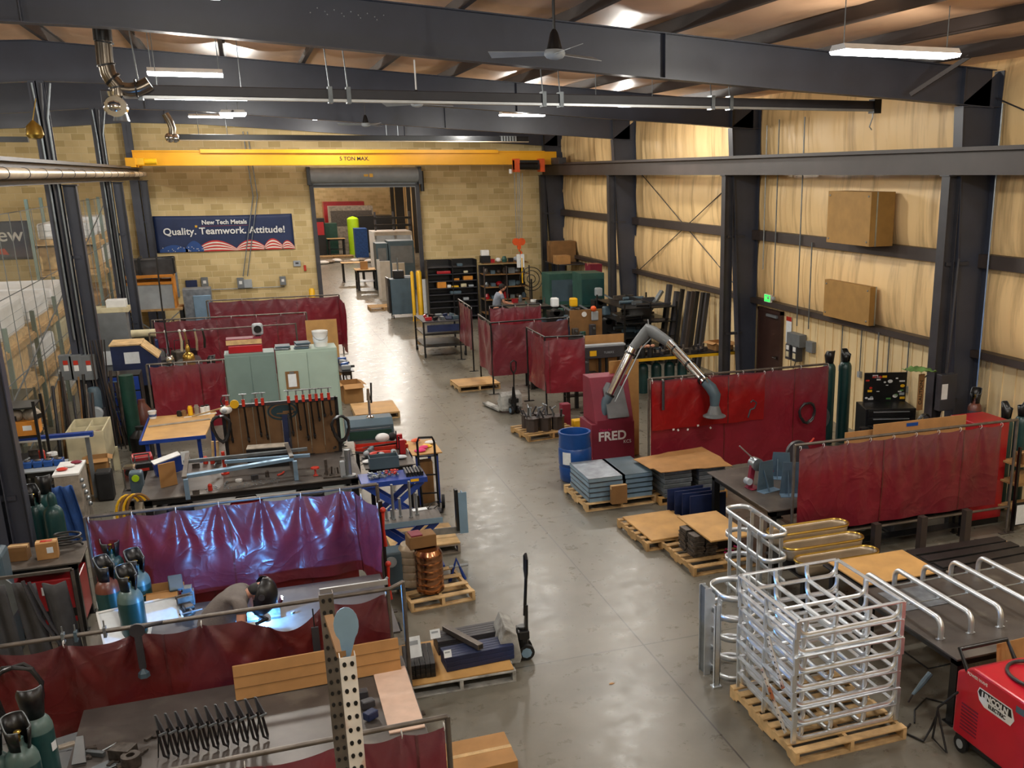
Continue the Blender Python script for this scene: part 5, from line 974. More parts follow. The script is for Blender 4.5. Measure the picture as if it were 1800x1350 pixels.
g = G(288, 1068, .8); carton(g.x, g.y+.08, .802, .3, .26, .2, 'open cardboard carton on the bench behind the welder', 'cardboard', .05, open_=True)
t = T('plastic_case', 'dark flat case lying on the open carton behind the welder', 'case', (g.x+.14, g.y+.05, 1.02), .1); MB().box((0, 0, .02), (.14, .24, .03), 0, .35).build('case_body', 'slate', t, bev=.01)
t = T('whiteboard', 'white framed drawing board tilted on the bench behind the welder', 'board', (G(250, 1095, .8).x, G(250, 1100, .8).y+.05, .83), .22); t.rotation_euler = (.5, 0, .22)
MB().bx(-.36, .36, -.2, .2, 0, .012).build('board_face', 'paper', t); b = MB(); b.bx(-.38, .38, -.22, -.2, -.005, .03); b.bx(-.38, .38, .2, .22, -.005, .03); b.bx(-.38, -.36, -.22, .22, -.005, .03); b.bx(.36, .38, -.22, .22, -.005, .03); b.build('board_frame', 'white', t)
g = G(327, 1082, .8); vise(g.x, g.y+.05, .802, .3, 'grey bench vise and fixture behind the welder', 'scrap')
S('fixture_block', 'machined grey fixture block beside the bench vise', 'fixture', (lambda b: (b.box((0, 0, .08), (.12, .1, .16)), b.box((0, 0, .18), (.09, .12, .04)), b)[2])(MB()), 'dull_galv', (g.x+.02, g.y+.3, .802), bev=.005)
for k, (px, py) in enumerate(((470, 1075), (490, 1070), (507, 1062), (530, 1060), (484, 1058), (515, 1078))):
    g = G(px, py, .85); S('metal_offcut', '%s small bright offcut on the glowing welding table' % ORD[k], 'offcut', MB().box((0, 0, .008), (.04, .02, .015), k*.8), 'galv', (g.x, g.y, .852), group='bright offcuts on the glowing table')
g = G(455, 1085, .85); S('workpiece', 'flat steel workpiece being welded under the torch', 'workpiece', (lambda b: (b.bx(-.16, .16, -.1, .1, 0, .02), b.bx(-.16, .16, -.01, .01, .02, .07), b)[2])(MB()), 'scrap', (g.x+.05, g.y, .852))
# ================================================================ people
def skinbody(name, chain, m, parent, sub=2, root=0):
    """chain: list of (parent index, (x,y,z), (rx,ry)) joints"""
    me = bpy.data.meshes.new(name); me.from_pydata([c[1] for c in chain], [(c[0], i) for i, c in enumerate(chain) if c[0] is not None], [])
    o = bpy.data.objects.new(name, me); COL.objects.link(o); o.parent = parent
    md = o.modifiers.new('skin', 'SKIN'); md.use_smooth_shade = True; md.branch_smoothing = .6
    for i, c in enumerate(chain):
        sv = me.skin_vertices[0].data[i]; sv.radius = c[2] if isinstance(c[2], tuple) else (c[2], c[2]); sv.use_root = (i == root)
    o.modifiers.new('sub', 'SUBSURF').levels = sub; o.modifiers['sub'].render_levels = sub; me.materials.append(MATS[m]); return o
def hand(parent, wrist, d, up, m, s=1, curl=.5, side=1):
    """palm plus five separate bent fingers"""
    w = Vector(wrist); d = Vector(d).normalized(); n = Vector(up).normalized(); n = (n-d*n.dot(d)).normalized(); l = d.cross(n)*side
    ch = [(None, tuple(w-d*.02*s), .026*s), (0, tuple(w+d*.03*s), (.036*s, .02*s)), (1, tuple(w+d*.075*s), (.04*s, .018*s))]
    for k, (off, L) in enumerate(((-.03, .072), (-.01, .08), (.011, .076), (.03, .06))):
        b0 = w+d*.085*s+l*off*s; a = curl*(.8+.1*k); ba = len(ch); ch.append((2, tuple(b0), .0095*s)); p = b0; dd = d
        for j in range(3):
            an = a*(j+.6); dd = (d*math.cos(an)-n*math.sin(an)).normalized(); p = p+dd*L*s*(.42, .33, .25)[j]; ch.append((len(ch)-1, tuple(p), (.0092-.0008*j)*s))
    th = w+d*.02*s-l*.03*s; ch.append((1, tuple(th), .012*s)); p = th+(d*.6-l*.6-n*.3).normalized()*.035*s; ch.append((len(ch)-1, tuple(p), .011*s)); p = p+(d*.9-l*.1-n*.4).normalized()*.03*s; ch.append((len(ch)-1, tuple(p), .0095*s))
    return skinbody('hand', ch, m, parent, 2, 2)
def add(a, b): return (a[0]+b[0], a[1]+b[1], a[2]+b[2])
# welder: standing behind the curtain, bent to the right over the table
wp = Vector((-.70, 9.52, 0)); t = T('person', 'welder in a grey T-shirt and black helmet bent over the glowing table', 'person', wp)
gl = Vector((ARC.x-wp.x, ARC.y-wp.y, 0)); hx_, hy_ = gl.x-.13, gl.y
body = [(None, (0, 0, .95), (.08, .1)), (0, (.06, 0, 1.10), (.07, .1)), (1, (.17, 0, 1.22), (.065, .1)), (2, (.29, .0, 1.3), (.05, .08)), (3, (.385, 0, 1.345), .055), (4, (.45, 0, 1.33), .05),
        (0, (.0, -.1, .9), .1), (6, (.03, -.12, .52), .07), (7, (-.02, -.13, .1), .045), (8, (.1, -.15, .045), .04), (0, (0, .1, .9), .1), (10, (.02, .12, .52), .07), (11, (-.04, .13, .1), .045), (12, (.08, .15, .045), .04),
        (3, (.3, -.19, 1.29), .05), (14, (.27, -.27, 1.1), .044), (15, (.42, -.16, .99), .034), (3, (.32, .19, 1.29), .05), (17, (.36, .27, 1.1), .044), (18, (.5, .14, .98), .034)]
skinbody('body', body, 'skin', t)
sh = [(None, (-.01, 0, .93), (.145, .18)), (0, (.05, 0, 1.1), (.15, .185)), (1, (.165, 0, 1.25), (.14, .19)), (2, (.28, 0, 1.335), (.115, .175)), (3, (.35, 0, 1.36), .078), (3, (.3, -.19, 1.31), .08), (5, (.285, -.24, 1.19), .07), (3, (.32, .19, 1.31), .08), (7, (.35, .24, 1.2), .07)]
skinbody('t_shirt', sh, 'grey_shirt', t)
skinbody('trousers', [(None, (0, 0, .97), (.14, .17)), (0, (0, -.1, .86), .11), (1, (.03, -.12, .52), .085), (2, (-.02, -.13, .1), .065), (0, (0, .1, .86), .11), (4, (.02, .12, .52), .085), (5, (-.04, .13, .1), .065)], 'jeans', t)
for y in (-.14, .14): skinbody('boot', [(None, (-.05, y, .06), .05), (0, (.05, y*1.05, .05), .05), (1, (.13, y*1.1, .04), .04)], 'black_rubber', t, 1)
hd = MB(); hd.ball((.48, 0, 1.31), .1, 18, (.95, .8, 1.12)); hd.ball((.585, -.0, 1.295), .018, 8); hd.ball((.49, -.085, 1.325), .022, 8, (1, .4, 1.3)); hd.ball((.49, .085, 1.325), .022, 8, (1, .4, 1.3)); hd.build('head', 'skin', t, smooth=True)
fc = MB(); fc.ball((.575, -.035, 1.335), .013, 8); fc.ball((.575, .035, 1.335), .013, 8); fc.build('eyes', 'white', t, smooth=True); MB().ball((.578, 0, 1.25), .02, 8, (.5, 1.4, .4)).build('mouth', 'pink', t, smooth=True)
h = MB(); h.grid(lambda u, v: (.52+.155*math.sin(.15+v*2.5)*math.cos(-2.0+u*4.0)*1.0, .145*math.sin(.15+v*2.5)*math.sin(-2.0+u*4.0), 1.32+.2*math.cos(.15+v*2.5)), 24, 14); hm = h.build('helmet_shell', 'black_metal', t, smooth=True, solid=.008); hm.location = (-.37, 0, .14); hm.rotation_euler = (0, .26, 0)
MATS['black_metal'].node_tree.nodes['Principled BSDF'].inputs['Roughness'].default_value = .35
h = MB(); h.box((.645, 0, 1.2), (.02, .11, .07), 0, 0, .45); h.build('visor', 'chrome', t)
h = MB(); h.cyl((.48, -.155, 1.32), (.48, -.14, 1.32), .03); h.build('helmet_knob', 'charcoal_steel', t)
h = MB(); h.ball((.45, 0, 1.36), .095, 14, (1, .95, .6)); h.build('cap', 'black_rubber', t, smooth=True)
for s, elbow, wr in ((-1, (.27, -.27, 1.1), (.42, -.16, .99)), (1, (.36, .27, 1.1), (.5, .14, .98))):
    e = Vector(elbow).lerp(Vector(wr), .35); w = Vector(wr); skinbody('glove_cuff', [(None, tuple(e), .055), (0, tuple(w), .046), (1, tuple(w+(w-e).normalized()*.03), .04)], 'glove', t)
    hand(t, w+(w-e).normalized()*.03, (gl+Vector((0, 0, .97))-w), (0, 0, 1), 'glove', 1.15, .45, s)
b = MB(); tip = gl+Vector((0, 0, .94)); w = Vector((.52, .1, 1.0)); b.tube([Vector((.4, -.05, 1.02)), Vector((.5, -.0, 1.03)), tip+Vector((-.05, 0, .06)), tip], [.018, .02, .014, .007], 8); S('welding_torch', 'welding torch in the gloved hands of the bent welder', 'welding torch', b, 'black_metal', wp, smooth=True)
# far worker
wp2 = Vector((Y(872, 540, 31.9).x, 31.9, 0)); t = T('person', 'person in a grey-blue T-shirt leaning over a bench near the far wall', 'person', wp2)
body = [(None, (0, 0, .95), (.08, .1)), (0, (.03, 0, 1.15), (.08, .1)), (1, (.1, 0, 1.31), (.07, .1)), (2, (.16, 0, 1.43), (.05, .08)), (3, (.2, 0, 1.52), .05), (0, (0, -.1, .9), .09), (5, (0, -.11, .5), .065), (6, (-.02, -.11, .08), .045), (0, (0, .1, .9), .09), (8, (0, .11, .5), .065), (9, (-.02, .11, .08), .045),
        (3, (.16, -.19, 1.4), .055), (11, (.22, -.24, 1.14), .042), (12, (.45, -.15, 1.08), .032), (3, (.16, .19, 1.4), .055), (14, (.24, .24, 1.14), .042), (15, (.47, .15, 1.08), .032)]
skinbody('body', body, 'skin', t)
skinbody('t_shirt', [(None, (0, 0, .92), (.14, .17)), (0, (.03, 0, 1.15), (.145, .18)), (1, (.1, 0, 1.33), (.14, .19)), (2, (.15, 0, 1.44), (.1, .15)), (2, (.16, -.2, 1.4), .07), (4, (.19, -.23, 1.24), .065), (2, (.16, .2, 1.4), .07), (6, (.2, .23, 1.24), .065)], 'blue_shirt', t)
skinbody('trousers', [(None, (0, 0, .97), (.13, .16)), (0, (0, -.1, .86), .1), (1, (0, -.11, .5), .08), (2, (-.02, -.11, .06), .07), (0, (0, .1, .86), .1), (4, (0, .11, .5), .08), (5, (-.02, .11, .06), .07)], 'jeans', t)
hd = MB(); hd.ball((.25, 0, 1.6), .1, 16, (.95, .8, 1.12)); hd.ball((.345, 0, 1.58), .018, 8); hd.ball((.24, -.082, 1.6), .02, 8, (1, .4, 1.3)); hd.ball((.24, .082, 1.6), .02, 8, (1, .4, 1.3)); hd.build('head', 'skin', t, smooth=True)
MB().ball((.225, 0, 1.635), .11, 14, (1, .88, .95)).build('hair', 'dark_hair', t, smooth=True); b = MB(); b.ball((.335, -.035, 1.62), .012, 6); b.ball((.335, .035, 1.62), .012, 6); b.build('eyes', 'white', t, smooth=True)
hand(t, (.46, -.14, 1.08), (1, .3, -.1), (0, 0, 1), 'skin', 1, .6, -1); hand(t, (.48, .14, 1.08), (1, -.3, -.1), (0, 0, 1), 'skin', 1, .6, 1)
for y in (-.12, .12): skinbody('boot', [(None, (-.05, y, .06), .05), (0, (.05, y, .05), .05), (1, (.13, y, .04), .04)], 'black_rubber', t, 1)
# ================================================================ aisle left of centre: pallets, jacks, lifts
pallet(1.63, 9.77, -.03, 1.16, 1.0, 'white-painted pallet loaded with bundles of dark square tube', 'white_wood'); sheet('plywood_sheet', 'thin board between the white pallet and the dark tube bundles', 'board', 'plywood', 1.63, 9.77, .135, 1.12, .96, .012, -.03)
def bundle(label, x, y, nx, nz, L, w, rz, m='dark_blue', group='dark square tube bundles on the white pallet', z=.15, al='x'):
    t = T('tube_bundle', label, 'tube bundle', (x, y, z), rz, group)
    for j in range(nz):
        for i in range(nx):
            b = MB(); b.bx(-L/2, L/2, (i-nx/2)*w+.0015, (i+1-nx/2)*w-.0015, j*w+.001, (j+1)*w-.001); b.build('square_tube', m, t, bev=.004)
    return t
bundle('short bundle of dark tubes pointing at the camera on the left of the white pallet', 1.24, 9.66, 6, 3, .5, .052, PI/2-.08, 'black_metal')
bundle('rear bundle of dark square tubes on the white pallet', 1.84, 10.0, 5, 3, .72, .055, .03, 'charcoal_steel')
bundle('front bundle of blue-black square tubes on the white pallet', 1.86, 9.6, 5, 3, .74, .055, .05, 'dark_blue')
t = T('square_tube', 'single grey square tube laid diagonally over the dark bundles', 'tube', (1.74, 9.78, .33), -1.15); MB().bx(-.33, .33, -.035, .035, 0, .06).build('tube_wall', 'rod_steel', t, bev=.005); b = MB(); b.bx(.331, .332, -.025, .025, .01, .05); b.bx(-.332, -.331, -.025, .025, .01, .05); b.build('open_end', 'black_metal', t)
for k, (px, py, w, h, z) in enumerate(((729, 1138, .13, .22, .42), (765, 1115, .11, .1, .36), (787, 1150, .08, .08, .36))):
    g = G(px, py, z); t = T('paper_tag', ('tall white sheet standing on the left dark tube bundle', 'white sheet on the rear dark tube bundle', 'small white card on the front dark tube bundle')[k], 'paper', (g.x, g.y, z+.005)); t.rotation_euler = (-.35, 0, .05); MB().bx(-w/2, w/2, -.0, .002, -h/2, h/2).build('sheet', 'paper', t)
    MB().bx(-w*.35, w*.3, -.002, -.0005, h*.1, h*.3).build('print', 'light_grey', t)
def jack(label, x, y, rz, fork=1.1, body='white_wood', hz=1.22):
    t = T('pallet_jack', label, 'pallet jack', (x, y, 0), rz, 'pallet jacks')
    for s in (-1, 1):
        MB().bx(-.17-fork, -.17, s*.19-.075, s*.19+.075, .03, .085).build('fork', body, t, bev=.008)
        b = MB(); b.cyl((-fork, s*.19-.03, .035), (-fork, s*.19+.03, .035), .035); b.build('load_roller', 'black_rubber', t)
    b = MB(); b.prism([(-.26, .06), (.0, .06), (.02, .12), (-.02, .4), (-.14, .48), (-.2, .35)], .5, (0, -.25, 0), (1, 0, 0), (0, 0, 1), (0, 1, 0)); b.build('body_plate', body, t, bev=.01)
    b = MB(); b.cyl((.08, 0, .08), (.08, 0, .38), .06, n=14); b.box((.08, 0, .3), (.12, .2, .1)); b.build('pump', 'black_metal', t, bev=.01)
    for s in (-1, 1):
        b = MB(); b.cyl((.1, s*.05, .09), (.1, s*.1, .09), .09, n=20); w_ = b.build('steer_wheel', 'black_rubber', t, smooth=True); b = MB(); b.cyl((.1, s*.1, .09), (.1, s*.106, .09), .06, n=8); b.build('hub', 'pale_blue_steel', w_)
    b = MB(); b.prism([(-.05, 0), (.05, 0), (.02, .3), (-.02, .3)], .03, (.1, -.015, .33), (0, 1, 0), (.05, 0, 1), (1, 0, 0)); b.tube([(.11, 0, .5), (.14, 0, hz-.28)], .018, 8); b.build('handle_shaft', 'black_metal', t)
    b = MB(); b.tube([(.14, 0, hz-.3), (.14, -.06, hz-.2), (.145, -.065, hz-.04), (.147, 0, hz), (.145, .065, hz-.04), (.14, .06, hz-.2), (.14, 0, hz-.3)], .016, 8); b.build('handle_loop', 'black_metal', t, smooth=True); return t
jack('pale worn pallet jack with upright black handle parked at the dark tube pallet', 2.33, 9.78, -.08, 1.0)
j = jack('black and white pallet jack standing in the aisle beside the far curtains', 5.2, 21.2, -PI/2+.2, .9, 'white_wood')
# copper pail pallet
pallet(1.78, 11.9, .1, .82, .95, 'small pale pallet under the copper wire pails', 'pale_wood', slats=4)
for k in range(2):
    t = T('wire_drum', ('shiny copper-coloured wire drum on the small pallet', 'dull brown wire drum behind the copper one')[k], 'drum', (1.72-.16*k, 11.72+.28*k, .132)); b = MB(); pr = [(.0, 0), (.17, 0)]
    for i in range(5): pr += [(.172, .01+.1*i), (.176, .02+.1*i), (.172, .09+.1*i), (.168, .1+.1*i)]
    b.lathe((0, 0, 0), pr+[(.14, .55), (.0, .55)], 28); b.build('drum_body', 'copper' if k == 0 else 'beige_metal', t, smooth=True)
t = T('wire_feeder', 'brown boxy wire feeder sitting on the copper-coloured drum', 'wire feeder', (1.66, 11.86, .69), .1); MB().bx(-.17, .17, -.12, .12, 0, .16).build('feeder_case', 'dark_cardboard', t, bev=.01); MB().bx(-.14, .0, -.1, .1, .16, .175).build('dark_panel', 'crimson', t)
t = T('pipe_clamp_stand', 'small blue stand at the right rear of the small pallet', 'stand', (2.15, 12.2, 0)); MB().tube([(-.1, 0, 0), (0, 0, .3), (.1, 0, 0)], .025).build('blue_legs', 'blue_paint', t); MB().cyl((-.1, 0, .2), (.15, 0, .2), .02).build('cross_bar', 'light_grey', t)
# lift tables
def lift(label, cx, cy, W, D, z, rz=0, topm='steel_plate'):
    t = T('lift_table', label, 'lift table', (cx, cy, 0), rz, 'blue scissor lift tables')
    MB().bx(-W/2, W/2, -D/2, D/2, z-.03, z).build('platform', topm, t, bev=.004); MB().bx(-W/2-.003, W/2+.003, -D/2-.006, -D/2, z-.075, z-.002).build('platform_edge', 'pale_blue_steel' if topm == 'steel_plate' else 'blue_paint', t)
    for s in (-1, 1):
        b = MB(); b.bar((-W/2+.06, s*(D/2-.08), .14), (W/2-.06, s*(D/2-.08), z-.08), .03, .08); b.build('scissor_arm', 'blue_paint', t)
        b = MB(); b.bar((W/2-.06, s*(D/2-.12), .14), (-W/2+.06, s*(D/2-.12), z-.08), .03, .08); b.build('scissor_arm', 'blue_paint', t)
    MB().bx(-W/2, W/2, -D/2+.03, D/2-.03, .1, .16).build('base_frame', 'blue_paint', t)
    for sx in (-W/2+.08, W/2-.08):
        for sy in (-D/2+.06, D/2-.06): caster(t, sx, sy, .045)
    return t
lift('front blue scissor lift table with steel rods standing on it', 1.6, 12.62, .86, .5, .85)
for k, (px, h) in enumerate(((692, .48), (705, .25), (722, .5), (737, .3), (678, .16), (688, .12))):
    g = G(px, 912-2*(k % 3), .85); t = T('threaded_rod', '%s upright silver rod on the front blue lift table' % ORD[k], 'rod', (min(g.x, 1.98), 12.5+.08*(k % 2), .852), 0, 'upright rods on the lift table'); MB().cyl((0, 0, 0), (0, 0, h), .017, n=8).build('rod', 'galv', t, smooth=True); MB().cyl((0, 0, 0), (0, 0, .015), .025, n=6).build('nut', 'galv', t)
S('paper_sheet', 'white sheet lying at the right corner of the front blue lift table', 'paper', MB().bx(-.1, .1, -.05, .05, 0, .003), 'paper', (1.8, 12.78, .852), .1)
lift('rear blue scissor lift table loaded with small parts and black slats', 1.66, 14.4, .95, .5, .88, 0, 'blue_paint'); MB()
S('parts_tray', 'heap of small silver and red parts on the rear blue lift table', 'parts', (lambda b: ([b.box((random.uniform(-.3, .12), random.uniform(-.12, .15), random.uniform(.01, .05)), (.04, .02, .02), random.uniform(0, 3)) for _ in range(70)], b)[1])(MB()), 'galv', (1.62, 14.38, .882))['kind'] = 'stuff'
S('red_parts', 'scatter of small red parts on the rear blue lift table', 'parts', (lambda b: ([b.box((random.uniform(-.1, .1), random.uniform(-.1, .1), random.uniform(.05, .07)), (.035, .02, .015), random.uniform(0, 3)) for _ in range(18)], b)[1])(MB()), 'tool_red', (1.66, 14.4, .882))['kind'] = 'stuff'
for k in range(6): S('black_bar', '%s black ribbed slat from the left on the rear blue lift table' % ORD[k], 'slat', MB().bx(-.014, .014, -.16, .16, 0, .06), 'black_metal', (1.86+.045*k, 14.4, .882), .0, 'black slats on the rear lift table')
S('warning_sticker', 'yellow sticker on the edge of the rear blue lift table', 'sticker', MB().bx(-.06, .06, -.001, .001, -.02, .02), 'yellow', (1.95, 14.14, .85))
pallet(1.92, 13.62, .0, .95, .9, 'pale pallet with a board on it beneath the L-shaped beam', 'grey_wood'); sheet('plywood_sheet', 'pale board on the pallet beneath the L-shaped beam', 'board', 'pale_wood', 1.92, 13.62, .135, .95, .88, .02)
t = T('channel_beam', 'L-shaped silver channel beam jutting out over the pale pallet', 'beam', (0, 0, 0)); b = MB(); p, q, r_ = Vector((1.5, 13.55, .24)), Vector((2.5, 13.45, .24)), Vector((2.5, 13.45, .82)); b.bar(p, q, .012, .1, up=(0, 0, 1)); b.build('long_leg', 'silver_box', t); b = MB(); b.bar(q, r_, .1, .012, up=(1, 0, 0)); b.bx(2.44, 2.56, 13.39, 13.4, .2, .82); b.build('short_leg', 'pale_blue_steel', t); MB().bx(2.40, 2.44, 13.4, 13.5, .24, .86).build('flange', 'black_metal', t)
t = T('gearbox', 'grey-green gearbox with an orange lever beside the front blue lift table', 'gearbox', (1.28, 12.05, .0)); MB().bx(-.16, .16, -.14, .14, .1, .62).build('gear_case', 'slate', t, bev=.03); MB().cyl((.0, -.16, .5), (.0, -.14, .5), .07).build('flange_ring', 'light_grey', t); b = MB(); legs4(b, .3, .26, .1, .04); b.build('feet', 'black_metal', t)
for k in range(2):
    t = T('orange_strap', ('upper orange strap handle hanging beside the blue-lit curtain', 'lower orange strap handle hanging beside the blue-lit curtain')[k], 'strap', (1.13, 10.95-.1*k, 1.5-.62*k)); MB().tube([(0, 0, 0), (-.01, 0, -.2), (0, 0, -.42)], [.02, .014, .022], 8).build('handle', 'tool_red', t, smooth=True); MB().ball((0, 0, .02), .035).build('end_knob', 'tool_red', t, smooth=True)
t = T('gun_holder', 'dark post with a cable holder right of the blue-lit curtain', 'post', (1.12, 11.05, 0)); MB().bx(-.02, .02, -.02, .02, 0, 1.6).build('post', 'black_metal', t); MB().bx(-.12, .12, -.12, .12, 0, .01).build('foot_plate', 'black_metal', t)
t = T('hand_truck', 'black tubular hand truck standing at the edge of the aisle', 'hand truck', (2.32, 15.2, 0), 0); t.rotation_euler = (.0, .0, -.2)
b = MB()
for s in (-.13, .13): b.tube([(s, 0, .05), (s, -.25, 1.1), (s, -.27, 1.2)], .018, 8)
b.build('frame_tube', 'black_metal', t, smooth=True); b = MB(); b.tube([(-.13, -.27, 1.2), (-.1, -.29, 1.28), (.1, -.29, 1.28), (.13, -.27, 1.2)], .018, 8); b.build('grip', 'black_metal', t, smooth=True); MB().bx(-.2, .2, -.2, .02, 0, .012).build('toe_plate', 'black_metal', t)
for s in (-.2, .2): MB().cyl((s-.025, .08, .11), (s+.025, .08, .11), .11, n=18).build('wheel', 'black_rubber', t, smooth=True)
for i in range(3): MB().bar((-.13, -.06-.08*i, .3+.33*i), (.13, -.06-.08*i, .3+.33*i), .02).build('cross_bar', 'black_metal', t)
S('wire_loop', 'thin dark wire loop sticking out beside the front blue lift table', 'wire', MB().tube([(0, 0, 0), (.08, 0, .08), (.16, 0, .1), (.16, 0, .04), (.08, 0, -.01), (0, 0, 0)], .006, 6), 'black_rubber', (1.9, 12.75, .856))
# ================================================================ centre left: long bench with tool board
table('welding_table', 'long grey steel work table in front of the brown tool board', 'table', -1.78, 1.25, 14.62, 16.35, .85, lw=.1, shelf=.3)
BY = 16.2
bl, br_ = Y(393, 715, BY).x, Y(588, 700, BY).x; bt = Y(590, 697, BY).z
t = T('tool_board', 'brown wooden tool board with a dark oval emblem and hanging clamps', 'tool board', ((bl+br_)/2, BY, .852)); W = br_-bl; Hb = bt-.852
b = MB()
for i in range(8): b.bx(-W/2+W*i/8+.002, -W/2+W*(i+1)/8-.002, -.01, .01, 0, Hb-.04)
b.build('board', 'brown_panel', t); MB().bx(-W/2-.02, W/2+.02, -.03, .03, Hb-.05, Hb+.0).build('top_rail', 'charcoal_steel', t, bev=.004)
for s in (-W/2-.02, W/2+.02): MB().bx(s-.025, s+.025, -.03, .03, 0, Hb).build('side_post', 'black_metal', t)
ex = Y(497, 725, BY).x-(bl+br_)/2; ez = Y(497, 722, BY).z-.852
b = MB(); el = lambda rx, rz: [(rx*math.cos(a), rz*math.sin(a)) for a in [i*PI/16 for i in range(32)]]
b.prism(el(.23, .15), .004, (ex, -.012, ez), (1, 0, 0), (0, 0, 1), (0, -1, 0)); e1 = b.build('emblem', 'emblem_teal', t)
b = MB(); b.prism(el(.2, .12), .003, (ex, -.017, ez), (1, 0, 0), (0, 0, 1), (0, -1, 0)); b.build('emblem_ring', 'brown_panel', e1)
b = MB(); b.prism(el(.175, .1), .003, (ex, -.021, ez), (1, 0, 0), (0, 0, 1), (0, -1, 0)); b.bx(ex, ex+.22, -.024, -.02, ez-.05, ez-.015); b.build('emblem_field', 'emblem_teal', e1)
b = MB(); b.prism([(.0, -.02), (.17, -.02), (.15, -.06), (.08, -.06), (.06, -.075), (-.1, -.06), (-.08, -.045), (.0, -.045)], .003, (ex, -.025, ez+.02), (1, 0, 0), (0, 0, 1), (0, -1, 0)); b.build('emblem_stroke', 'brown_panel', e1)
t = T('flat_tool', 'broad dark-blue flat tool hanging below the emblem on the tool board', 'tool', (ex+(bl+br_)/2+.03, BY-.04, .852)); MB().bx(-.05, .03, -.012, .012, .0, ez-.06).build('blade', 'dark_blue', t); MB().bx(.035, .06, -.012, .012, .0, ez-.06).build('edge', 'charcoal_steel', t)
for k, (px, L) in enumerate(((398, .6), (427, .62), (450, .55), (461, .6), (507, .58), (521, .5), (533, .68), (545, .66), (556, .38), (566, .32), (578, .3))):
    p = Y(px, 702, BY-.06); barclamp(p.x, BY-.055, bt+.01, L, '%s bar clamp from the left hanging on the brown tool board' % ORD[k], lean=.02)
S('paper_sticker', 'small white sticker between clamps on the tool board', 'sticker', MB().bx(-.022, .022, -.001, .001, -.03, .03), 'white', Y(508, 773, BY-.02))
for px, lb in ((388, 'black hose loops hanging at the left end of the tool board'), (598, 'black hose loops hanging at the right end of the tool board')):
    b = MB(); b.tube(coil((0, 0, 0), .13, 5, .014, 'xz', 1.2, .1, px), .018, 7); p = Y(px, 745, BY-.12); S('hose_coil', lb, 'hose', b, 'hose_black', (p.x, BY-.18, p.z), smooth=True)
p = Y(397, 722, 15.9); t = T('face_shield', 'white respirator mask hooked at the left end of the tool board', 'mask', (p.x, 15.95, p.z)); MB().ball((0, 0, 0), .09, 12, (1, .6, .7)).build('mask_shell', 'white', t, smooth=True); MB().ball((-.02, -.05, 0), .035).build('filter', 'light_grey', t, smooth=True); MB().tube([(-.03, 0, .05), (-.06, .02, .14), (-.03, .03, .2)], .01).build('strap', 'black_rubber', t)
p = Y(412, 711, 15.9); t = T('yellow_disc', 'bright yellow round disc on a pale stick above the tool board', 'disc', (p.x, 15.92, p.z)); MB().cyl((0, -.012, 0), (0, .012, 0), .065, n=22).build('disc', 'yellow', t, smooth=True); MB().bar((-.03, 0, -.01), (-.62, .1, -.16), .02).build('stick', 'pale_wood', t)
# box, rails frame and small things on the bench
p = G(470, 815, .85); t = T('steel_box', 'open-topped black steel box with a dusty pale lid on the long bench', 'box', (p.x+.03, 15.8, .852), -.1); MB().bx(-.3, .3, -.13, .13, 0, .3).build('box_body', 'black_metal', t, bev=.004); MB().box((0, 0, .306), (.6, .25, .008)).build('lid', 'grey_wood', t)
t = T('rail_frame', 'pale blue steel rail frame standing across the long bench', 'frame', (0, 0, 0)); z = 1.15
rl = [(G(322, 838, z), G(515, 806, z)), (G(322, 812, z), G(540, 789, z)), (G(395, 812, z), G(545, 800, z))]
for i, (p, q) in enumerate(rl):
    b = MB(); b.bar(p, q, .09 if i == 0 else .05, .05); b.build('rail', 'pale_blue_steel' if i != 1 else 'dull_galv', t, bev=.004)
b = MB(); b.bar(G(324, 842, z)+Vector((0, 0, .02)), G(330, 800, z)+Vector((0, 0, .02)), .06, .03); b.build('cross_piece', 'rod_steel', t); b = MB(); b.bar(G(513, 808, z)+Vector((0, 0, .04)), G(504, 785, z)+Vector((0, 0, .04)), .06, .03); b.build('cross_piece', 'rod_steel', t)
for px, py in ((518, 810), (326, 842)): q = G(px, py, z); b = MB(); b.bar((q.x, q.y, .853 if px > 400 else .853), (q.x, q.y, z), .06, .05); b.build('leg', 'pale_blue_steel', t, bev=.003)
def spill(label, pts, name='small_part', mats=('scrap', 'tool_red', 'dull_galv', 'white', 'charcoal_steel'), z=.852, s=1, cat='part', group=None):
    for k, (px, py) in enumerate(pts):
        g = G(px, py, z); b = MB(); j = k % 4
        if j == 0: b.box((0, 0, .03*s), (.09*s, .05*s, .06*s), k)
        elif j == 1: b.lathe((0, 0, 0), [(.03*s, 0), (.03*s, .08*s), (.015*s, .1*s)], 10)
        elif j == 2: b.tube([(-.09*s, 0, .015), (0, .02, .015), (.1*s, 0, .02)], .013*s, 6)
        else: b.lathe((0, 0, 0), [(.02*s, 0), (.05*s, 0), (.05*s, .03*s), (.02*s, .03*s), (.02*s, 0)], 12)
        kind = ('small block', 'small canister', 'short rod', 'ring')[j]
        S(('block_part', 'canister', 'short_rod', 'ring_part')[j], label % (ORD[k % 14], kind), cat, b, mats[k % len(mats)], (g.x, g.y, z), k*.7, group=group)
spill('%s item along the near edge of the long bench, a %s', [(345, 868), (370, 862), (398, 852), (420, 846), (448, 842), (470, 838), (494, 834)], group='clutter on the long bench')
spill('%s item behind the rail frame on the long bench, a %s', [(345, 822), (362, 815), (380, 818), (396, 808), (410, 812)], group='clutter behind the rail frame', s=1.2)
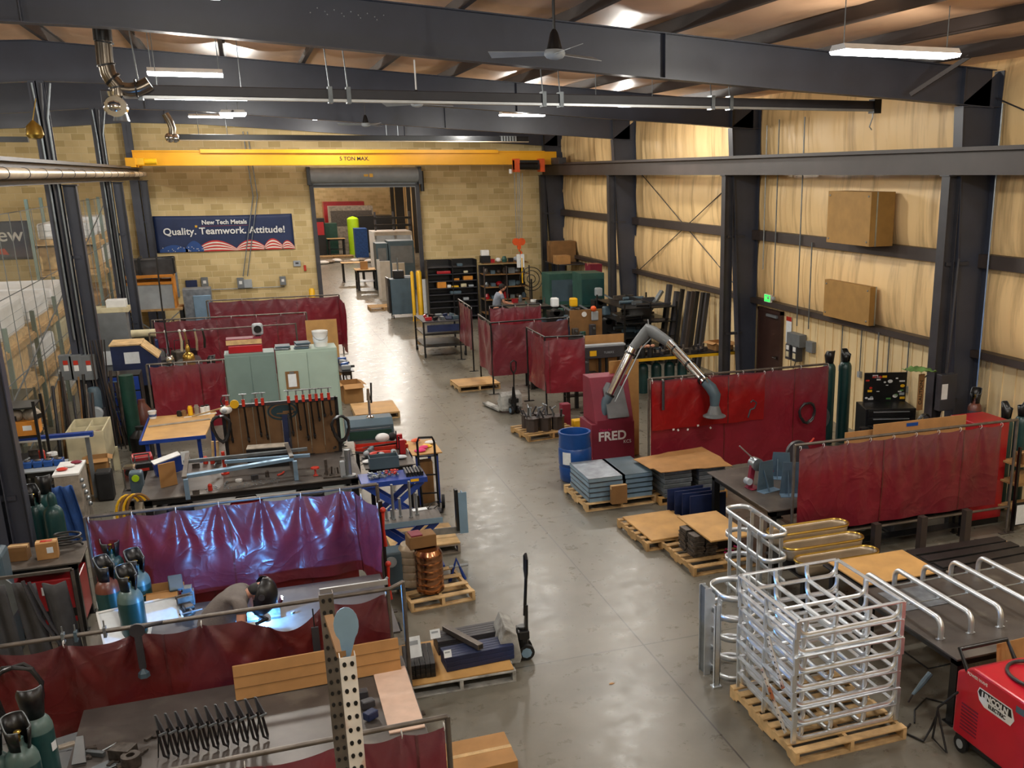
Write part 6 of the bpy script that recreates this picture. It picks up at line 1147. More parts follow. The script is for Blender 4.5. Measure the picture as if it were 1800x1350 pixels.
S('washer_scatter', 'bright washers scattered on the long bench near its front edge', 'washers', (lambda b: ([b.cyl((random.uniform(-.5, .5), random.uniform(-.16, .16), 0), (random.uniform(-.5, .5), 0, .004) if 0 else None, .01) if 0 else b.box((random.uniform(-.5, .5), random.uniform(-.14, .14), .004), (.018, .018, .006), random.uniform(0, 3)) for _ in range(60)], b)[1])(MB()), 'galv', (-.42, 14.85, .852))['kind'] = 'stuff'
g = G(396, 838, .85); t = T('clamp', 'bright orange-red upright quick clamp behind the rail frame', 'clamp', (g.x, g.y+.15, .852)); MB().cyl((0, 0, 0), (0, 0, .35), .025).build('body', 'tool_red', t, smooth=True); MB().cyl((0, 0, 0), (0, 0, .02), .06).build('foot', 'tool_red', t, smooth=True)
for k in range(2): g = G(376+8*k, 815, .85); t = T('mallet', ('left', 'right')[k]+' wooden-handled mallet standing head-down on the long bench', 'mallet', (g.x, g.y, .852)); MB().cyl((0, 0, .05), (.02, 0, .36), .022).build('handle', 'pale_wood', t, smooth=True); MB().box((0, 0, .035), (.1, .06, .07)).build('head', 'tool_red' if k == 0 else 'scrap', t, bev=.008)
for px, py, rz, lb in ((555, 793, .1, 'teal grinder lying at the right foot of the tool board'), (585, 790, 2.9, 'second teal grinder at the far right back corner of the long bench')):
    g = G(px, py, .85); grinder(g.x, g.y-.1, .852, rz, lb, 'cyl_green', 1.3)
g = G(555, 836, .85); t = T('suction_stand', 'small stand with a red round top near the front edge of the long bench', 'stand', (g.x, g.y, .852)); MB().lathe((0, 0, 0), [(.04, 0), (.015, .03), (.015, .1), (.065, .11), (.06, .13), (0, .14)], 16).build('round_top', 'tool_red', t, smooth=True)
g = G(590, 838, .85); t = T('bending_jig', 'dark spiky welding jig on the long bench', 'jig', (g.x, g.y+.05, .852)); b = MB()
for i in range(7): b.bar((-.15+.05*i, .06*(-1)**i, 0), (-.12+.04*i, .03, .1+.02*(i % 3)), .018)
b.box((0, 0, .01), (.36, .2, .02)); b.bx(-.14, -.1, .0, .03, .02, .26); b.build('jig_body', 'scrap', t)
g = G(614, 838, .85); t = T('magnetic_drill', 'upright silver cylinder machine at the right end of the long bench', 'tool', (g.x, g.y, .852)); MB().lathe((0, 0, 0), [(.1, 0), (.1, .03), (.045, .035), (.045, .42), (0, .42)], 20).build('cylinder', 'galv', t, smooth=True); MB().bx(-.12, -.05, -.03, .05, 0, .25).build('side_block', 'light_grey', t, bev=.01)
# right side of the bench: green tool cabinet, red tray, blue table
t = table('tool_bench', 'dark bench carrying the green machine and red tray right of the tool board', 'bench', 1.34, 2.1, 15.0, 17.4, .85, lw=.06)
t = T('tool_cabinet', 'dark green cabinet with a sloped grey top right of the tool board', 'cabinet', (1.6, 16.95, .852)); b = MB(); b.prism([(-.2, 0), (.22, 0), (.22, .34), (-.08, .34), (-.2, .24)], .78, (-.36, 0, 0), (0, 1, 0), (0, 0, 1), (1, 0, 0)); b.build('cabinet_body', 'slate', t, bev=.008); MB().bx(-.32, .38, -.21, -.2, .02, .16).build('green_front', 'dark_green', t); MB().bx(-.3, .36, -.212, -.205, .19, .2).build('trim_line', 'galv', t)
t = T('lamp_stand', 'slim silver and black upright tool on top of the green cabinet', 'tool', (1.66, 16.95, 1.194)); MB().lathe((0, 0, 0), [(.07, 0), (.06, .02), (.02, .05), (.02, .3), (.035, .3), (.02, .5), (0, .5)], 14).build('column', 'chrome', t, smooth=True); MB().cyl((.04, 0, .25), (.06, 0, .6), .016).build('arm', 'black_metal', t)
t = T('tray', 'long red tray on the dark bench in front of the green cabinet', 'tray', (1.72, 16.1, .855), -.05); b = MB(); b.bx(-.42, .42, -.14, .14, 0, .012); b.bx(-.42, .42, -.14, -.13, 0, .07); b.bx(-.42, .42, .13, .14, 0, .07); b.bx(-.42, -.41, -.14, .14, 0, .1); b.build('tray_body', 'tool_red', t); MB().bar((-.3, 0, .03), (.3, .05, .06), .03).build('dark_bar', 'black_metal', t)
g = G(668, 758, 1.0); t = T('face_shield', 'pale visor mask with black straps on the red tray', 'mask', (g.x, g.y-.3, .96)); MB().ball((0, 0, 0), .1, 14, (1.2, .8, .8)).build('visor_shell', 'white', t, smooth=True); MB().ball((.16, .02, .0), .07, 12).build('ear_cup', 'black_rubber', t, smooth=True)
jn = [(1.45, 15.7, 'slate'), (1.62, 15.55, 'black_rubber'), (1.8, 15.6, 'tool_red')]
for k, (x, y, m) in enumerate(jn): grinder(x, y, .852, 1.2+k, '%s hand grinder from the left in the pile right of the long bench' % ORD[k], m, 1.25)
for k in range(4): S('work_glove', '%s crumpled %s glove in the pile right of the long bench' % (ORD[k], ('white', 'dark', 'red', 'grey')[k]), 'glove', MB().ball((0, 0, .03), .09, 10, (1.1, .7, .35)), ('white', 'leather', 'tool_red', 'glove')[k], (1.42+.17*k, 15.3+.07*(k % 2), .852), k, smooth=True)
t = T('tool_tote', 'open slate-blue tool tote right of the long bench', 'tote', (1.62, 15.02, .852)); b = MB(); b.bx(-.22, .22, -.1, .1, 0, .01); b.bx(-.22, .22, -.11, -.1, 0, .18); b.bx(-.22, .22, .1, .11, 0, .18); b.bx(-.22, -.21, -.1, .1, 0, .18); b.bx(.21, .22, -.1, .1, 0, .18); b.build('tote_body', 'slate', t)
for k, (px, py) in enumerate(((698, 790), (684, 805))): g = G(px, py, .86); t = T('upright_canister', ('red upright block on the small blue-edged table', 'second red tool leaning by the small blue-edged table')[k], 'canister', (2.0+.0*k, 15.95-.3*k, .872 if k == 0 else .852)); MB().box((0, 0, .12), (.09, .09, .24)).build('block', 'red_paint', t, bev=.01); MB().cyl((-.05, -.02, 0), (-.05, -.02, .3), .01).build('rod', 'black_metal', t)
t = table('side_table', 'small timber-topped table with a blue edge at the aisle', 'table', 2.12, 2.6, 15.45, 16.35, .87, m='plywood', lm='blue_paint', apron=.05, lw=.05)
for k, (m, d) in enumerate((('pink', (.16, .12, .02)), ('pink', (.14, .1, .03)), ('yellow', (.2, .14, .012)), ('white', (.12, .1, .03)), ('orange', (.12, .1, .05)))):
    S('rag', '%s cloth on the small blue-edged table by the aisle' % ('bright pink', 'lighter pink', 'yellow', 'white', 'orange')[k], 'cloth', MB().ball((0, 0, d[2]), .09, 10, (1.1, .8, .3)), m, (2.22+.08*k % .3+.05, 15.6+.14*k, .872), k, smooth=True)
S('timber_post', 'tan timber leg box under the small blue-edged table', 'box', MB().bx(-.1, .1, -.1, .1, 0, .7), 'dark_cardboard', (2.35, 15.65, 0))
# drawing table with plywood top
t = T('drafting_table', 'wide tan plywood table with blue edges left of the tool board', 'table', (-1.36, 18.62, 0)); b = MB(); b.prism([(-.62, -.92), (.36, -.88), (.5, .95), (-.62, .95)], .03, (0, 0, .92), (1, 0, 0), (0, 1, 0), (0, 0, 1)); b.build('tabletop', 'plywood', t); b = MB(); b.bar((-.63, -.94, .93), (.37, -.9, .93), .02, .06); b.bar((-.64, -.94, .93), (-.64, .95, .93), .03, .06); b.build('blue_edge', 'blue_paint', t)
for sx, sy in ((-.55, -.8), (.25, -.8), (-.55, .85), (.4, .85)): MB().bx(sx-.03, sx+.03, sy-.03, sy+.03, 0, .92).build('leg', 'blue_paint', t)
S('straightedge', 'long pale straightedge lying across the tan plywood table', 'ruler', MB().bar((-1.95, 18.75, .957), (-.95, 18.95, .957), .1, .008), 'grey_wood'); S('yardstick', 'thin white stick along the far side of the tan plywood table', 'ruler', MB().bar((-1.4, 19.25, .957), (-.85, 19.4, .957), .03, .01), 'white')
for k, (px, m, h) in enumerate(((318, 'black_metal', .1), (326, 'dark_cardboard', .1), (337, 'yellow', .17), (348, 'grey_wood', .18), (358, 'white', .16), (366, 'white', .17))): g = G(px, 722, .955); jar(g.x, 19.42, .955, .045, h, m, '%s container from the left at the back of the tan plywood table' % ORD[k], 'black_metal' if k > 3 else m, group='containers on the plywood table', name='bottle', cat='bottle')
g = G(273, 725, .95); bucket(g.x, 19.4, .955, .07, .14, 'small white and blue tub at the back left of the tan plywood table', 'white', band='blue_plastic')
# generator cart and blue binder box in front
t = table('supply_cart', 'narrow dark cart stacked with machines left of the long bench', 'cart', -2.1, -1.86, 15.2, 16.9, .7, lw=.04, shelf=.25); t.name = 'supply_cart'
for z_ in (.35,): pass
t = T('portable_generator', 'red and black boxy portable machine on top of the narrow cart', 'generator', (-1.86, 16.35, .702), .15); MB().bx(-.15, .15, -.2, .2, 0, .3).build('case', 'black_metal', t, bev=.03); MB().bx(-.13, .155, -.1, .18, .18, .36).build('red_cover', 'red_paint', t, bev=.02); MB().tube([(-.1, -.15, .3), (-.1, -.1, .4), (.1, -.1, .4), (.1, -.15, .3)], .014).build('carry_handle', 'black_metal', t); MB().bx(-.08, .08, -.206, -.2, .16, .2).build('logo_plate', 'tool_red', t)
g = G(303, 800, .95); t = T('storage_box', 'tilted blue box with a white top edge beside the portable machine', 'box', (g.x, 15.9, .86), .35); t.rotation_euler = (.25, -.2, .35); MB().bx(-.2, .2, -.06, .06, 0, .26).build('box_body', 'blue_paint', t, bev=.01); MB().bx(-.2, .2, -.06, .06, .26, .275).build('white_top', 'white', t)
S('paper_note', 'white tag hanging from the right end of the tilted blue box', 'paper', MB().bx(-.06, .06, -.002, .002, -.1, .1), 'paper', (g.x+.24, 15.86, 1.08), .1)
S('cardboard_piece', 'torn tan cardboard below the tilted blue box', 'cardboard', MB().bx(-.12, .12, -.01, .01, 0, .35), 'cardboard', (-1.42, 15.2, .852), .5)
for k, (x, y, m) in enumerate(((-1.98, 15.8, 'chrome'), (-1.98, 15.45, 'slate'))): t = T('grinding_machine', ('upright shiny panelled machine on the narrow cart', 'dark geared machine with a lime knob on the narrow cart')[k], 'machine', (x+.12*k, y, .702)); MB().box((0, 0, .18), (.18, .2, .36)).build('machine_body', m, t, bev=.03); MB().cyl((.0, -.11, .28), (.0, -.13, .28), .05).build('knob', 'lime' if k else 'black_metal', t)
for k in range(4):
    b = MB(); b.tube([Vector((.16*math.cos(a), 0, .26*math.sin(a))) for a in [PI*.2+i*PI*1.5/14 for i in range(15)]], .018, 7); S('air_hose', '%s hanging loop of yellow-brown hose at the left front corner of the long bench' % ORD[k], 'hose', b, 'yellow' if k % 2 == 0 else 'dark_cardboard', (-1.9+.045*k, 14.52, .72), .2, 'hose loops on the bench corner', smooth=True)
t = T('paper_tray_box', 'pale grey box with black marks on the floor behind the blue-lit curtain', 'box', (-2.07, 15.75, 0), .05); MB().bx(-.19, .19, -.36, .36, 0, .4).build('box_body', 'beige_metal', t, bev=.01)
b = MB(); b.lathe((0, -.22, .401), [(.07, 0), (.07, .004), (0, .004)], 16); [b.box((-.03+.03*i, .05+.03*(i % 2), .403), (.02, .05, .004), i) for i in range(4)]; b.build('black_marks', 'black_metal', t)
# cabinets
def cabinet(name, label, x0, x1, y, D, H, m, z=0):
    t = T(name, label, 'cabinet', ((x0+x1)/2, y+D/2, z)); W = x1-x0; MB().bx(-W/2, W/2, -D/2, D/2, .06, H).build('cabinet_body', m, t, bev=.006); MB().bx(-W/2+.02, W/2-.02, -D/2+.03, D/2, 0, .06).build('plinth', 'black_metal', t)
    for s in (-1, 1): d = MB().bx(min(s*.004, s*(W/2-.02)), max(s*.004, s*(W/2-.02)), -D/2-.014, -D/2, .1, H-.05).build('door', m, t, bev=.004); MB().bx(s*.04-.01, s*.04+.01, -D/2-.03, -D/2-.014, H*.5, H*.5+.12).build('handle', 'galv', d)
    return t
CY_ = 19.7
xa, xb, xc = Y(393, 620, CY_).x, Y(484, 618, CY_).x, Y(592, 613, CY_).x
cabinet('steel_cabinet', 'grey-blue double-door steel cabinet behind the tool board', xa, xb-.02, CY_, .5, Y(430, 622, CY_).z, 'grey_green'); cabinet('steel_cabinet', 'paler green double-door steel cabinet with a clipboard on its door', xb, xc, CY_, .6, Y(540, 614, CY_).z, 'pale_green')
g = Y(514, 668, CY_-.02); t = T('clipboard', 'brown clipboard with white paper on the paler green cabinet', 'clipboard', (g.x, CY_-.025, g.z)); MB().bx(-.12, .12, -.008, .0, -.17, .17).build('board', 'dark_cardboard', t); MB().bx(-.075, .075, -.012, -.008, -.13, .12).build('paper', 'paper', t); MB().bx(-.04, .04, -.02, -.008, .13, .16).build('clip', 'galv', t)
zc = Y(540, 614, CY_).z
g = G(567, 614, zc); bucket(g.x, CY_+.3, zc, .145, .3, 'white plastic pail on top of the paler green cabinet', 'white', band='paper')
for k, px in enumerate((494, 529)): g = G(px, 614, zc); t = T('metal_tray', ('left', 'right')[k]+' stacked grey metal trays on top of the paler green cabinet', 'tray', (g.x+.02, CY_+.2, zc)); [MB().box((.01*i, 0, .025+.04*i), (.27, .3, .03), .1*i-.1).build('tray', 'slate' if (i+k) % 2 else 'silver_box', t, bev=.006) for i in range(2 if k == 0 else 3)]
zc2 = Y(430, 622, CY_).z; g = G(432, 612, zc2); t = T('parts_washer', 'red and pink metal machine box on top of the grey-blue cabinet', 'machine', (g.x, CY_+.25, zc2)); MB().bx(-.3, .3, -.15, .15, 0, .14).build('lower_box', 'red_paint', t, bev=.01); MB().bx(-.33, .3, -.14, .16, .14, .27).build('upper_box', 'crimson', t, bev=.01); MB().bx(-.33, .3, -.145, -.14, .16, .25).build('pale_face', 'pale_wood', t)
t = T('bench_grinder', 'grey motor tool with a round dial above the red machine box', 'grinder', (g.x+.25, CY_+.35, zc2+.28)); MB().box((0, 0, .12), (.2, .16, .22)).build('motor', 'light_grey', t, bev=.04); MB().cyl((0, -.1, .13), (0, -.08, .13), .07).build('dial', 'black_metal', t); MB().bx(-.05, .05, -.05, .05, 0, .03).build('foot', 'black_metal', t)
# curtains further back
def rowcurt(label, l, r, z, y, zb, m, seed, ret=None, ties=6, sl='pipe frame'):
    x0, x1 = Y(l[0], l[1], y).x, Y(r[0], r[1], y).x; zt = (Y(l[0], l[1], y).z+Y(r[0], r[1], y).z)/2
    pts = [(x0, y), (x1, y)]+(ret or []); curtain_frame(sl, [(x0-.05, y+.03), (x1+.03, y+.03)], zt, [(x0-.05, y+.03), (x1+.03, y+.03)]); return curtain('welding_curtain', label, pts, zt-.03, zb, m, amp=.03, ties=ties, seed=seed, sag=.03, dens=30)
rowcurt('red curtain left of the grey-blue cabinet with a grey top band', (262, 641), (392, 633), 1.8, 20.35, .5, 'vinyl', 51, sl='pipe frame of the curtain left of the grey-blue cabinet')
rowcurt('wide red curtain behind the cabinets, second from the block wall', (270, 564), (536, 549), 1.8, 26.8, .25, 'vinyl', 52, sl='pipe frame of the curtain second from the block wall'); rowcurt('folded wine-red curtain nearest the block wall beside the doorway', (366, 528), (594, 519), 1.8, 30.5, .3, 'vinyl', 53, ret=[(2.36, 28.7)], sl='pipe frame of the curtain nearest the block wall')
p = Y(565, 575, 26.2); t = T('plywood_sheet', 'pale tan board standing at the right end of the second curtain', 'board', (p.x, 26.2, 0)); MB().bx(-.38, .38, -.01, .01, 0, Y(565, 562, 26.2).z).build('board', 'plywood', t)
# hanging tools along a pipe in front of the second curtain
py_ = 24.6; z0 = Y(400, 578, py_).z; xl_, xr_ = Y(262, 585, py_).x, Y(520, 573, py_).x
t = T('tool_rail', 'thin pipe with hanging tools in front of the second curtain', 'pipe', (0, py_, 0)); MB().cyl((xl_, 0, z0), (xr_, 0, z0+.03), .015, n=8).build('pipe', 'rod_steel', t); MB().cyl((xr_, 0, 0), (xr_, 0, z0+.05), .02).build('post', 'rod_steel', t); MB().cyl((xl_, 0, 0), (xl_, 0, z0), .02).build('post', 'rod_steel', t)
for k, (px, L, m) in enumerate(((290, .5, 'blue_shirt'), (315, .45, 'cream'), (324, .5, 'dark_cardboard'), (342, .45, 'beige_metal'), (356, .4, 'black_metal'))): x = Y(px, 580, py_).x; t = T('hanging_tool', '%s tool from the left hanging from the thin pipe before the second curtain' % ORD[k], 'tool', (x, py_-.03, z0), 0, 'tools hanging before the second curtain'); MB().tube([(0, 0, 0), (.02, 0, -L*.5), (0, 0, -L)], [.02, .03, .03], 6).build('tool_shank', m, t); MB().ball((0, 0, .02), .035, 8).build('hook_end', 'white' if k < 3 else 'dull_galv', t)
x = Y(327, 600, 24).x; cylz(x, 24.2, 'tan-yellow gas cylinder between the second and third curtains', 'dark_cardboard', h=1.35, r=.13, sh='gold', cap=False, tag=False); x = Y(370, 620, 23).x; cylz(x, 22.8, 'small red-pink gas cylinder with a dark valve behind the grey-blue cabinet', 'crimson', h=1.25, r=.12, tag=False)
t = T('work_light', 'small bright lamp head on the grey-topped curtain pipe', 'lamp', (Y(300, 632, 20.3).x, 20.2, Y(300, 632, 20.3).z)); MB().lathe((0, 0, -.03), [(.0, 0), (.07, 0), (.08, .05), (.05, .12), (0, .13)], 14).build('lamp_head', 'chrome', t, smooth=True); MB().tube([(0, 0, .1), (-.02, .0, .9), (0, 0, 1.9)], .014).build('stem', 'black_metal', t)
# pallet and goods on the aisle side
pallet(2.3, 22.3, .0, .95, 1.2, 'pallet with a clean tan board in the aisle beside the pale cabinet'); sheet('plywood_sheet', 'clean tan board on the pallet beside the pale cabinet', 'board', 'plywood', 2.3, 22.3, .135, .95, 1.2, .015)
carton(1.95, 23.9, 0, .45, .6, .45, 'open cardboard carton with tan flap at the aisle behind the cabinets', 'cardboard', .1, open_=True); t = table('side_table', 'small black stand with blue and white tools at the aisle behind the cabinets', 'stand', 1.78, 2.12, 24.5, 26.2, .6, m='black_metal', lw=.04, shelf=.2)
for k in range(4): g = T('power_tool', '%s blue power tool from the front on the small black stand by the aisle' % ORD[k], 'tool', (1.95, 24.7+.38*k, .602), k, 'power tools on the black stand'); MB().box((0, 0, .06), (.22, .12, .12)).build('tool_body', 'blue_plastic' if k % 2 else 'light_grey', g, bev=.02); MB().cyl((.1, 0, .08), (.2, 0, .08), .03).build('chuck', 'black_metal', g)
# ================================================================ far left clutter by the columns
t = T('part_crate', 'cream metal crate bin with dividers and dark parts beside the left columns', 'bin', (-2.93, 19.1, 0)); b = MB(); W, D, H0, H1 = .56, 1.1, .38, 1.0
for s in (-1, 1): b.bx(s*W/2-.012, s*W/2+.012, -D/2, D/2, H0, H1); b.bx(-W/2, W/2, s*D/2-.012, s*D/2+.012, H0, H1)
b.bx(-W/2, W/2, -D/2, D/2, H0, H0+.02); b.bx(-.01, .01, -D/2, D/2, H0, H1-.03); b.bx(-W/2, W/2, -.01, .01, H0, H1-.03); b.build('bin_walls', 'cream', t)
for sx in (-1, 1):
    for sy in (-1, 1): MB().bx(sx*W/2-.05, sx*W/2+.05, sy*D/2-.05, sy*D/2+.05, 0, H0+.05).build('leg', 'cream', t)
MB().bx(-W/2+.02, W/2-.02, -D/2+.02, D/2-.02, .75, .8).build('false_floor', 'charcoal_steel', t)
for k in range(6): S('round_part', '%s dark rounded part inside the cream crate bin' % ORD[k], 'part', MB().lathe((0, 0, 0), [(.05, 0), (.1, .02), (.1, .07), (.04, .12), (0, .12)], 14), ('black_metal', 'cyl_brown', 'crimson')[k % 3], (-3.08+.14*(k % 3), 18.75+.42*(k//3), .805), 0, 'parts in the cream bin', smooth=True)
carton(-2.75, 18.3, .0, .32, .3, .62, 'tan carton with rags in front of the cream crate bin', 'cardboard', .1, open_=True); S('suitcase', 'dark upright case beside the cream crate bin leg', 'case', MB().bx(-.12, .12, -.15, .15, 0, .5), 'black_rubber', (-2.62, 17.8, 0), bev=.03)
t = T('blue_drawer_cabinet', 'blue drawer cabinet in the shadow between the left columns', 'cabinet', (-2.75, 22.4, 0)); MB().bx(-.42, .42, -.3, .3, 0, 1.3).build('cabinet_body', 'black_metal', t)
for i in range(4): d = MB().bx(-.4, .4, -.32, -.3, .06+.31*i, .34+.31*i).build('drawer', 'blue_paint', t, bev=.005); MB().bx(-.16, .16, -.335, -.32, .25+.31*i, .27+.31*i).build('label_holder', 'pale_blue_steel', d)
t = T('sandblast_cabinet', 'dark blue blast cabinet with a tan sloped hood beside the left columns', 'machine', (-2.55, 24.2, 0)); b = MB(); b.prism([(-.45, .75), (.45, .75), (.45, 1.35), (.15, 1.65), (-.45, 1.65)], .8, (0, -.4, 0), (1, 0, 0), (0, 0, 1), (0, 1, 0)); b.build('blue_body', 'dark_blue', t); b = MB(); b.bar((-.47, 0, 1.66), (.17, 0, 1.66), .84, .03); b.bar((.14, 0, 1.66), (.47, 0, 1.34), .84, .03); b.build('tan_hood', 'pale_wood', t); [MB().box((sx*.37, sy*.32, .375), (.05, .05, .75)).build('leg', 'black_metal', t) for sx in (-1, 1) for sy in (-1, 1)]; MB().bx(-.2, .1, -.41, -.4, 1.25, 1.5).build('paper_notice', 'paper', t)
MB().ball((-.1, -.3, .6), .18).build('red_tank', 'red_paint', t, smooth=True)
S('steel_column_tube', 'dark green-black vertical tube beside the blue drawers', 'tube', MB().cyl((0, 0, 0), (0, 0, 1.5), .13, n=18), 'dark_green', (-2.45, 21.0, 0), smooth=True)
for k, px in enumerate((117, 135, 157)):
    p = Y(px, 646, 21.15); t = T('disconnect_switch', '%s grey disconnect box from the left with a red handle on the left columns' % ORD[k], 'switch', (p.x, 21.2, p.z), 0, 'disconnect boxes on the left columns'); MB().bx(-.11, .11, -.1, .06, -.24, .24).build('box_body', 'grey_paint', t, bev=.01); MB().bx(-.04, .04, -.104, -.1, .06, .14).build('red_handle', 'tool_red', t); MB().bx(-.04, .04, -.104, -.1, -.06, .05).build('label_sticker', 'white', t)
t = T('dust_collector', 'slate-blue motor housing below the disconnect boxes', 'motor', (-3.02, 20.9, 0)); MB().lathe((0, 0, .9), [(.02, 0), (.12, .02), (.12, .35), (.09, .42), (0, .44)], 18).build('motor_shell', 'slate', t, smooth=True); MB().cyl((0, -.12, .85), (0, -.3, .85), .13, n=20).build('round_cover', 'light_grey', t, smooth=True); MB().bx(-.15, .15, -.12, .12, 0, .9).build('pedestal', 'charcoal_steel', t)
# tall gray press drill behind
p = Y(190, 560, 28).x; t = T('machine_column', 'tall grey machine cabinet with a cream top near the far left columns', 'machine', (p+.12, 28, 0)); MB().bx(-.32, .32, -.3, .3, 0, Y(190, 548, 28).z).build('machine_body', 'grey_paint', t, bev=.01); z = Y(190, 548, 28).z; MB().bx(-.42, .4, -.3, .3, z, z+.12).build('cream_top', 'cream', t, bev=.01); MB().bx(-.1, .35, -.2, .2, z+.12, z+.3).build('upper_box', 'white', t, bev=.01); MB().bx(-.3, .05, -.32, -.3, z-1.3, z-.95).build('paper_notice', 'paper', t)
# cabinet with rags, tarp, left rack
t = T('grey_cabinet', 'narrow dusty grey-brown cabinet with rags and a white top left of the bay', 'cabinet', (-2.78, 15.95, 0)); MB().bx(-.16, .16, -.36, .36, 0, 1.05).build('cabinet_body', 'grey_wood', t, bev=.01); MB().bx(-.17, .17, -.37, .37, 1.05, 1.08).build('white_top', 'white', t)
for k in range(3): S('rag', '%s red-stained rag on the narrow dusty cabinet' % ORD[k], 'rag', MB().ball((0, 0, .02), .08, 8, (1, .8, .3)), ('tool_red', 'white', 'crimson')[k], (-2.85+.07*k, 15.8+.17*k, 1.085), 0, smooth=True)
for k in range(5): S('valve', '%s silver fitting hanging on the side of the narrow dusty cabinet' % ORD[k], 'fitting', MB().ball((0, 0, 0), .035, 8), 'galv', (-2.6, 15.65+.1*k, .95-.12*k), 0, 'fittings on the dusty cabinet', smooth=True)
t = T('blue_tarp', 'folded blue cloth hanging over a stand in front of the narrow cabinet', 'cloth', (-2.72, 14.75, 0)); b = MB(); b.grid(lambda u, v: (-.16+.32*u+.1*v, .04*math.sin(u*16)+.1*v-.05, 1.15-.9*v), 20, 10); b.build('cloth', 'blue_cloth', t, solid=.01, smooth=True); MB().cyl((-.1, .1, 0), (-.1, .1, 1.15), .015).build('stand', 'black_metal', t)
for k, (px, py, lb) in enumerate(((60, 888, 'centre'), (80, 868, 'rear'), (42, 885, 'left'), (92, 892, 'right'))): g = G(px, py, 1.2); cylz(g.x, g.y, lb+' green gas cylinder of the four beside the left column', 'cyl_green', h=1.22, r=.115, cap=(k < 2), tag=False)
t = table('work_bench', 'bench with two cartons at the left in front of the green cylinders', 'bench', -3.05, -2.18, 12.25, 13.0, .9, m='rod_steel', lw=.08)
g = G(85, 975, .9); carton(g.x+.02, 12.55, .902, .22, .16, .2, 'tan carton with a red label on the left bench', 'cardboard', .08, lab=True); carton(g.x-.28, 12.6, .902, .2, .15, .17, 'darker carton beside the red-labelled one on the left bench', 'dark_cardboard', -.1)
S('red_label', 'red and white sticker on top of the tan carton', 'sticker', MB().bx(-.06, .06, -.03, .03, 0, .002), 'tool_red', (g.x+.02, 12.55, 1.104)); b = MB(); b.tube([Vector((.14*math.cos(a), .1*math.sin(a), .02+.01*a)) for a in [i*.5 for i in range(36)]], .014, 6); S('cable_coil', 'black cable coil behind the cartons on the left bench', 'cable', b, 'hose_black', (g.x+.2, 12.82, .902), smooth=True)
t = T('welding_machine', 'deep red welding machine under the left bench', 'welding machine', (-2.6, 12.62, 0)); MB().bx(-.36, .36, -.25, .25, .12, .68).build('housing', 'red_paint', t, bev=.015); MB().bx(-.05, .18, -.255, -.25, .5, .6).build('name_plate', 'white', t); MB().bx(-.3, .3, -.26, -.25, .2, .3).build('louvre', 'black_metal', t)
for s in (-.3, .3): caster(t, s, -.2, .06); caster(t, s, .2, .06)
t = T('leather_rack', 'dark leather covers and straps hanging on a frame at the left edge', 'covers', (-2.55, 10.9, 0))
for k in range(3): b = MB(); b.grid(lambda u, v, k=k: (-.3+.28*k+.22*u+.1*v, .05*math.sin(u*5+k)-.1*k-.12*v, 1.25-1.1*v), 10, 10); b.build('leather_cover', 'leather', t, solid=.02, smooth=True)
MB().bar((-.42, .1, 1.27), (.5, .1, 1.27), .03).build('hanging_bar', 'rod_steel', t)
for k in range(2): MB().bar((-.4+.9*k, .1, 0), (-.4+.9*k, .1, 1.27), .03).build('upright', 'rod_steel', t)
b = MB(); b.tube([(.1, -.15, 1.3), (.2, -.2, .9), (.35, -.25, .6), (.42, -.25, .55), (.3, -.22, .8), (.15, -.15, 1.28)], .018, 6); b.build('strap', 'charcoal_steel', t, smooth=True)
S('plank', 'grey plank leaning at the far left edge', 'plank', MB().bar((-2.62, 9.9, .0), (-2.75, 10.5, 1.45), .1, .03), 'grey_wood')
# shelves at the left edge with blue beam
t = rackshelf('shelf_unit', 'dark shelf unit at the left edge holding helmets and an orange carton', -3.9, -3.3, 17.0, 17.6, 1.9, (.5, .95, 1.35, 1.8), 'black_metal')
carton(-3.5, 17.2, 1.36-.005+.01, .4, .35, .22, 'orange carton with a red logo on the left shelf unit', 'orange_carton', 0, lab=True); MB()
for k in range(2): t = T('welding_helmet', ('left', 'right')[k]+' grey welding helmet above the orange carton', 'helmet', (-3.62+.24*k, 17.2, 1.66), k, 'helmets on the left shelf'); MB().ball((0, 0, .0), .13, 14, (1, 1, .85)).build('shell', 'grey_wood', t, smooth=True); MB().box((0, -.12, -.02), (.1, .03, .07)).build('visor', 'black_metal', t)
t = T('blue_beam', 'long blue and white steel beam lying at the left beside the cream bin', 'beam', (-3.3, 17.95, 0)); MB().bx(-.6, .6, -.06, .06, 1.06, 1.14).build('beam', 'blue_paint', t, bev=.004); MB().bx(-.6, .55, -.065, -.06, 1.06, 1.09).build('white_strip', 'white', t); [MB().bx(x-.03, x+.03, -.03, .03, 0, 1.06).build('support', 'grey_paint', t) for x in (-.5, .5)]
t = table('work_bench', 'cluttered bench with blue parts bins below the long blue beam', 'bench', -3.55, -2.95, 16.4, 17.0, .95, m='light_grey', lw=.05, shelf=.5)
for k in range(4): t = T('parts_bin', '%s blue parts bin from the left on the cluttered bench' % ORD[k], 'bin', (-3.45+.14*k, 16.7, .952), 0, 'blue bins on the left bench'); MB().bx(-.06, .06, -.1, .1, 0, .09).build('bin_body', 'blue_plastic', t, bev=.01); MB().ball((0, 0, .09), .05, 8, (1, 1, .5)).build('contents', 'scrap', t)
spill('%s item on the far left bench, a %s', [(60, 800), (75, 806), (45, 812), (92, 800)], z=.955, s=1.5, group='clutter on the far left bench')
MATS['mesh_film'].node_tree.nodes['Mix Shader'].inputs[0].default_value = .1
mat('film_white', 'e9ebee', .3, 0, .06, 3, .3, 8)
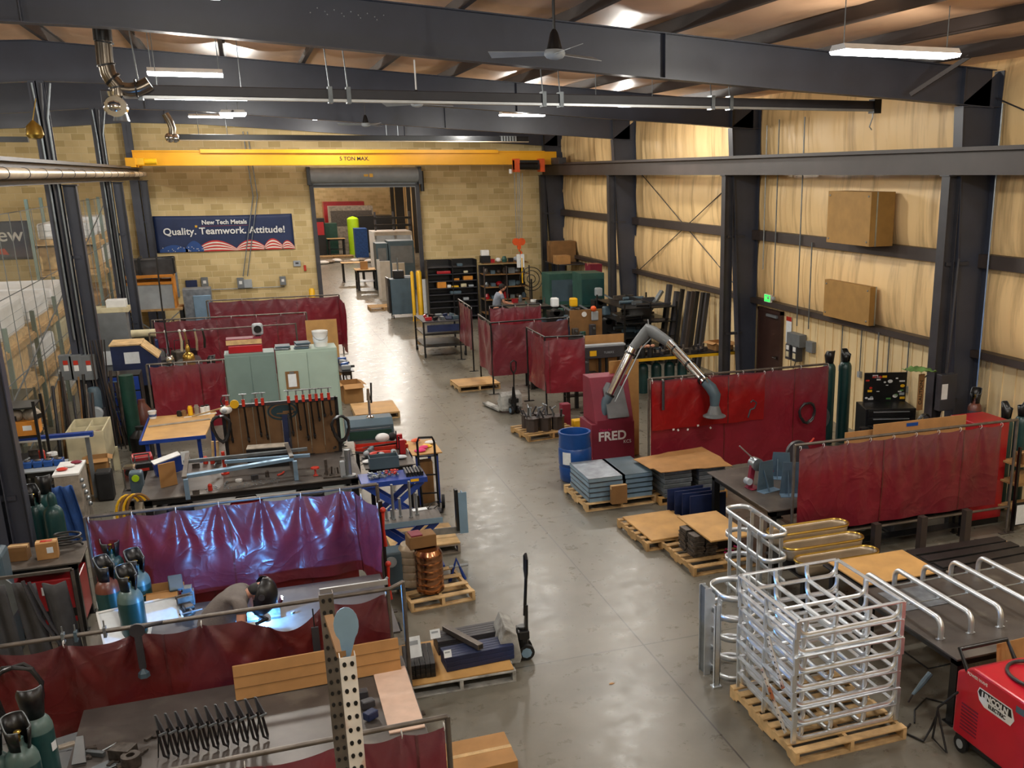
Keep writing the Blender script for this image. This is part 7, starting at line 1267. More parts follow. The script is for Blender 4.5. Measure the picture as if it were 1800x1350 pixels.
# ================================================================ banners and things on the block wall
def banner(label, xl, xr, zb, zt, big, small=None, flag=True, by=FY-.03, bs=.315):
    W = xr-xl; H = zt-zb; cx = (xl+xr)/2; cz = (zb+zt)/2; t = T('banner', label, 'banner', (cx, by, cz), 0, 'banners on the block wall')
    b = MB(); b.grid(lambda u, v: ((u-.5)*W, .012*noise.noise((u*7, v*3, xl)), (v-.5)*H-.02*math.sin(PI*u)*v), 40, 10); b.build('banner_cloth', 'navy_banner', t, solid=.004, smooth=True)
    if flag:
        z0 = -H/2
        def hump(x0, x1, h, mats, n=7):
            for i in range(n):
                b = MB(); ha = h*(1-i/n); hb = h*(1-(i+1)/n)
                def fn(u, v):
                    hh = hb+(ha-hb)*v; return (x0+(x1-x0)*u, -.026-.001*i, z0+.01+hh*math.sin(PI*(u*.9+.05))**.8*(1-.25*u))
                b.grid(fn, 16, 1); b.build('flag_stripe', mats[i % 2], t)
        for x0, x1, h in ((-.21, .07, .44), (.07, .29, .42), (.27, .42, .45), (.40, .5, .36)): hump(W*x0, W*x1, H*h*.78, ('flag_red', 'flag_white'))
        for x0, x1, h in ((-.48, -.28, .2), (-.3, -.17, .3)):
            b = MB(); b.grid(lambda u, v: (W*(x0+(x1-x0)*u), -.034, z0+.01+v*H*h*math.sin(PI*(.1+.8*u))), 14, 1); b.build('flag_canton', 'flag_blue', t)
        b = MB(); rn = random.Random(3)
        for k in range(22):
            x = -.46+.29*rn.random(); z = z0+.03+rn.random()*H*.13; b.prism([(.02*math.cos(a)*(1 if j % 2 else .45), .02*math.sin(a)*(1 if j % 2 else .45)) for j, a in enumerate([q*PI/5 for q in range(10)])], .003, (x*W, -.036, z), (1, 0, 0), (0, 0, 1), (0, -1, 0))
        o_ = b.build('flag_stars', 'flag_white', t); o_['kind'] = 'stuff'
    text(big, 'white', bs, t, (0 if flag else W*.46, -.03, -.02), bold=.006, align='CENTER' if flag else 'RIGHT', space=1.02)
    if small: text(small, 'white', .2, t, (0, -.03, H*.25), bold=.005); MB().bx(-.75, .75, -.03, -.026, H*.2, H*.205).build('underline', 'tool_red', t); b = MB(); b.prism([(.06*math.cos(a)*(1 if j % 2 else .4), .06*math.sin(a)*(1 if j % 2 else .4)) for j, a in enumerate([q*PI/6 for q in range(12)])], .003, (-.9, -.03, H*.2), (1, 0, 0), (0, 0, 1), (0, -1, 0)); b.build('star_mark', 'yellow', t)
    return t
banner('navy banner with white lettering and waving flag stripes right of the left columns', Y(268, 381, FY).x, Y(513, 381, FY).x, Y(272, 445, FY).z, Y(267, 380, FY).z, 'Quality. Teamwork. Attitude!', 'New Tech Metals')
xr_ = Y(48, 390, FY).x; t = banner('navy banner cut off by the left edge, beginning a white word', xr_-4.3, xr_, Y(30, 456, FY).z, Y(30, 388, FY).z, 'New', None, False, bs=.6)
MB().prism([(-.6, 0), (.5, -.1), (.4, .1)], .004, (1.0, -.02, -.35), (1, 0, 0), (0, 0, 1), (0, -1, 0)).build('red_ribbon', 'flag_red', t)
def ebox(label, px, py, w, h, m='grey_paint', d=.14, face='white', y=FY, name='electrical_box'):
    p = Y(px, py, y); t = T(name, label, 'electrical box', (p.x, y, p.z)); MB().bx(-w/2, w/2, -d, 0, -h/2, h/2).build('box_body', m, t, bev=.006)
    if face: MB().bx(-w*.22, w*.22, -d-.004, -d, -h*.1, h*.2).build('label_plate', face, t)
    return t
ebox('dark square box on the block wall above the pale grey panel cabinet', 337, 500, .36, .3, 'dark_blue', face=None); ebox('small grey disconnect right of the dark square box on the block wall', 360, 496, .22, .34); ebox('grey disconnect with a white dial left of the square junction box', 423, 497, .22, .36); ebox('square grey junction box where two conduits end', 436, 498, .26, .28, 'light_grey', face=None); ebox('grey disconnect on the block wall nearest the doorway', 497, 493, .2, .3)
ebox('framed grey thermostat screen on the block wall by the doorway', 522, 463, .24, .2, 'light_grey', .05, 'charcoal_steel', name='thermostat'); ebox('small red alarm tag beside the doorway', 536, 471, .08, .2, 'tool_red', .05, None, name='alarm_tag')
ebox('large pale blue-grey electrical panel behind the yellow-topped crate', 300, 500, .5, .85, 'silver_box', face=None)
t = T('conduit_run', 'pair of thin conduits dropping down the block wall across the navy banner', 'conduit', (0, FY-.12, 0))
for dx in (0, .14): a, c = Y(411, 215, FY), Y(431, 485, FY); MB().tube([(a.x+dx+.25, 0, 6.6), (a.x+dx+.35, 0, 4.5), (c.x+dx-.07, 0, c.z)], .017, 6).build('conduit', 'dull_galv', t)
a, c = Y(345, 505, FY), Y(500, 501, FY); S('conduit_run', 'thin horizontal conduit joining the boxes on the block wall', 'conduit', MB().cyl((a.x, FY-.05, a.z-.1), (c.x, FY-.05, a.z-.1), .014, n=6), 'dull_galv')
t = T('panel_cabinet', 'pale grey steel cabinet standing against the block wall left of the curtains', 'cabinet', (Y(352, 560, 33).x, 33.2, 0)); h_ = Y(352, 507, 33).z; MB().bx(-.4, .4, -.3, .3, 0, h_).build('cabinet_body', 'silver_box', t, bev=.01); MB().bx(-.12, .38, -.36, -.3, .1, h_-.2).build('door', 'pale_blue_steel', t, bev=.01)
# crate stack at the wall, left
cx_ = Y(265, 500, 33).x
t = T('storage_rack', 'dark steel rack carrying the wooden crate and pale boxes by the far left wall', 'rack', (cx_, 33.2, 0)); [MB().bx(sx-.04, sx+.04, sy-.04, sy+.04, 0, 1.35).build('upright', 'black_metal', t) for sx in (-.75, .75) for sy in (-.5, .5)]; MB().bx(-.8, .8, -.55, .55, 1.3, 1.36).build('deck', 'wood', t)
for s in (-1, 1): MB().bar((-.7*s, -.56, .1), (.7*s, -.56, 1.25), .03).build('cross_brace', 'dull_galv', t)
t = T('wooden_crate', 'pale grey crate with orange timber frame on the dark rack', 'crate', (cx_, 33.2, 1.36)); MB().bx(-.72, .6, -.48, .48, 0, .72).build('crate_panels', 'light_grey', t); b = MB(); b.bx(-.75, .65, -.52, -.48, .72, .8); b.bx(-.75, .65, .48, .52, .72, .8); b.bx(-.75, -.7, -.5, .5, .72, .8); b.bx(.6, .65, -.5, .5, 0, .98); b.bx(-.75, .65, -.52, -.48, .92, .98); b.bx(-.75, .65, -.5, .5, .96, 1.0); b.build('timber_frame', 'orange_carton', t)
t = T('dark_case', 'large dark plastic-wrapped bundle on top of the pale crate', 'case', (cx_-.05, 33.2, 2.36)); b = MB(); b.grid(lambda u, v: (.78*math.cos(u*2*PI)*(1+.05*noise.noise((u*9, v*4, 1)))*min(1, .4+4*v*(1)), .42*math.sin(u*2*PI)*(1+.06*noise.noise((u*9, v*4, 2))), .5*math.sin(v*PI/2)*(.9+.1*math.cos(u*6))), 40, 10); b.bx(-.72, .72, -.38, .38, 0, .44); b.build('wrapped_case', 'leather', t, smooth=True); MB().bx(-.2, -.14, -.44, .44, 0, .5).build('strap', 'black_metal', t); MB().bx(.45, .78, -.3, .3, .02, .46).build('end_block', 'black_metal', t)
for k in range(6): x = Y(232+14*k, 575+5*(k % 2), 30).x+.35; t = T('machine_part', '%s dark machine lump from the left under the far left rack' % ORD[k], 'machine', (x, 29.6+.35*k, 0)); MB().lathe((0, 0, 0), [(.2, 0), (.22, .3), (.12, .7), (.14, .95), (.05, 1.1), (0, 1.1)], 12).build('casting', ('scrap', 'black_metal', 'charcoal_steel')[k % 3], t, smooth=True); MB().cyl((-.2, 0, .9), (.25, 0, 1.0), .06).build('spindle', 'dull_galv', t)
x = Y(252, 585, 25).x; t = T('air_tank', 'small pale horizontal air tank left of the second curtain', 'tank', (x, 25, 0)); z = Y(252, 586, 25).z; MB().cyl((-.25, 0, z), (.25, 0, z), .09, n=16).build('tank', 'cream', t, smooth=True); MB().bx(-.2, .2, -.15, .15, 0, z-.08).build('stand', 'black_metal', t)
# bollards at the doorway
for px, lb in ((739, 'front yellow bollard right of the doorway'), (727, 'slimmer yellow bollard behind the front one right of the doorway'), (550, 'yellow bollard at the left jamb of the doorway')):
    y = 36.95 if px != 727 else 36.8; g = Y(px, 540, y); r = .1 if px != 727 else .06; t = T('bollard', lb, 'bollard', (g.x, y-.1 if px != 550 else 36.7, 0), 0, 'yellow bollards'); MB().lathe((0, 0, 0), [(r, 0), (r, 1.75 if px != 550 else 1.3), (r*.6, 1.8 if px != 550 else 1.35), (0, 1.81 if px != 550 else 1.36)], 18).build('post', 'yellow', t, smooth=True); MB().cyl((0, 0, 0), (0, 0, .01), r*1.6).build('base_plate', 'yellow', t)
g = Y(750, 520, 36.5); S('white_sheet', 'narrow white panel leaning between the bollard and the black shelves', 'panel', MB().bx(-.1, .1, -.02, .02, 0, 1.25), 'white', (g.x, 36.7, .25))
# black bin shelving and open shelving on the right part of the block wall
x0, x1, xm = Y(748, 455, 36.4).x, Y(834, 455, 36.4).x, Y(792, 455, 36.4).x
t = rackshelf('bin_shelving', 'tall black two-bay bin shelving against the block wall', x0, x1, 36.1, 36.7, Y(790, 457, 36.2).z, [.15, .5, .72, .97, 1.2, 1.45, 1.7, 1.95], 'black_metal', back='black_metal', cols=2, sm='charcoal_steel', sides=True)
for k, (px, z, m, d) in enumerate(((781, 1.71, 'red_paint', (.5, .2, .1)), (776, 1.21, 'orange_carton', (.32, .3, .22)), (789, 1.21, 'white', (.14, .2, .1)), (823, 1.46, 'orange_carton', (.34, .25, .14)), (820, 1.6, 'cream', (.15, .15, .08)), (803, 1.46, 'orange_carton', (.2, .2, .07)), (815, 1.21, 'cream', (.2, .2, .12)), (800, 1.21, 'yellow', (.25, .2, .06)), (828, 1.21, 'light_grey', (.18, .2, .07)), (810, 1.96, 'slate', (.2, .2, .1)), (800, .98, 'slate', (.4, .3, .1)), (818, .73, 'light_grey', (.2, .2, .1)))):
    x = Y(px, 500, 36.2).x; z = min([q for q in (.15, .5, .72, .97, 1.2, 1.45, 1.7, 1.95)], key=lambda q: abs(q-z))+.012; S('stored_part', '%s thing, reading down the black bin shelving by the block wall' % ('red elongated part', 'orange carton', 'small white box', 'pair of orange-brown cartons', 'cream block', 'low orange carton', 'cream lump', 'row of yellow pieces', 'pale grey piece', 'slate fixture', 'long slate piece', 'grey lower piece')[k], 'part', MB().bx(-d[0]/2, d[0]/2, -d[1]/2, d[1]/2, 0, d[2]), m, (x, 36.25, z), 0, bev=.015)
x0, x1 = Y(846, 470, 35.6).x, Y(925, 470, 35.6).x
rackshelf('open_shelving', 'open tan-edged steel shelving crowded with parts right of the black bin shelving', x0, x1, 35.2, 36.0, Y(885, 467, 35.4).z, [.3, .8, 1.25, 1.7, 2.1], 'brown_steel', cols=2, sm='dark_cardboard', back='black_metal')
rn = random.Random(8); names = ('casting', 'clamp', 'cup', 'vise_jaw', 'drill_box', 'wrap')
k = 0
for z in (.81, 1.26, 1.71, 2.11):
    for i in range(7):
        x = x0+.15+(x1-x0-.3)*i/6; m = rn.choice(['scrap', 'red_paint', 'light_grey', 'black_metal', 'dark_cardboard', 'machine_green', 'white'] if z > 2 else ['scrap', 'red_paint', 'black_metal', 'slate', 'dull_galv']); s = rn.uniform(.7, 1.3); b = MB()
        if i % 3 == 0: b.lathe((0, 0, 0), [(.08*s, 0), (.1*s, .1*s), (.05*s, .2*s), (0, .2*s)], 10)
        elif i % 3 == 1: b.bx(-.1*s, .1*s, -.1, .1, 0, .16*s)
        else: b.ball((0, 0, .08*s), .08*s, 8, (1.3, 1, 1))
        S('stored_part', '%s part from the left on the %s shelf of the open shelving' % (ORD[i], {.81: 'lowest filled', 1.26: 'second', 1.71: 'third', 2.11: 'top'}[z]), 'part', b, m, (x, 35.5, z+.002), 0, 'parts on the open shelving'); k += 1
g = Y(855, 460, 35.3); t = T('white_box', 'white carton perched at the top left of the open shelving', 'box', (g.x, 35.5, 2.112)); MB().bx(-.17, .17, -.15, .15, .0, .25).build('box_body', 'black_metal', t, bev=.01); MB().bx(-.14, .14, -.12, .12, .25, .45).build('white_top', 'white', t, bev=.02)
x = Y(942, 500, 34).x; t = T('floor_fan', 'dark round pedestal fan beside the open shelving', 'fan', (x, 34.6, 0)); z = Y(942, 490, 34.6).z; b = MB(); [b.tube([Vector((R*math.cos(a), 0, z+R*math.sin(a))) for a in [i*PI/10 for i in range(20)]], .015, 5, closed=True) for R in (.42, .3, .15)]; b.build('cage', 'black_metal', t); MB().cyl((0, 0, 0), (0, 0, z), .03).build('pole', 'black_metal', t); MB().cyl((0, 0, 0), (0, 0, .03), .3).build('base', 'black_metal', t)
# machines of the far right corner
def cabm(name, label, pxl, pxr, pyt, y, D, m, z0=0, top=None, front=None, cat='machine'):
    a, c = Y(pxl, pyt, y), Y(pxr, pyt, y); t = T(name, label, cat, ((a.x+c.x)/2, y+D/2, z0)); W = c.x-a.x; H = a.z-z0; MB().bx(-W/2, W/2, -D/2, D/2, .0, H).build('cabinet_body', m, t, bev=.01)
    if front: MB().bx(-W/2+.08, W/2-.08, -D/2-.01, -D/2, H*.55, H*.9).build('front_panel', front, t); MB().bx(-W/2+.08, W/2-.08, -D/2-.01, -D/2, H*.1, H*.5).build('lower_door', m, t, bev=.004)
    return t
def corner():
    cabm('band_saw', 'wide dark green machine with a pale grey front panel near the far right corner', 965, 1018, 482, 31.5, .9, 'machine_green', front='slate')
    t = cabm('control_cabinet', 'bright green metal cabinet raised right of the wide dark green machine', 1021, 1062, 481, 29.8, .9, 'machine_green', 1.1); t.name = 'control_cabinet'
    MB().bx(-.36, .36, -.47, -.45, .08, .88).build('door', 'cyl_green', t, bev=.005); t2 = T('cabinet_stand', 'dark stand beneath the bright green cabinet', 'stand', t.location.copy()); t2.location.z = 0; [MB().box((sx*.36, sy*.36, .55), (.08, .08, 1.1)).build('leg', 'black_metal', t2) for sx in (-1, 1) for sy in (-1, 1)]; MB().bx(-.45, .45, -.45, .45, 1.04, 1.1).build('deck', 'black_metal', t2)
    for px, py, y, w, lb, m in ((988, 436, 35.5, .95, 'large brown carton with an open side on the corner shelf', 'dark_cardboard'), (1015, 466, 34, .5, 'tan carton below the large brown one in the far right corner', 'cardboard'), (1040, 470, 32, .42, 'small red-banded carton on top of the far green machines', 'crimson')):
        p = Y(px, py, y); zq = {988: Y(980, 462, 35).z-.018, 1015: Y(980, 462, 35).z-.018, 1040: Y(1018, 482, 31.5).z}[px]; carton(p.x if px != 1015 else p.x-.35, {988: 35.6, 1015: 34.75, 1040: 31.8}[px], zq+.002, w, .55, .75 if px < 1000 else .3, lb, m)
    rackshelf('corner_shelf', 'dark shelf stand holding cartons in the far right corner', Y(965, 470, 35.6).x, Y(1045, 470, 35.6).x-.5, 34.4, 36.2, Y(980, 462, 35).z, [.6, 1.2, Y(980, 462, 35).z-.03], 'black_metal', sm='charcoal_steel')
corner()
x = Y(1135, 520, 26).x
t = rackshelf('material_rack', 'black cantilever rack crowded with dark steel offcuts by the insulated wall', 9.45, 11.0, 25.3, 27.6, 1.75, [.35, .8, 1.2, 1.6], 'black_metal', cols=2)
rn = random.Random(12)
for k in range(34):
    z = (.36, .81, 1.21, 1.61)[k % 4]; y = 25.45+(k//4)*.26; b = MB(); L = rn.uniform(.25, .65)
    if k % 3: b.bx(-L/2, L/2, -.05, .05, 0, rn.uniform(.04, .12))
    else: b.cyl((-L/2, 0, .05), (L/2, 0, .05), .05)
    S('steel_offcut', '%s steel offcut from the front on the %s shelf of the black rack' % (ORD[k//4], ('lowest', 'second', 'third', 'top')[k % 4]), 'offcut', b, rn.choice(['scrap', 'black_metal', 'dull_galv', 'charcoal_steel', 'slate']), (9.95+rn.uniform(-.2, .75), y, z+.012), rn.uniform(-.2, .2), 'offcuts on the black rack')
for k, (px, pt, y, m, w) in enumerate(((1177, 500, 25.2, 'charcoal_steel', .22), (1190, 512, 24.8, 'charcoal_steel', .18), (1200, 508, 25.0, 'black_metal', .1), (1212, 512, 24.3, 'charcoal_steel', .12), (1219, 512, 24.1, 'brown_steel', .06), (1226, 512, 23.9, 'black_metal', .08), (1237, 514, 23.6, 'dark_plate', .16), (1244, 515, 23.4, 'charcoal_steel', .1))):
    p = XX(px, pt, RX-.35); S('steel_length', '%s dark steel length from the left leaning on the insulated wall' % ORD[k], 'steel length', MB().bar((p.x-.35, p.y-.15, .0), (p.x, p.y, p.z), w, .1, up=(1, 0, 0)), m, group='steel lengths leaning on the wall')
p = XX(1152, 560, RX-.6); S('steel_length', 'pale slotted steel length leaning aslant left of the dark ones', 'steel length', MB().bar((p.x-.7, p.y-.4, .9), (p.x+.2, p.y, 1.9), .12, .08), 'dull_galv')
# yellow bench with things on it
t = table('yellow_bench', 'long bench with a bright yellow edge behind the extraction arm', 'bench', 8.2, 11.2, 21.62, 22.5, .95, m='black_metal', lm='yellow', lw=.06, apron=.07, inset=.0)
for k in range(12): g = G(1130+15*k, 614, 1.0); S('dark_fixture', '%s dark fixture from the left on the yellow-edged bench' % ORD[k], 'fixture', (lambda b: (b.box((0, 0, .04), (.16, .2, .08)), b.cyl((0, 0, .08), (.03, 0, .18), .03), b)[2])(MB()), ('black_metal', 'charcoal_steel', 'scrap')[k % 3], (8.4+.17*k, 21.75+.12*(k % 3), .952), k, 'fixtures on the yellow bench')
carton(10.75, 22.0, .952, .5, .45, .2, 'open tan carton at the right end of the yellow-edged bench', 'cardboard', .1, open_=True, lab=True)
for k, x in enumerate((8.55, 8.75)): t = T('respirator', ('left', 'right')[k]+' black respirator stand with pink filters on the yellow-edged bench', 'respirator', (x, 21.7, 1.05)); MB().cyl((0, 0, -.1), (0, 0, .12), .07).build('body', 'black_rubber', t, smooth=True); [MB().ball((s*.06, -.02, .16), .055, 10, (1, 1, .7)).build('filter', 'skin', t, smooth=True) for s in (-1, 1)]
for k in range(4): cylz(8.7+.35*k, 22.05, '%s teal cylinder from the left beneath the yellow-edged bench' % ORD[k], 'cyl_green', h=.72, r=.13, cap=False, tag=False)
t = T('press_brake', 'dark grey press frame with a yellow sticker before the yellow-edged bench', 'press', (Y(1060, 620, 21.2).x, 21.2, 0)); W = .95; MB().bx(-W/2, W/2, -.12, .12, 1.12, 1.38).build('beam', 'charcoal_steel', t, bev=.01); [MB().bx(s*(W/2-.05)-.05, s*(W/2-.05)+.05, -.1, .1, 0, 1.12).build('side_post', 'charcoal_steel', t) for s in (-1, 1)]; MB().bx(-W/2, W/2, -.2, .2, .5, .58).build('bed', 'grey_paint', t); MB().bx(-.36, -.2, -.125, -.12, 1.18, 1.3).build('yellow_sticker', 'yellow', t); [MB().cyl((s*.08, 0, .65), (s*.08, 0, 1.12), .035).build('ram', 'black_metal', t) for s in (-1, 1)]; text('TUBEKS', 'light_grey', .07, t, (.1, -.126, 1.22)); MB().bx(-W/2-.08, W/2+.04, -.1, .1, 1.38, 1.42).build('top_lip', 'light_grey', t)
t = T('cardboard_sheet', 'wide tan cardboard sheet behind the press frame', 'cardboard', (Y(1060, 590, 21.45).x, 21.42, 0)); MB().bx(-.45, .5, -.01, .01, 0, 1.6).build('board', 'cardboard', t); x = Y(1014, 622, 21).x; t = T('white_canister', 'upright white and silver canister left of the press frame', 'canister', (x, 21.1, .9)); MB().cyl((0, 0, .0), (0, 0, .35), .06, n=14).build('tank', 'white', t, smooth=True); MB().bx(-.04, .04, -.04, .04, -.9, 0).build('stand', 'black_metal', t)
# booth curtains
def booth(label, pts, zt, zb, seed, m='vinyl_wine'):
    q = [G(px, py, zt) for px, py in pts]; curtain_frame('pipe frame of the '+label, [(p.x, p.y+.03) for p in q], zt, [(p.x, p.y+.03) for p in q], m='black_metal'); curtain('welding_curtain', label, [(p.x, p.y) for p in q], zt-.03, zb, m, amp=.04, ties=4, seed=seed, sag=.05, dens=26)
booth('narrow curtain edge-on beside the black parts cart', [(806, 526), (828, 540)], 1.75, .55, 61); booth('folded wine curtain of the booth left of the blue chair', [(841, 553), (863, 568), (998, 558)], 1.75, .45, 62); booth('smooth wine curtain of the booth just left of the press frame', [(926, 576), (958, 593), (1027, 590)], 1.75, .5, 63, 'vinyl'); booth('red curtain in front of the leaning worker', [(860, 539), (950, 534)], 1.75, .5, 64, 'vinyl')
g = G(985, 640, 0); t = T('office_chair', 'navy-backed chair with a red panel inside the middle booth', 'chair', (Y(986, 585, 23.6).x, 23.6, 0)); b = MB(); b.ball((0, .0, 1.35), .32, 16, (.75, .25, 1.1)); b.build('backrest', 'dark_blue', t, smooth=True); MB().bx(-.22, .22, -.3, .1, .5, .58).build('seat', 'dark_blue', t, bev=.03); MB().cyl((0, -.1, .1), (0, -.1, .5), .03).build('gas_lift', 'black_metal', t); [MB().bar((0, -.1, .08), (.25*math.cos(a), -.1+.25*math.sin(a), .04), .04).build('foot', 'black_metal', t) for a in [i*2*PI/5 for i in range(5)]]; MB().bar((0, .08, .55), (0, .05, 1.1), .06, .02).build('back_stem', 'black_metal', t)
table('work_bench', 'bench the far worker leans over, cluttered with red parts', 'bench', wp2.x+.3, wp2.x+2.3, 31.4, 33.1, 1.0, m='rod_steel'); spill('%s item on the far worker\'s bench, a %s', [(905, 532), (915, 530), (925, 533), (938, 530), (948, 534), (960, 532)], z=1.005, s=2.2, mats=('red_paint', 'dull_galv', 'machine_green', 'white', 'black_metal'), group='clutter on the far bench')
for k, (px, py, y, m, lb) in enumerate(((1052, 512, 29, 'light_grey', 'upright grey machine column right of the bright green cabinet'), (1008, 530, 28, 'yellow', 'yellow-headed sander on a dark pedestal'), (975, 530, 27.5, 'paper', 'machine guarded by a white instruction sheet'), (1066, 545, 27, 'slate', 'dark drill press right of the brown board'))):
    p = Y(px, py, y); t = T('pedestal_machine', lb, 'machine', (p.x, y, 0)); MB().bx(-.2, .2, -.2, .2, 0, p.z-.25).build('pedestal', 'black_metal', t, bev=.01); MB().box((0, 0, p.z-.02), (.22, .2, .26)).build('head', m, t, bev=.04); MB().bar((.15, -.1, p.z-.1), (.4, -.2, p.z-.25), .05).build('arm', 'dull_galv', t); MB().cyl((0, -.2, p.z-.3), (0, .1, p.z-.3), .1).build('wheel', 'black_rubber', t)
t = T('cardboard_sheet', 'brown board with a white disc and a grey jug, behind the middle booth', 'board', (Y(1030, 575, 25).x, 25, 0)); MB().bx(-.45, .45, -.02, .02, 0, 1.7).build('board', 'dark_cardboard', t); MB().cyl((-.05, -.03, 1.58), (-.05, -.02, 1.58), .07).build('white_disc', 'white', t); MB().ball((.2, -.06, 1.72), .08).build('orange_cap', 'orange', t); MB().bx(.14, .34, -.08, -.02, 1.4, 1.65).build('jug', 'light_grey', t, bev=.03)
# black parts cart and pedestal machine at the doorway
t = T('parts_cart', 'black wheeled parts cart heaped with tools in the aisle', 'cart', (5.15, 29.7, 0)); [MB().box((sx*.6, sy*.775, .525), (.05, .05, 1.05)).build('leg', 'black_metal', t) for sx in (-1, 1) for sy in (-1, 1)]; [MB().bx(-.6, .6, -.78, .78, z, z+.03).build('shelf', m, t) for z, m in ((.3, 'dark_plate'), (.65, 'black_metal'), (1.02, 'charcoal_steel'))]; [caster(t, sx, sy, .06) for sx in (-.58, .58) for sy in (-.75, .75)]; MB().bx(-.5, .5, -.8, -.79, .75, .95).build('navy_front', 'dark_blue', t)
for k in range(10): S('hand_tool', '%s tool in the heap on the black wheeled cart' % ORD[k], 'tool', MB().box((0, 0, .05), (.2, .08, .1), 0, .3*(k % 2)), ('red_paint', 'black_metal', 'dull_galv', 'dark_blue', 'slate')[k % 5], (4.75+.2*(k % 5), 29.2+.6*(k//5), 1.052), k*.9, 'tools on the black cart', bev=.01)
t = T('wheeled_machine', 'dark slate wheeled cabinet with a small press on top in the doorway aisle', 'machine', (5.25, 37.9, 0)); MB().bx(-.45, .45, -.3, .3, .15, 1.45).build('cabinet_body', 'slate', t, bev=.02); MB().box((-.1, 0, 1.6), (.4, .3, .3)).build('press_head', 'black_metal', t, bev=.03); MB().box((.25, 0, 1.5), (.3, .3, .08)).build('table_plate', 'light_grey', t); MB().cyl((-.1, 0, 1.7), (-.1, 0, 2.2), .03).build('lever', 'dull_galv', t); [caster(t, sx, sy, .06) for sx in (-.4, .4) for sy in (-.25, .25)]; MB().bx(-.55, -.5, -.3, .3, .2, 1.5).build('push_frame', 'black_metal', t)
pallet(4.82, 40.6, 0, 1.1, 1.0, 'pale pallet on the floor just beyond the doorway'); S('board', 'short tan board leaning at the foot of the yellow bollards', 'board', MB().bx(-.25, .25, -.2, .2, 0, .1), 'wood', (5.0, 31.6, 0))
pallet(5.02, 24.3, .05, 1.05, .95, 'pallet with a bright tan board in front of the far booths'); sheet('plywood_sheet', 'bright tan board on the pallet before the far booths', 'board', 'plywood', 5.02, 24.3, .135, 1.05, .95, .015, .05)
pallet(5.35, 19.15, .15, 1.1, .95, 'dark pallet under the black welded brackets beside the blue drum', 'wood')
for k in range(5):
    t = T('welded_bracket', '%s black welded bracket block on the dark pallet beside the blue drum' % ORD[k], 'bracket', (5.05+.27*(k % 3), 18.95+.35*(k//3), .132), k, 'black brackets on the dark pallet'); b = MB(); b.lathe((0, 0, 0), [(.13, 0), (.13, .25), (.15, .26), (.15, .28), (0, .28)], 8); b.build('block', 'brown_steel', t); [MB().bar((.1*s, 0, .28), (.18*s, .05, .45), .04, .02).build('prong', 'charcoal_steel', t) for s in (-1, 1)]; MB().tube([(0, .1, .28), (0, .15, .45), (0, .05, .48)], .018).build('hook', 'dull_galv', t)
for k, (x, y, m) in enumerate(((5.95, 19.6, 'crimson'), (6.05, 19.1, 'yellow'))): S('spray_can', ('red tub standing behind the black brackets', 'yellow-labelled tub behind the black brackets')[k], 'tub', MB().bx(-.1, .1, -.1, .1, 0, .5-.25*k), m, (x, y, 0), bev=.02)
table('work_bench', 'dark bench inside the middle far booth', 'bench', 6.2, 7.3, 23.4, 24.1, .9, m='dark_plate'); table('work_bench', 'dark bench inside the booth left of the press frame', 'bench', 6.35, 7.2, 20.9, 21.3, .8, m='dark_plate', shelf=.3)
# ================================================================ second room
R2 = [('red_wall_panel', 'big red panel machine at the back of the second room', 568, 640, 355, 77, 1.5, 'red_paint', 0), ('grey_press', 'long grey machine in front of the red panel in the second room', 578, 655, 363, 74, 1.5, 'grey_wood', 0), ('black_machine', 'dark machine with a lime top edge beyond the lime cylinder', 628, 690, 380, 71, 2.0, 'black_metal', 0), ('green_machine', 'dark green round-topped machine at the left of the second room', 565, 592, 393, 71, 1.0, 'dark_green', 0),
      ('red_lift_truck', 'black and red truck at the left side of the second room', 550, 570, 384, 70, 1.0, 'black_metal', 0), ('blue_cabinet', 'blue cabinet beside the lime cylinder in the second room', 623, 645, 402, 67, 1.0, 'blue_cloth', 0), ('white_machine', 'large white machine with dark top in the second room', 656, 724, 408, 58, 2.2, 'white', 0),
      ('grey_control_box', 'slate control box at the right of the second room opening', 682, 727, 424, 47, 1.2, 'slate', 0), ('grey_control_box', 'smaller slate box left of the larger control box', 660, 681, 428, 47, 1.0, 'slate', 0)]
for nm, lb, l, r, pt, y, D, m, z0 in R2: t = cabm(nm, lb, l, r, pt, y, D, m, z0, front={'red_lift_truck': 'red_paint', 'white_machine': 'light_grey', 'grey_control_box': 'grey_paint', 'grey_press': 'scrap'}.get(nm))
x = Y(621, 400, 70).x; t = T('lime_tank', 'tall lime green cylinder in the second room', 'tank', (x, 70, 0)); MB().lathe((0, 0, 0), [(.38, 0), (.38, Y(621, 382, 70).z-.1), (.25, Y(621, 382, 70).z), (0, Y(621, 380, 70).z)], 20).build('tank', 'lime', t, smooth=True); MB().cyl((0, 0, 0), (0, 0, .03), .36).build('base_ring', 'lime', t)
x = Y(676, 500, 44).x; 
for k, (px, w) in enumerate(((664, .12), (676, .42), (700, .5))): p = Y(px, 456+3*k, 44-.8*k); S('white_slab', '%s upright white panel from the left in the second room doorway' % ORD[k], 'panel', MB().bx(-w/2, w/2, -.03, .03, .0, p.z), 'white', (p.x, 44-.8*k, 0))
p = Y(640, 470, 50); table('saw_table', 'dark work table with a pale top in the second room', 'table', Y(622, 462, 48).x, Y(662, 462, 48).x, 47.5, 48.6, .95, m='pale_wood', lw=.1, shelf=.4); table('saw_horse_table', 'light trestle table left of the dark one in the second room', 'table', Y(598, 452, 52).x, Y(640, 452, 52).x, 51.6, 52.4, .95, m='pale_wood', lw=.06, apron=0); carton(Y(638, 445, 48).x, 48, .952, .32, .3, .35, 'tan carton on the dark work table in the second room', 'cardboard')
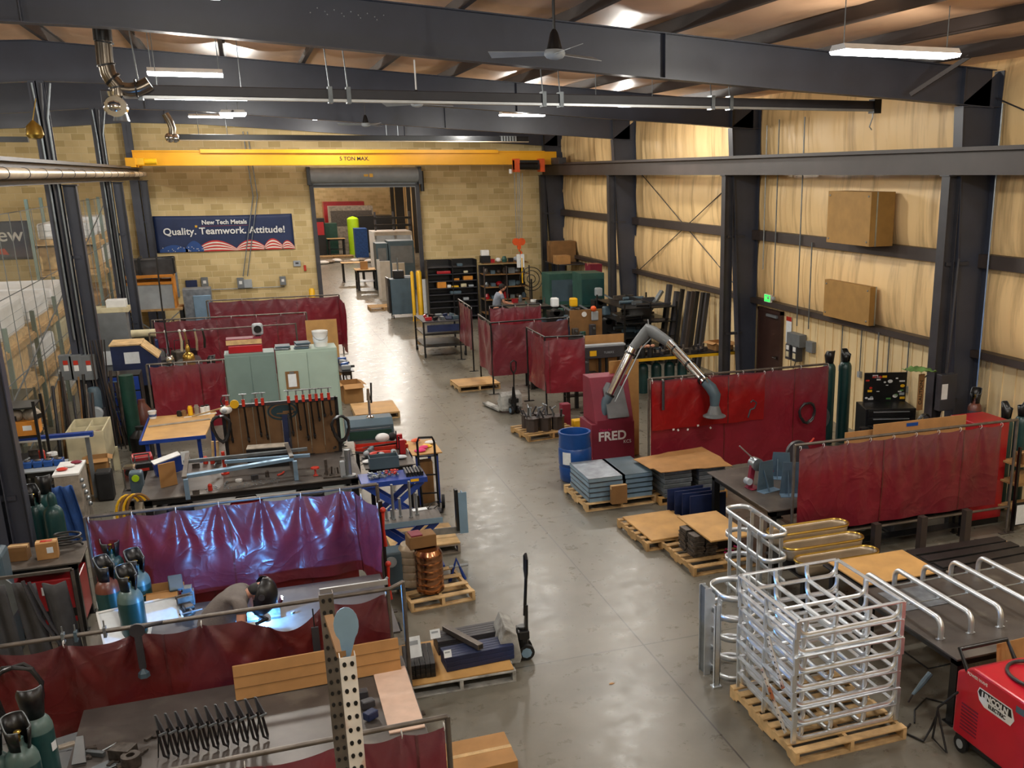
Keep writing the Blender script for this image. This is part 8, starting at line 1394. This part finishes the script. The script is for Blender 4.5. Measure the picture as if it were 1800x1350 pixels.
for k in range(8): S('paper_bag', '%s crumpled pale sack in the heap on the second room floor' % ORD[k], 'sack', MB().ball((0, 0, .1), .35, 10, (1.2, .8, .35)), 'grey_wood' if k % 2 else 'white', (Y(566, 458, 63).x+.48*k, 63+.6*(k % 3), 0), k, 'pale sacks on the second room floor', smooth=True)
pallet(Y(585, 440, 68).x, 67.6, 0, 2.4, 1.2, 'brown pallet under the bench in the second room', 'wood'); table('side_table', 'low dark table with a tan top beyond the sacks in the second room', 'table', Y(574, 422, 70).x, Y(606, 422, 70).x, 69.3, 70.3, 1.1, m='wood', lw=.1, shelf=.4)
# ================================================================ left aisle storage rack, wrapped pallets and screen
def aisle_rack(label, y0, n, bay, levels, hu, cx=-5.2, hw=.85):
    t = T('pallet_rack', label, 'rack', (cx, y0, 0), 0, 'left aisle racks')
    for i in range(n+1):
        for x in (-hw, hw): MB().bx(x-.04, x+.04, i*bay-.04, i*bay+.04, 0, hu).build('rack_upright', 'grey_green', t)
    for z in levels[1:]:
        for x in (-hw, hw): MB().bx(x-.03, x+.03, 0, n*bay, z-.1, z).build('load_beam', 'wood', t)
        MB().bx(-hw, hw, 0, n*bay, z, z+.03).build('deck', 'pale_wood', t)
    return cx, hw
rn = random.Random(2)
for lb, y0, n, bay, lv, hu in (('tall far storage rack of the left aisle, topped by wrapped loads', 31.8, 2, 2.2, (0, 1.3, 2.5, 3.35), 4.6), ('low near storage rack of the left aisle, its pale loads seen through the screen', 18.4, 4, 2.7, (0, 1.1, 2.05), 2.5)):
    cx, hw = aisle_rack(lb, y0, n, bay, lv, hu, *((-4.75, .75) if y0 > 25 else (-5.2, .85)))
    for li, z in enumerate(lv):
        for i in range(n):
            w = hw*rn.uniform(.88, .98); h = rn.uniform(.55, .8); top = li == len(lv)-1
            t = T('wrapped_load', '%s load from the front on the %s of the %s left aisle rack' % (ORD[i], ('floor level', 'lowest shelf', 'second shelf', 'top')[li] if not (top and len(lv) == 3) else 'top', 'far' if y0 > 25 else 'near'), 'load', (cx, y0+bay*(i+.5), z+.032 if z else 0), rn.uniform(-.03, .03), 'loads on the left aisle racks')
            dd = bay*.43; MB().bx(-w, w, -dd, dd, 0, .12).build('pallet_base', 'pale_wood', t); b = MB(); b.bx(-w*.95, w*.95, -dd*.96, dd*.96, .12, h); wr = top or (i+li) % 3 == 0; b.build('load_body', 'film_white' if wr else rn.choice(['cardboard', 'pale_wood', 'cream']), t, bev=.06)
            if wr: [MB().bx(-w*.96, w*.96, -dd*.97, dd*.97, .2+.16*j, .205+.16*j).build('wrap_fold', 'light_grey', t) for j in range(int((h-.2)/.16))]
t = T('mesh_screen', 'translucent wire mesh screen along the left columns', 'screen', (-3.75, 24, 0)); MB().bx(-.003, .003, -9, 9, .3, 4.6).build('mesh_sheet', 'mesh_film', t)
b = MB()
for i in range(19): b.bx(-.006, .006, -9+i, -8.992+i, 0, 4.6)
for z in (.3, 2.0, 3.3, 4.6): b.bx(-.006, .006, -9, 9, z-.006, z+.006)
b.bar((0, -9, 1.2), (0, 9, 4.4), .02); b.bar((0, -9, .2), (0, 3, 2.2), .02); o_ = b.build('screen_wires', 'dull_galv', t)
t = table('work_bench', 'raised grey-topped platform at the left edge beyond the nearest column', 'platform', -5.2, -4.0, 15.4, 17.4, 1.9, m='grey_wood', lm='slate', lw=.06)
rackshelf('shelf_unit', 'cluttered dark shelf behind the left columns', -4.6, -3.9, 18.2, 20.4, 1.5, (.4, .8, 1.2, 1.48), 'black_metal')
for k in range(8): S('stored_part', '%s lump from the front on the cluttered dark shelf at the left' % ORD[k], 'part', MB().box((0, 0, .09), (.3, .2, .18), .3*k), ('scrap', 'red_paint', 'machine_green', 'cardboard')[k % 4], (-4.25, 18.4+.25*k, (1.212, .812)[k % 2]), 0, 'parts on the dark left shelf', bev=.02)
# ================================================================ filling clutter
rn = random.Random(77)
def bars(label, x, y, n, L, spread, group, lean=.3, ms=('brown_steel', 'charcoal_steel', 'dark_cardboard', 'black_metal', 'rod_steel')):
    for k in range(n):
        xx = x+spread*(k/n-.5); yy = y+rn.uniform(-.12, .12); l = L*rn.uniform(.75, 1.05); r = rn.uniform(.015, .035)
        S('bar_length', label % ORD[k], 'bar', MB().cyl((0, 0, .0), (rn.uniform(-.1, .1), lean, l), r, n=8), ms[k % len(ms)], (xx, yy, 0), 0, group, smooth=True)
bars('%s long bar from the left in the upright bundle left of the disconnect boxes', -3.25, 19.9, 12, 1.75, .75, 'upright bars by the disconnect boxes', .25)
bars('%s offcut bar from the left leaning between the column and the blue drawers', -2.75, 21.6, 6, 1.4, .3, 'bars by the blue drawers', .2)
def lump(name, label, cat, x, y, z, d, m, m2='dull_galv', rz=0, shape=0):
    t = T(name, label, cat, (x, y, z), rz)
    if shape == 0: MB().bx(-d[0]/2, d[0]/2, -d[1]/2, d[1]/2, 0, d[2]).build('housing', m, t, bev=min(d)*.12); MB().cyl((0, -d[1]/2-.03, d[2]*.6), (0, -d[1]/2, d[2]*.6), d[2]*.25).build('dial', m2, t, smooth=True); MB().tube([(-d[0]*.35, 0, d[2]), (-d[0]*.3, 0, d[2]*1.2), (d[0]*.3, 0, d[2]*1.2), (d[0]*.35, 0, d[2])], .012).build('carry_handle', 'black_rubber', t, smooth=True)
    else: MB().lathe((0, 0, 0), [(d[0]*.4, 0), (d[0]*.5, d[2]*.1), (d[0]*.5, d[2]*.7), (d[0]*.2, d[2]*.9), (d[0]*.2, d[2]), (0, d[2])], 18).build('drum_shell', m, t, smooth=True); MB().tube([(d[0]*.3, 0, d[2]*.8), (d[0]*.7, .05, d[2]*.5), (d[0]*.6, .1, .02)], .015).build('hose', m2, t, smooth=True)
    return t
for i, a in enumerate([
 ('wire_feeder', 'dark blue wire feeder under the long bench, leftmost of three boxes', 'machine', -1.3, 15.0, .316, (.35, .3, .3), 'dark_blue'),
 ('tool_box', 'red tool box under the long bench, middle of three boxes', 'tool box', -.4, 15.0, .316, (.45, .28, .26), 'red_paint'),
 ('tool_box', 'black tool box under the long bench, right of three boxes', 'tool box', .5, 15.0, .316, (.4, .3, .3), 'black_metal'),
 ('shop_vacuum', 'black drum vacuum on the floor between the cream bin and the blue drawers', 'vacuum', -2.25, 20.2, 0, (.4, .4, .65), 'black_metal', 'charcoal_steel', 0, 1),
 ('shop_vacuum', 'brown round canister behind the drafting table near the column', 'vacuum', -2.35, 22.0, 0, (.36, .36, .8), 'cyl_brown', 'black_rubber', 0, 1),
 ('power_supply', 'dark power supply on the floor beneath the left bench edge', 'machine', -3.3, 14.4, 0, (.4, .5, .8), 'charcoal_steel'),
 ('power_supply', 'grey boxy machine at the left edge beside the nearest column', 'machine', -3.05, 12.0, 0, (.4, .4, 1.25), 'slate'),
 ('wire_feeder', 'black wire feeder on the steel table behind the big right curtain', 'machine', 8.2, 11.9, .852, (.4, .3, .3), 'black_metal'),
 ('power_supply', 'dark machine beneath the table behind the big right curtain', 'machine', 8.7, 11.7, 0, (.5, .5, .6), 'charcoal_steel'),
 ('power_supply', 'second dark machine beneath the table behind the big right curtain', 'machine', 7.9, 11.6, 0, (.5, .4, .5), 'black_metal'),
 ('power_supply', 'red power supply right of the long middle curtain', 'machine', 9.9, 16.2, 0, (.45, .5, 1.05), 'red_paint'),
 ('wire_reel', 'dark drum of wire beside the sticker-covered tool chest', 'drum', 10.05, 14.6, 0, (.45, .45, .75), 'black_metal', 'charcoal_steel', 0, 1),
 ('power_supply', 'black machine in front of the tool chest, near the middle curtain', 'machine', 10.3, 13.9, 0, (.5, .5, .75), 'black_metal'),
 ('power_supply', 'dark machine in the booth left of the press frame', 'machine', 6.75, 21.05, .802, (.4, .3, .3), 'charcoal_steel'),
 ('power_supply', 'dark machine under the bench of the middle far booth', 'machine', 6.6, 23.7, 0, (.5, .4, .55), 'black_metal'),
 ('power_supply', 'dark machine under the welding table by the arc', 'machine', .5, 10.0, 0, (.5, .4, .55), 'black_metal'),
 ('tool_box', 'slate tool box on the wide dark green machine', 'tool box', 9.9, 31.9, 0, (.01, .01, .01), 'slate')][:-1]): lump(*a)
# tool-laden carts round the far booths
for k, (x, y, z, W, D) in enumerate(((7.9, 24.9, 1.0, 1.1, .6), (8.6, 27.2, 1.05, .8, 1.0), (7.6, 28.2, .95, .9, .6), (9.0, 29.0, 1.0, .8, .7))):
    table('machine_stand', '%s dark machine stand from the front among the far booths' % ORD[k], 'stand', x-W/2, x+W/2, y-D/2, y+D/2, z, m='dark_plate', lw=.06, shelf=.35)
    for j in range(5):
        t = T('machine_part', '%s dark part on the %s dark machine stand among the far booths' % (ORD[j], ORD[k]), 'part', (x-W/2+.12+(W-.24)*j/4, y+rn.uniform(-.15, .15), z+.002), rn.uniform(0, 3), 'parts on the far machine stands'); h = rn.uniform(.12, .35)
        MB().bx(-.08, .08, -.06, .06, 0, h).build('block', ('black_metal', 'slate', 'scrap', 'machine_green', 'charcoal_steel')[(j+k) % 5], t, bev=.015); MB().cyl((0, -.1, h*.7), (0, .1, h*.7), .03).build('spindle', 'dull_galv', t)
# things on the tables and shelves near the far left
for k in range(9): lump('bench_machine', '%s small machine in the dim corner behind the left columns' % ORD[k], 'machine', -2.6+.42*(k % 3)+.1*(k//3), 25.6+1.1*(k//3), 0, (.32, .35, .9+.15*((k*5) % 4)), ('black_metal', 'charcoal_steel', 'scrap', 'dark_blue', 'slate')[k % 5], 'galv', .2*k)
for k in range(6): S('hanging_cable', '%s cable hanging down the left columns' % ORD[k], 'cable', MB().tube([(0, 0, 2.2), (.05*math.sin(k), 0, 1.4), (.08, .02, .6), (.02+.03*k, .03, .02)], .013, 6), 'hose_black' if k % 2 else 'brown_steel', (-2.98+.05*k, 21.05, 0), 0, 'cables on the left columns', smooth=True)
# cords on floor at booths, leaf, floor paper
b = MB(); b.prism([(-.03, -.01), (0, -.02), (.035, 0), (.01, .02), (-.02, .015)], .002, (0, 0, 0), (1, 0, 0), (0, 1, 0), (0, 0, 1)); g = G(1075, 1202); S('dry_leaf', 'tiny tan leaf on the empty concrete in the foreground', 'leaf', b, 'cardboard', (g.x, g.y, .003))
# pin and tag details on curtains
for k, (px, py) in enumerate(((1184, 755), (1192, 756), (1209, 755), (1227, 748), (1249, 752))):
    p = Y(px, py, 15.3-.15); S('curtain_magnet', '%s small white patch from the left along the hem of the bright red flap' % ORD[k], 'patch', MB().box((0, 0, 0), (.035, .01, .03), .0, 0, k), 'white', (p.x, p.y, p.z), 0, 'white patches on the red flap')
p = Y(1325, 720, 15.2); S('c_clamp', 'grey C-shaped clamp hanging on the right part of the long middle curtain', 'clamp', MB().tube([(-.1, 0, -.14), (-.06, 0, .0), (.02, 0, .02), (.06, 0, .12), (-.02, 0, .17), (-.06, 0, .13)], .018, 8), 'charcoal_steel', (p.x, 15.22, p.z), smooth=True)
p = Y(1380, 765, 15.0); S('pipe_coil', 'dark coil of cable hanging at the right end of the middle curtain', 'cable', MB().tube(coil((0, 0, 0), .16, 4, .01, 'xz', .3, .1, 5), .015, 6), 'hose_black', (9.2, 15.15, 1.0), smooth=True)
# wall fittings right: conduits off the girt to outlets
for k, px in enumerate((1480, 1514, 1563, 1598)):
    p = XX(px, 600, RX-.06); t = T('outlet_drop', '%s short conduit drop from the left on the ribbed wall under the low brown box' % ORD[k], 'conduit', (RX-.06, p.y, 0), 0, 'conduit drops on the ribbed wall'); MB().cyl((0, 0, 1.25), (0, 0, 2.18), .014, n=6).build('conduit', 'dull_galv', t); MB().bx(-.03, .03, -.04, .04, 1.15, 1.27).build('outlet_box', 'light_grey', t)
# dark cluttered benches behind the big right curtain, rails over the white machine
table('work_bench', 'low dark bench filling the gap behind the big right curtain', 'bench', 6.75, 9.5, 10.98, 11.3, .42, m='black_metal', lw=.06, apron=.0, shelf=.15)
for k in range(6): lump('wire_reel', '%s dark lump from the left on the low bench behind the big right curtain' % ORD[k], 'machine', 6.95+.45*k, 11.13, .422, (.3, .2, .22), ('black_metal', 'charcoal_steel', 'scrap')[k % 3], 'galv', 0, 0)
x0, x1 = Y(660, 400, 57).x, Y(724, 400, 57).x; zt = Y(690, 405, 57).z
t = T('machine_rail', 'dark rails and carriage over the white machine in the second room', 'rail', ((x0+x1)/2, 57.4, zt+.1)); W = x1-x0
for s in (.1, .5): MB().bx(-W/2, W/2, -.1, .1, s, s+.12).build('rail', 'black_metal', t)
for s in (-W/2, 0, W/2-.1): MB().bx(s, s+.1, -.08, .08, -.1, .9).build('upright', 'charcoal_steel', t)
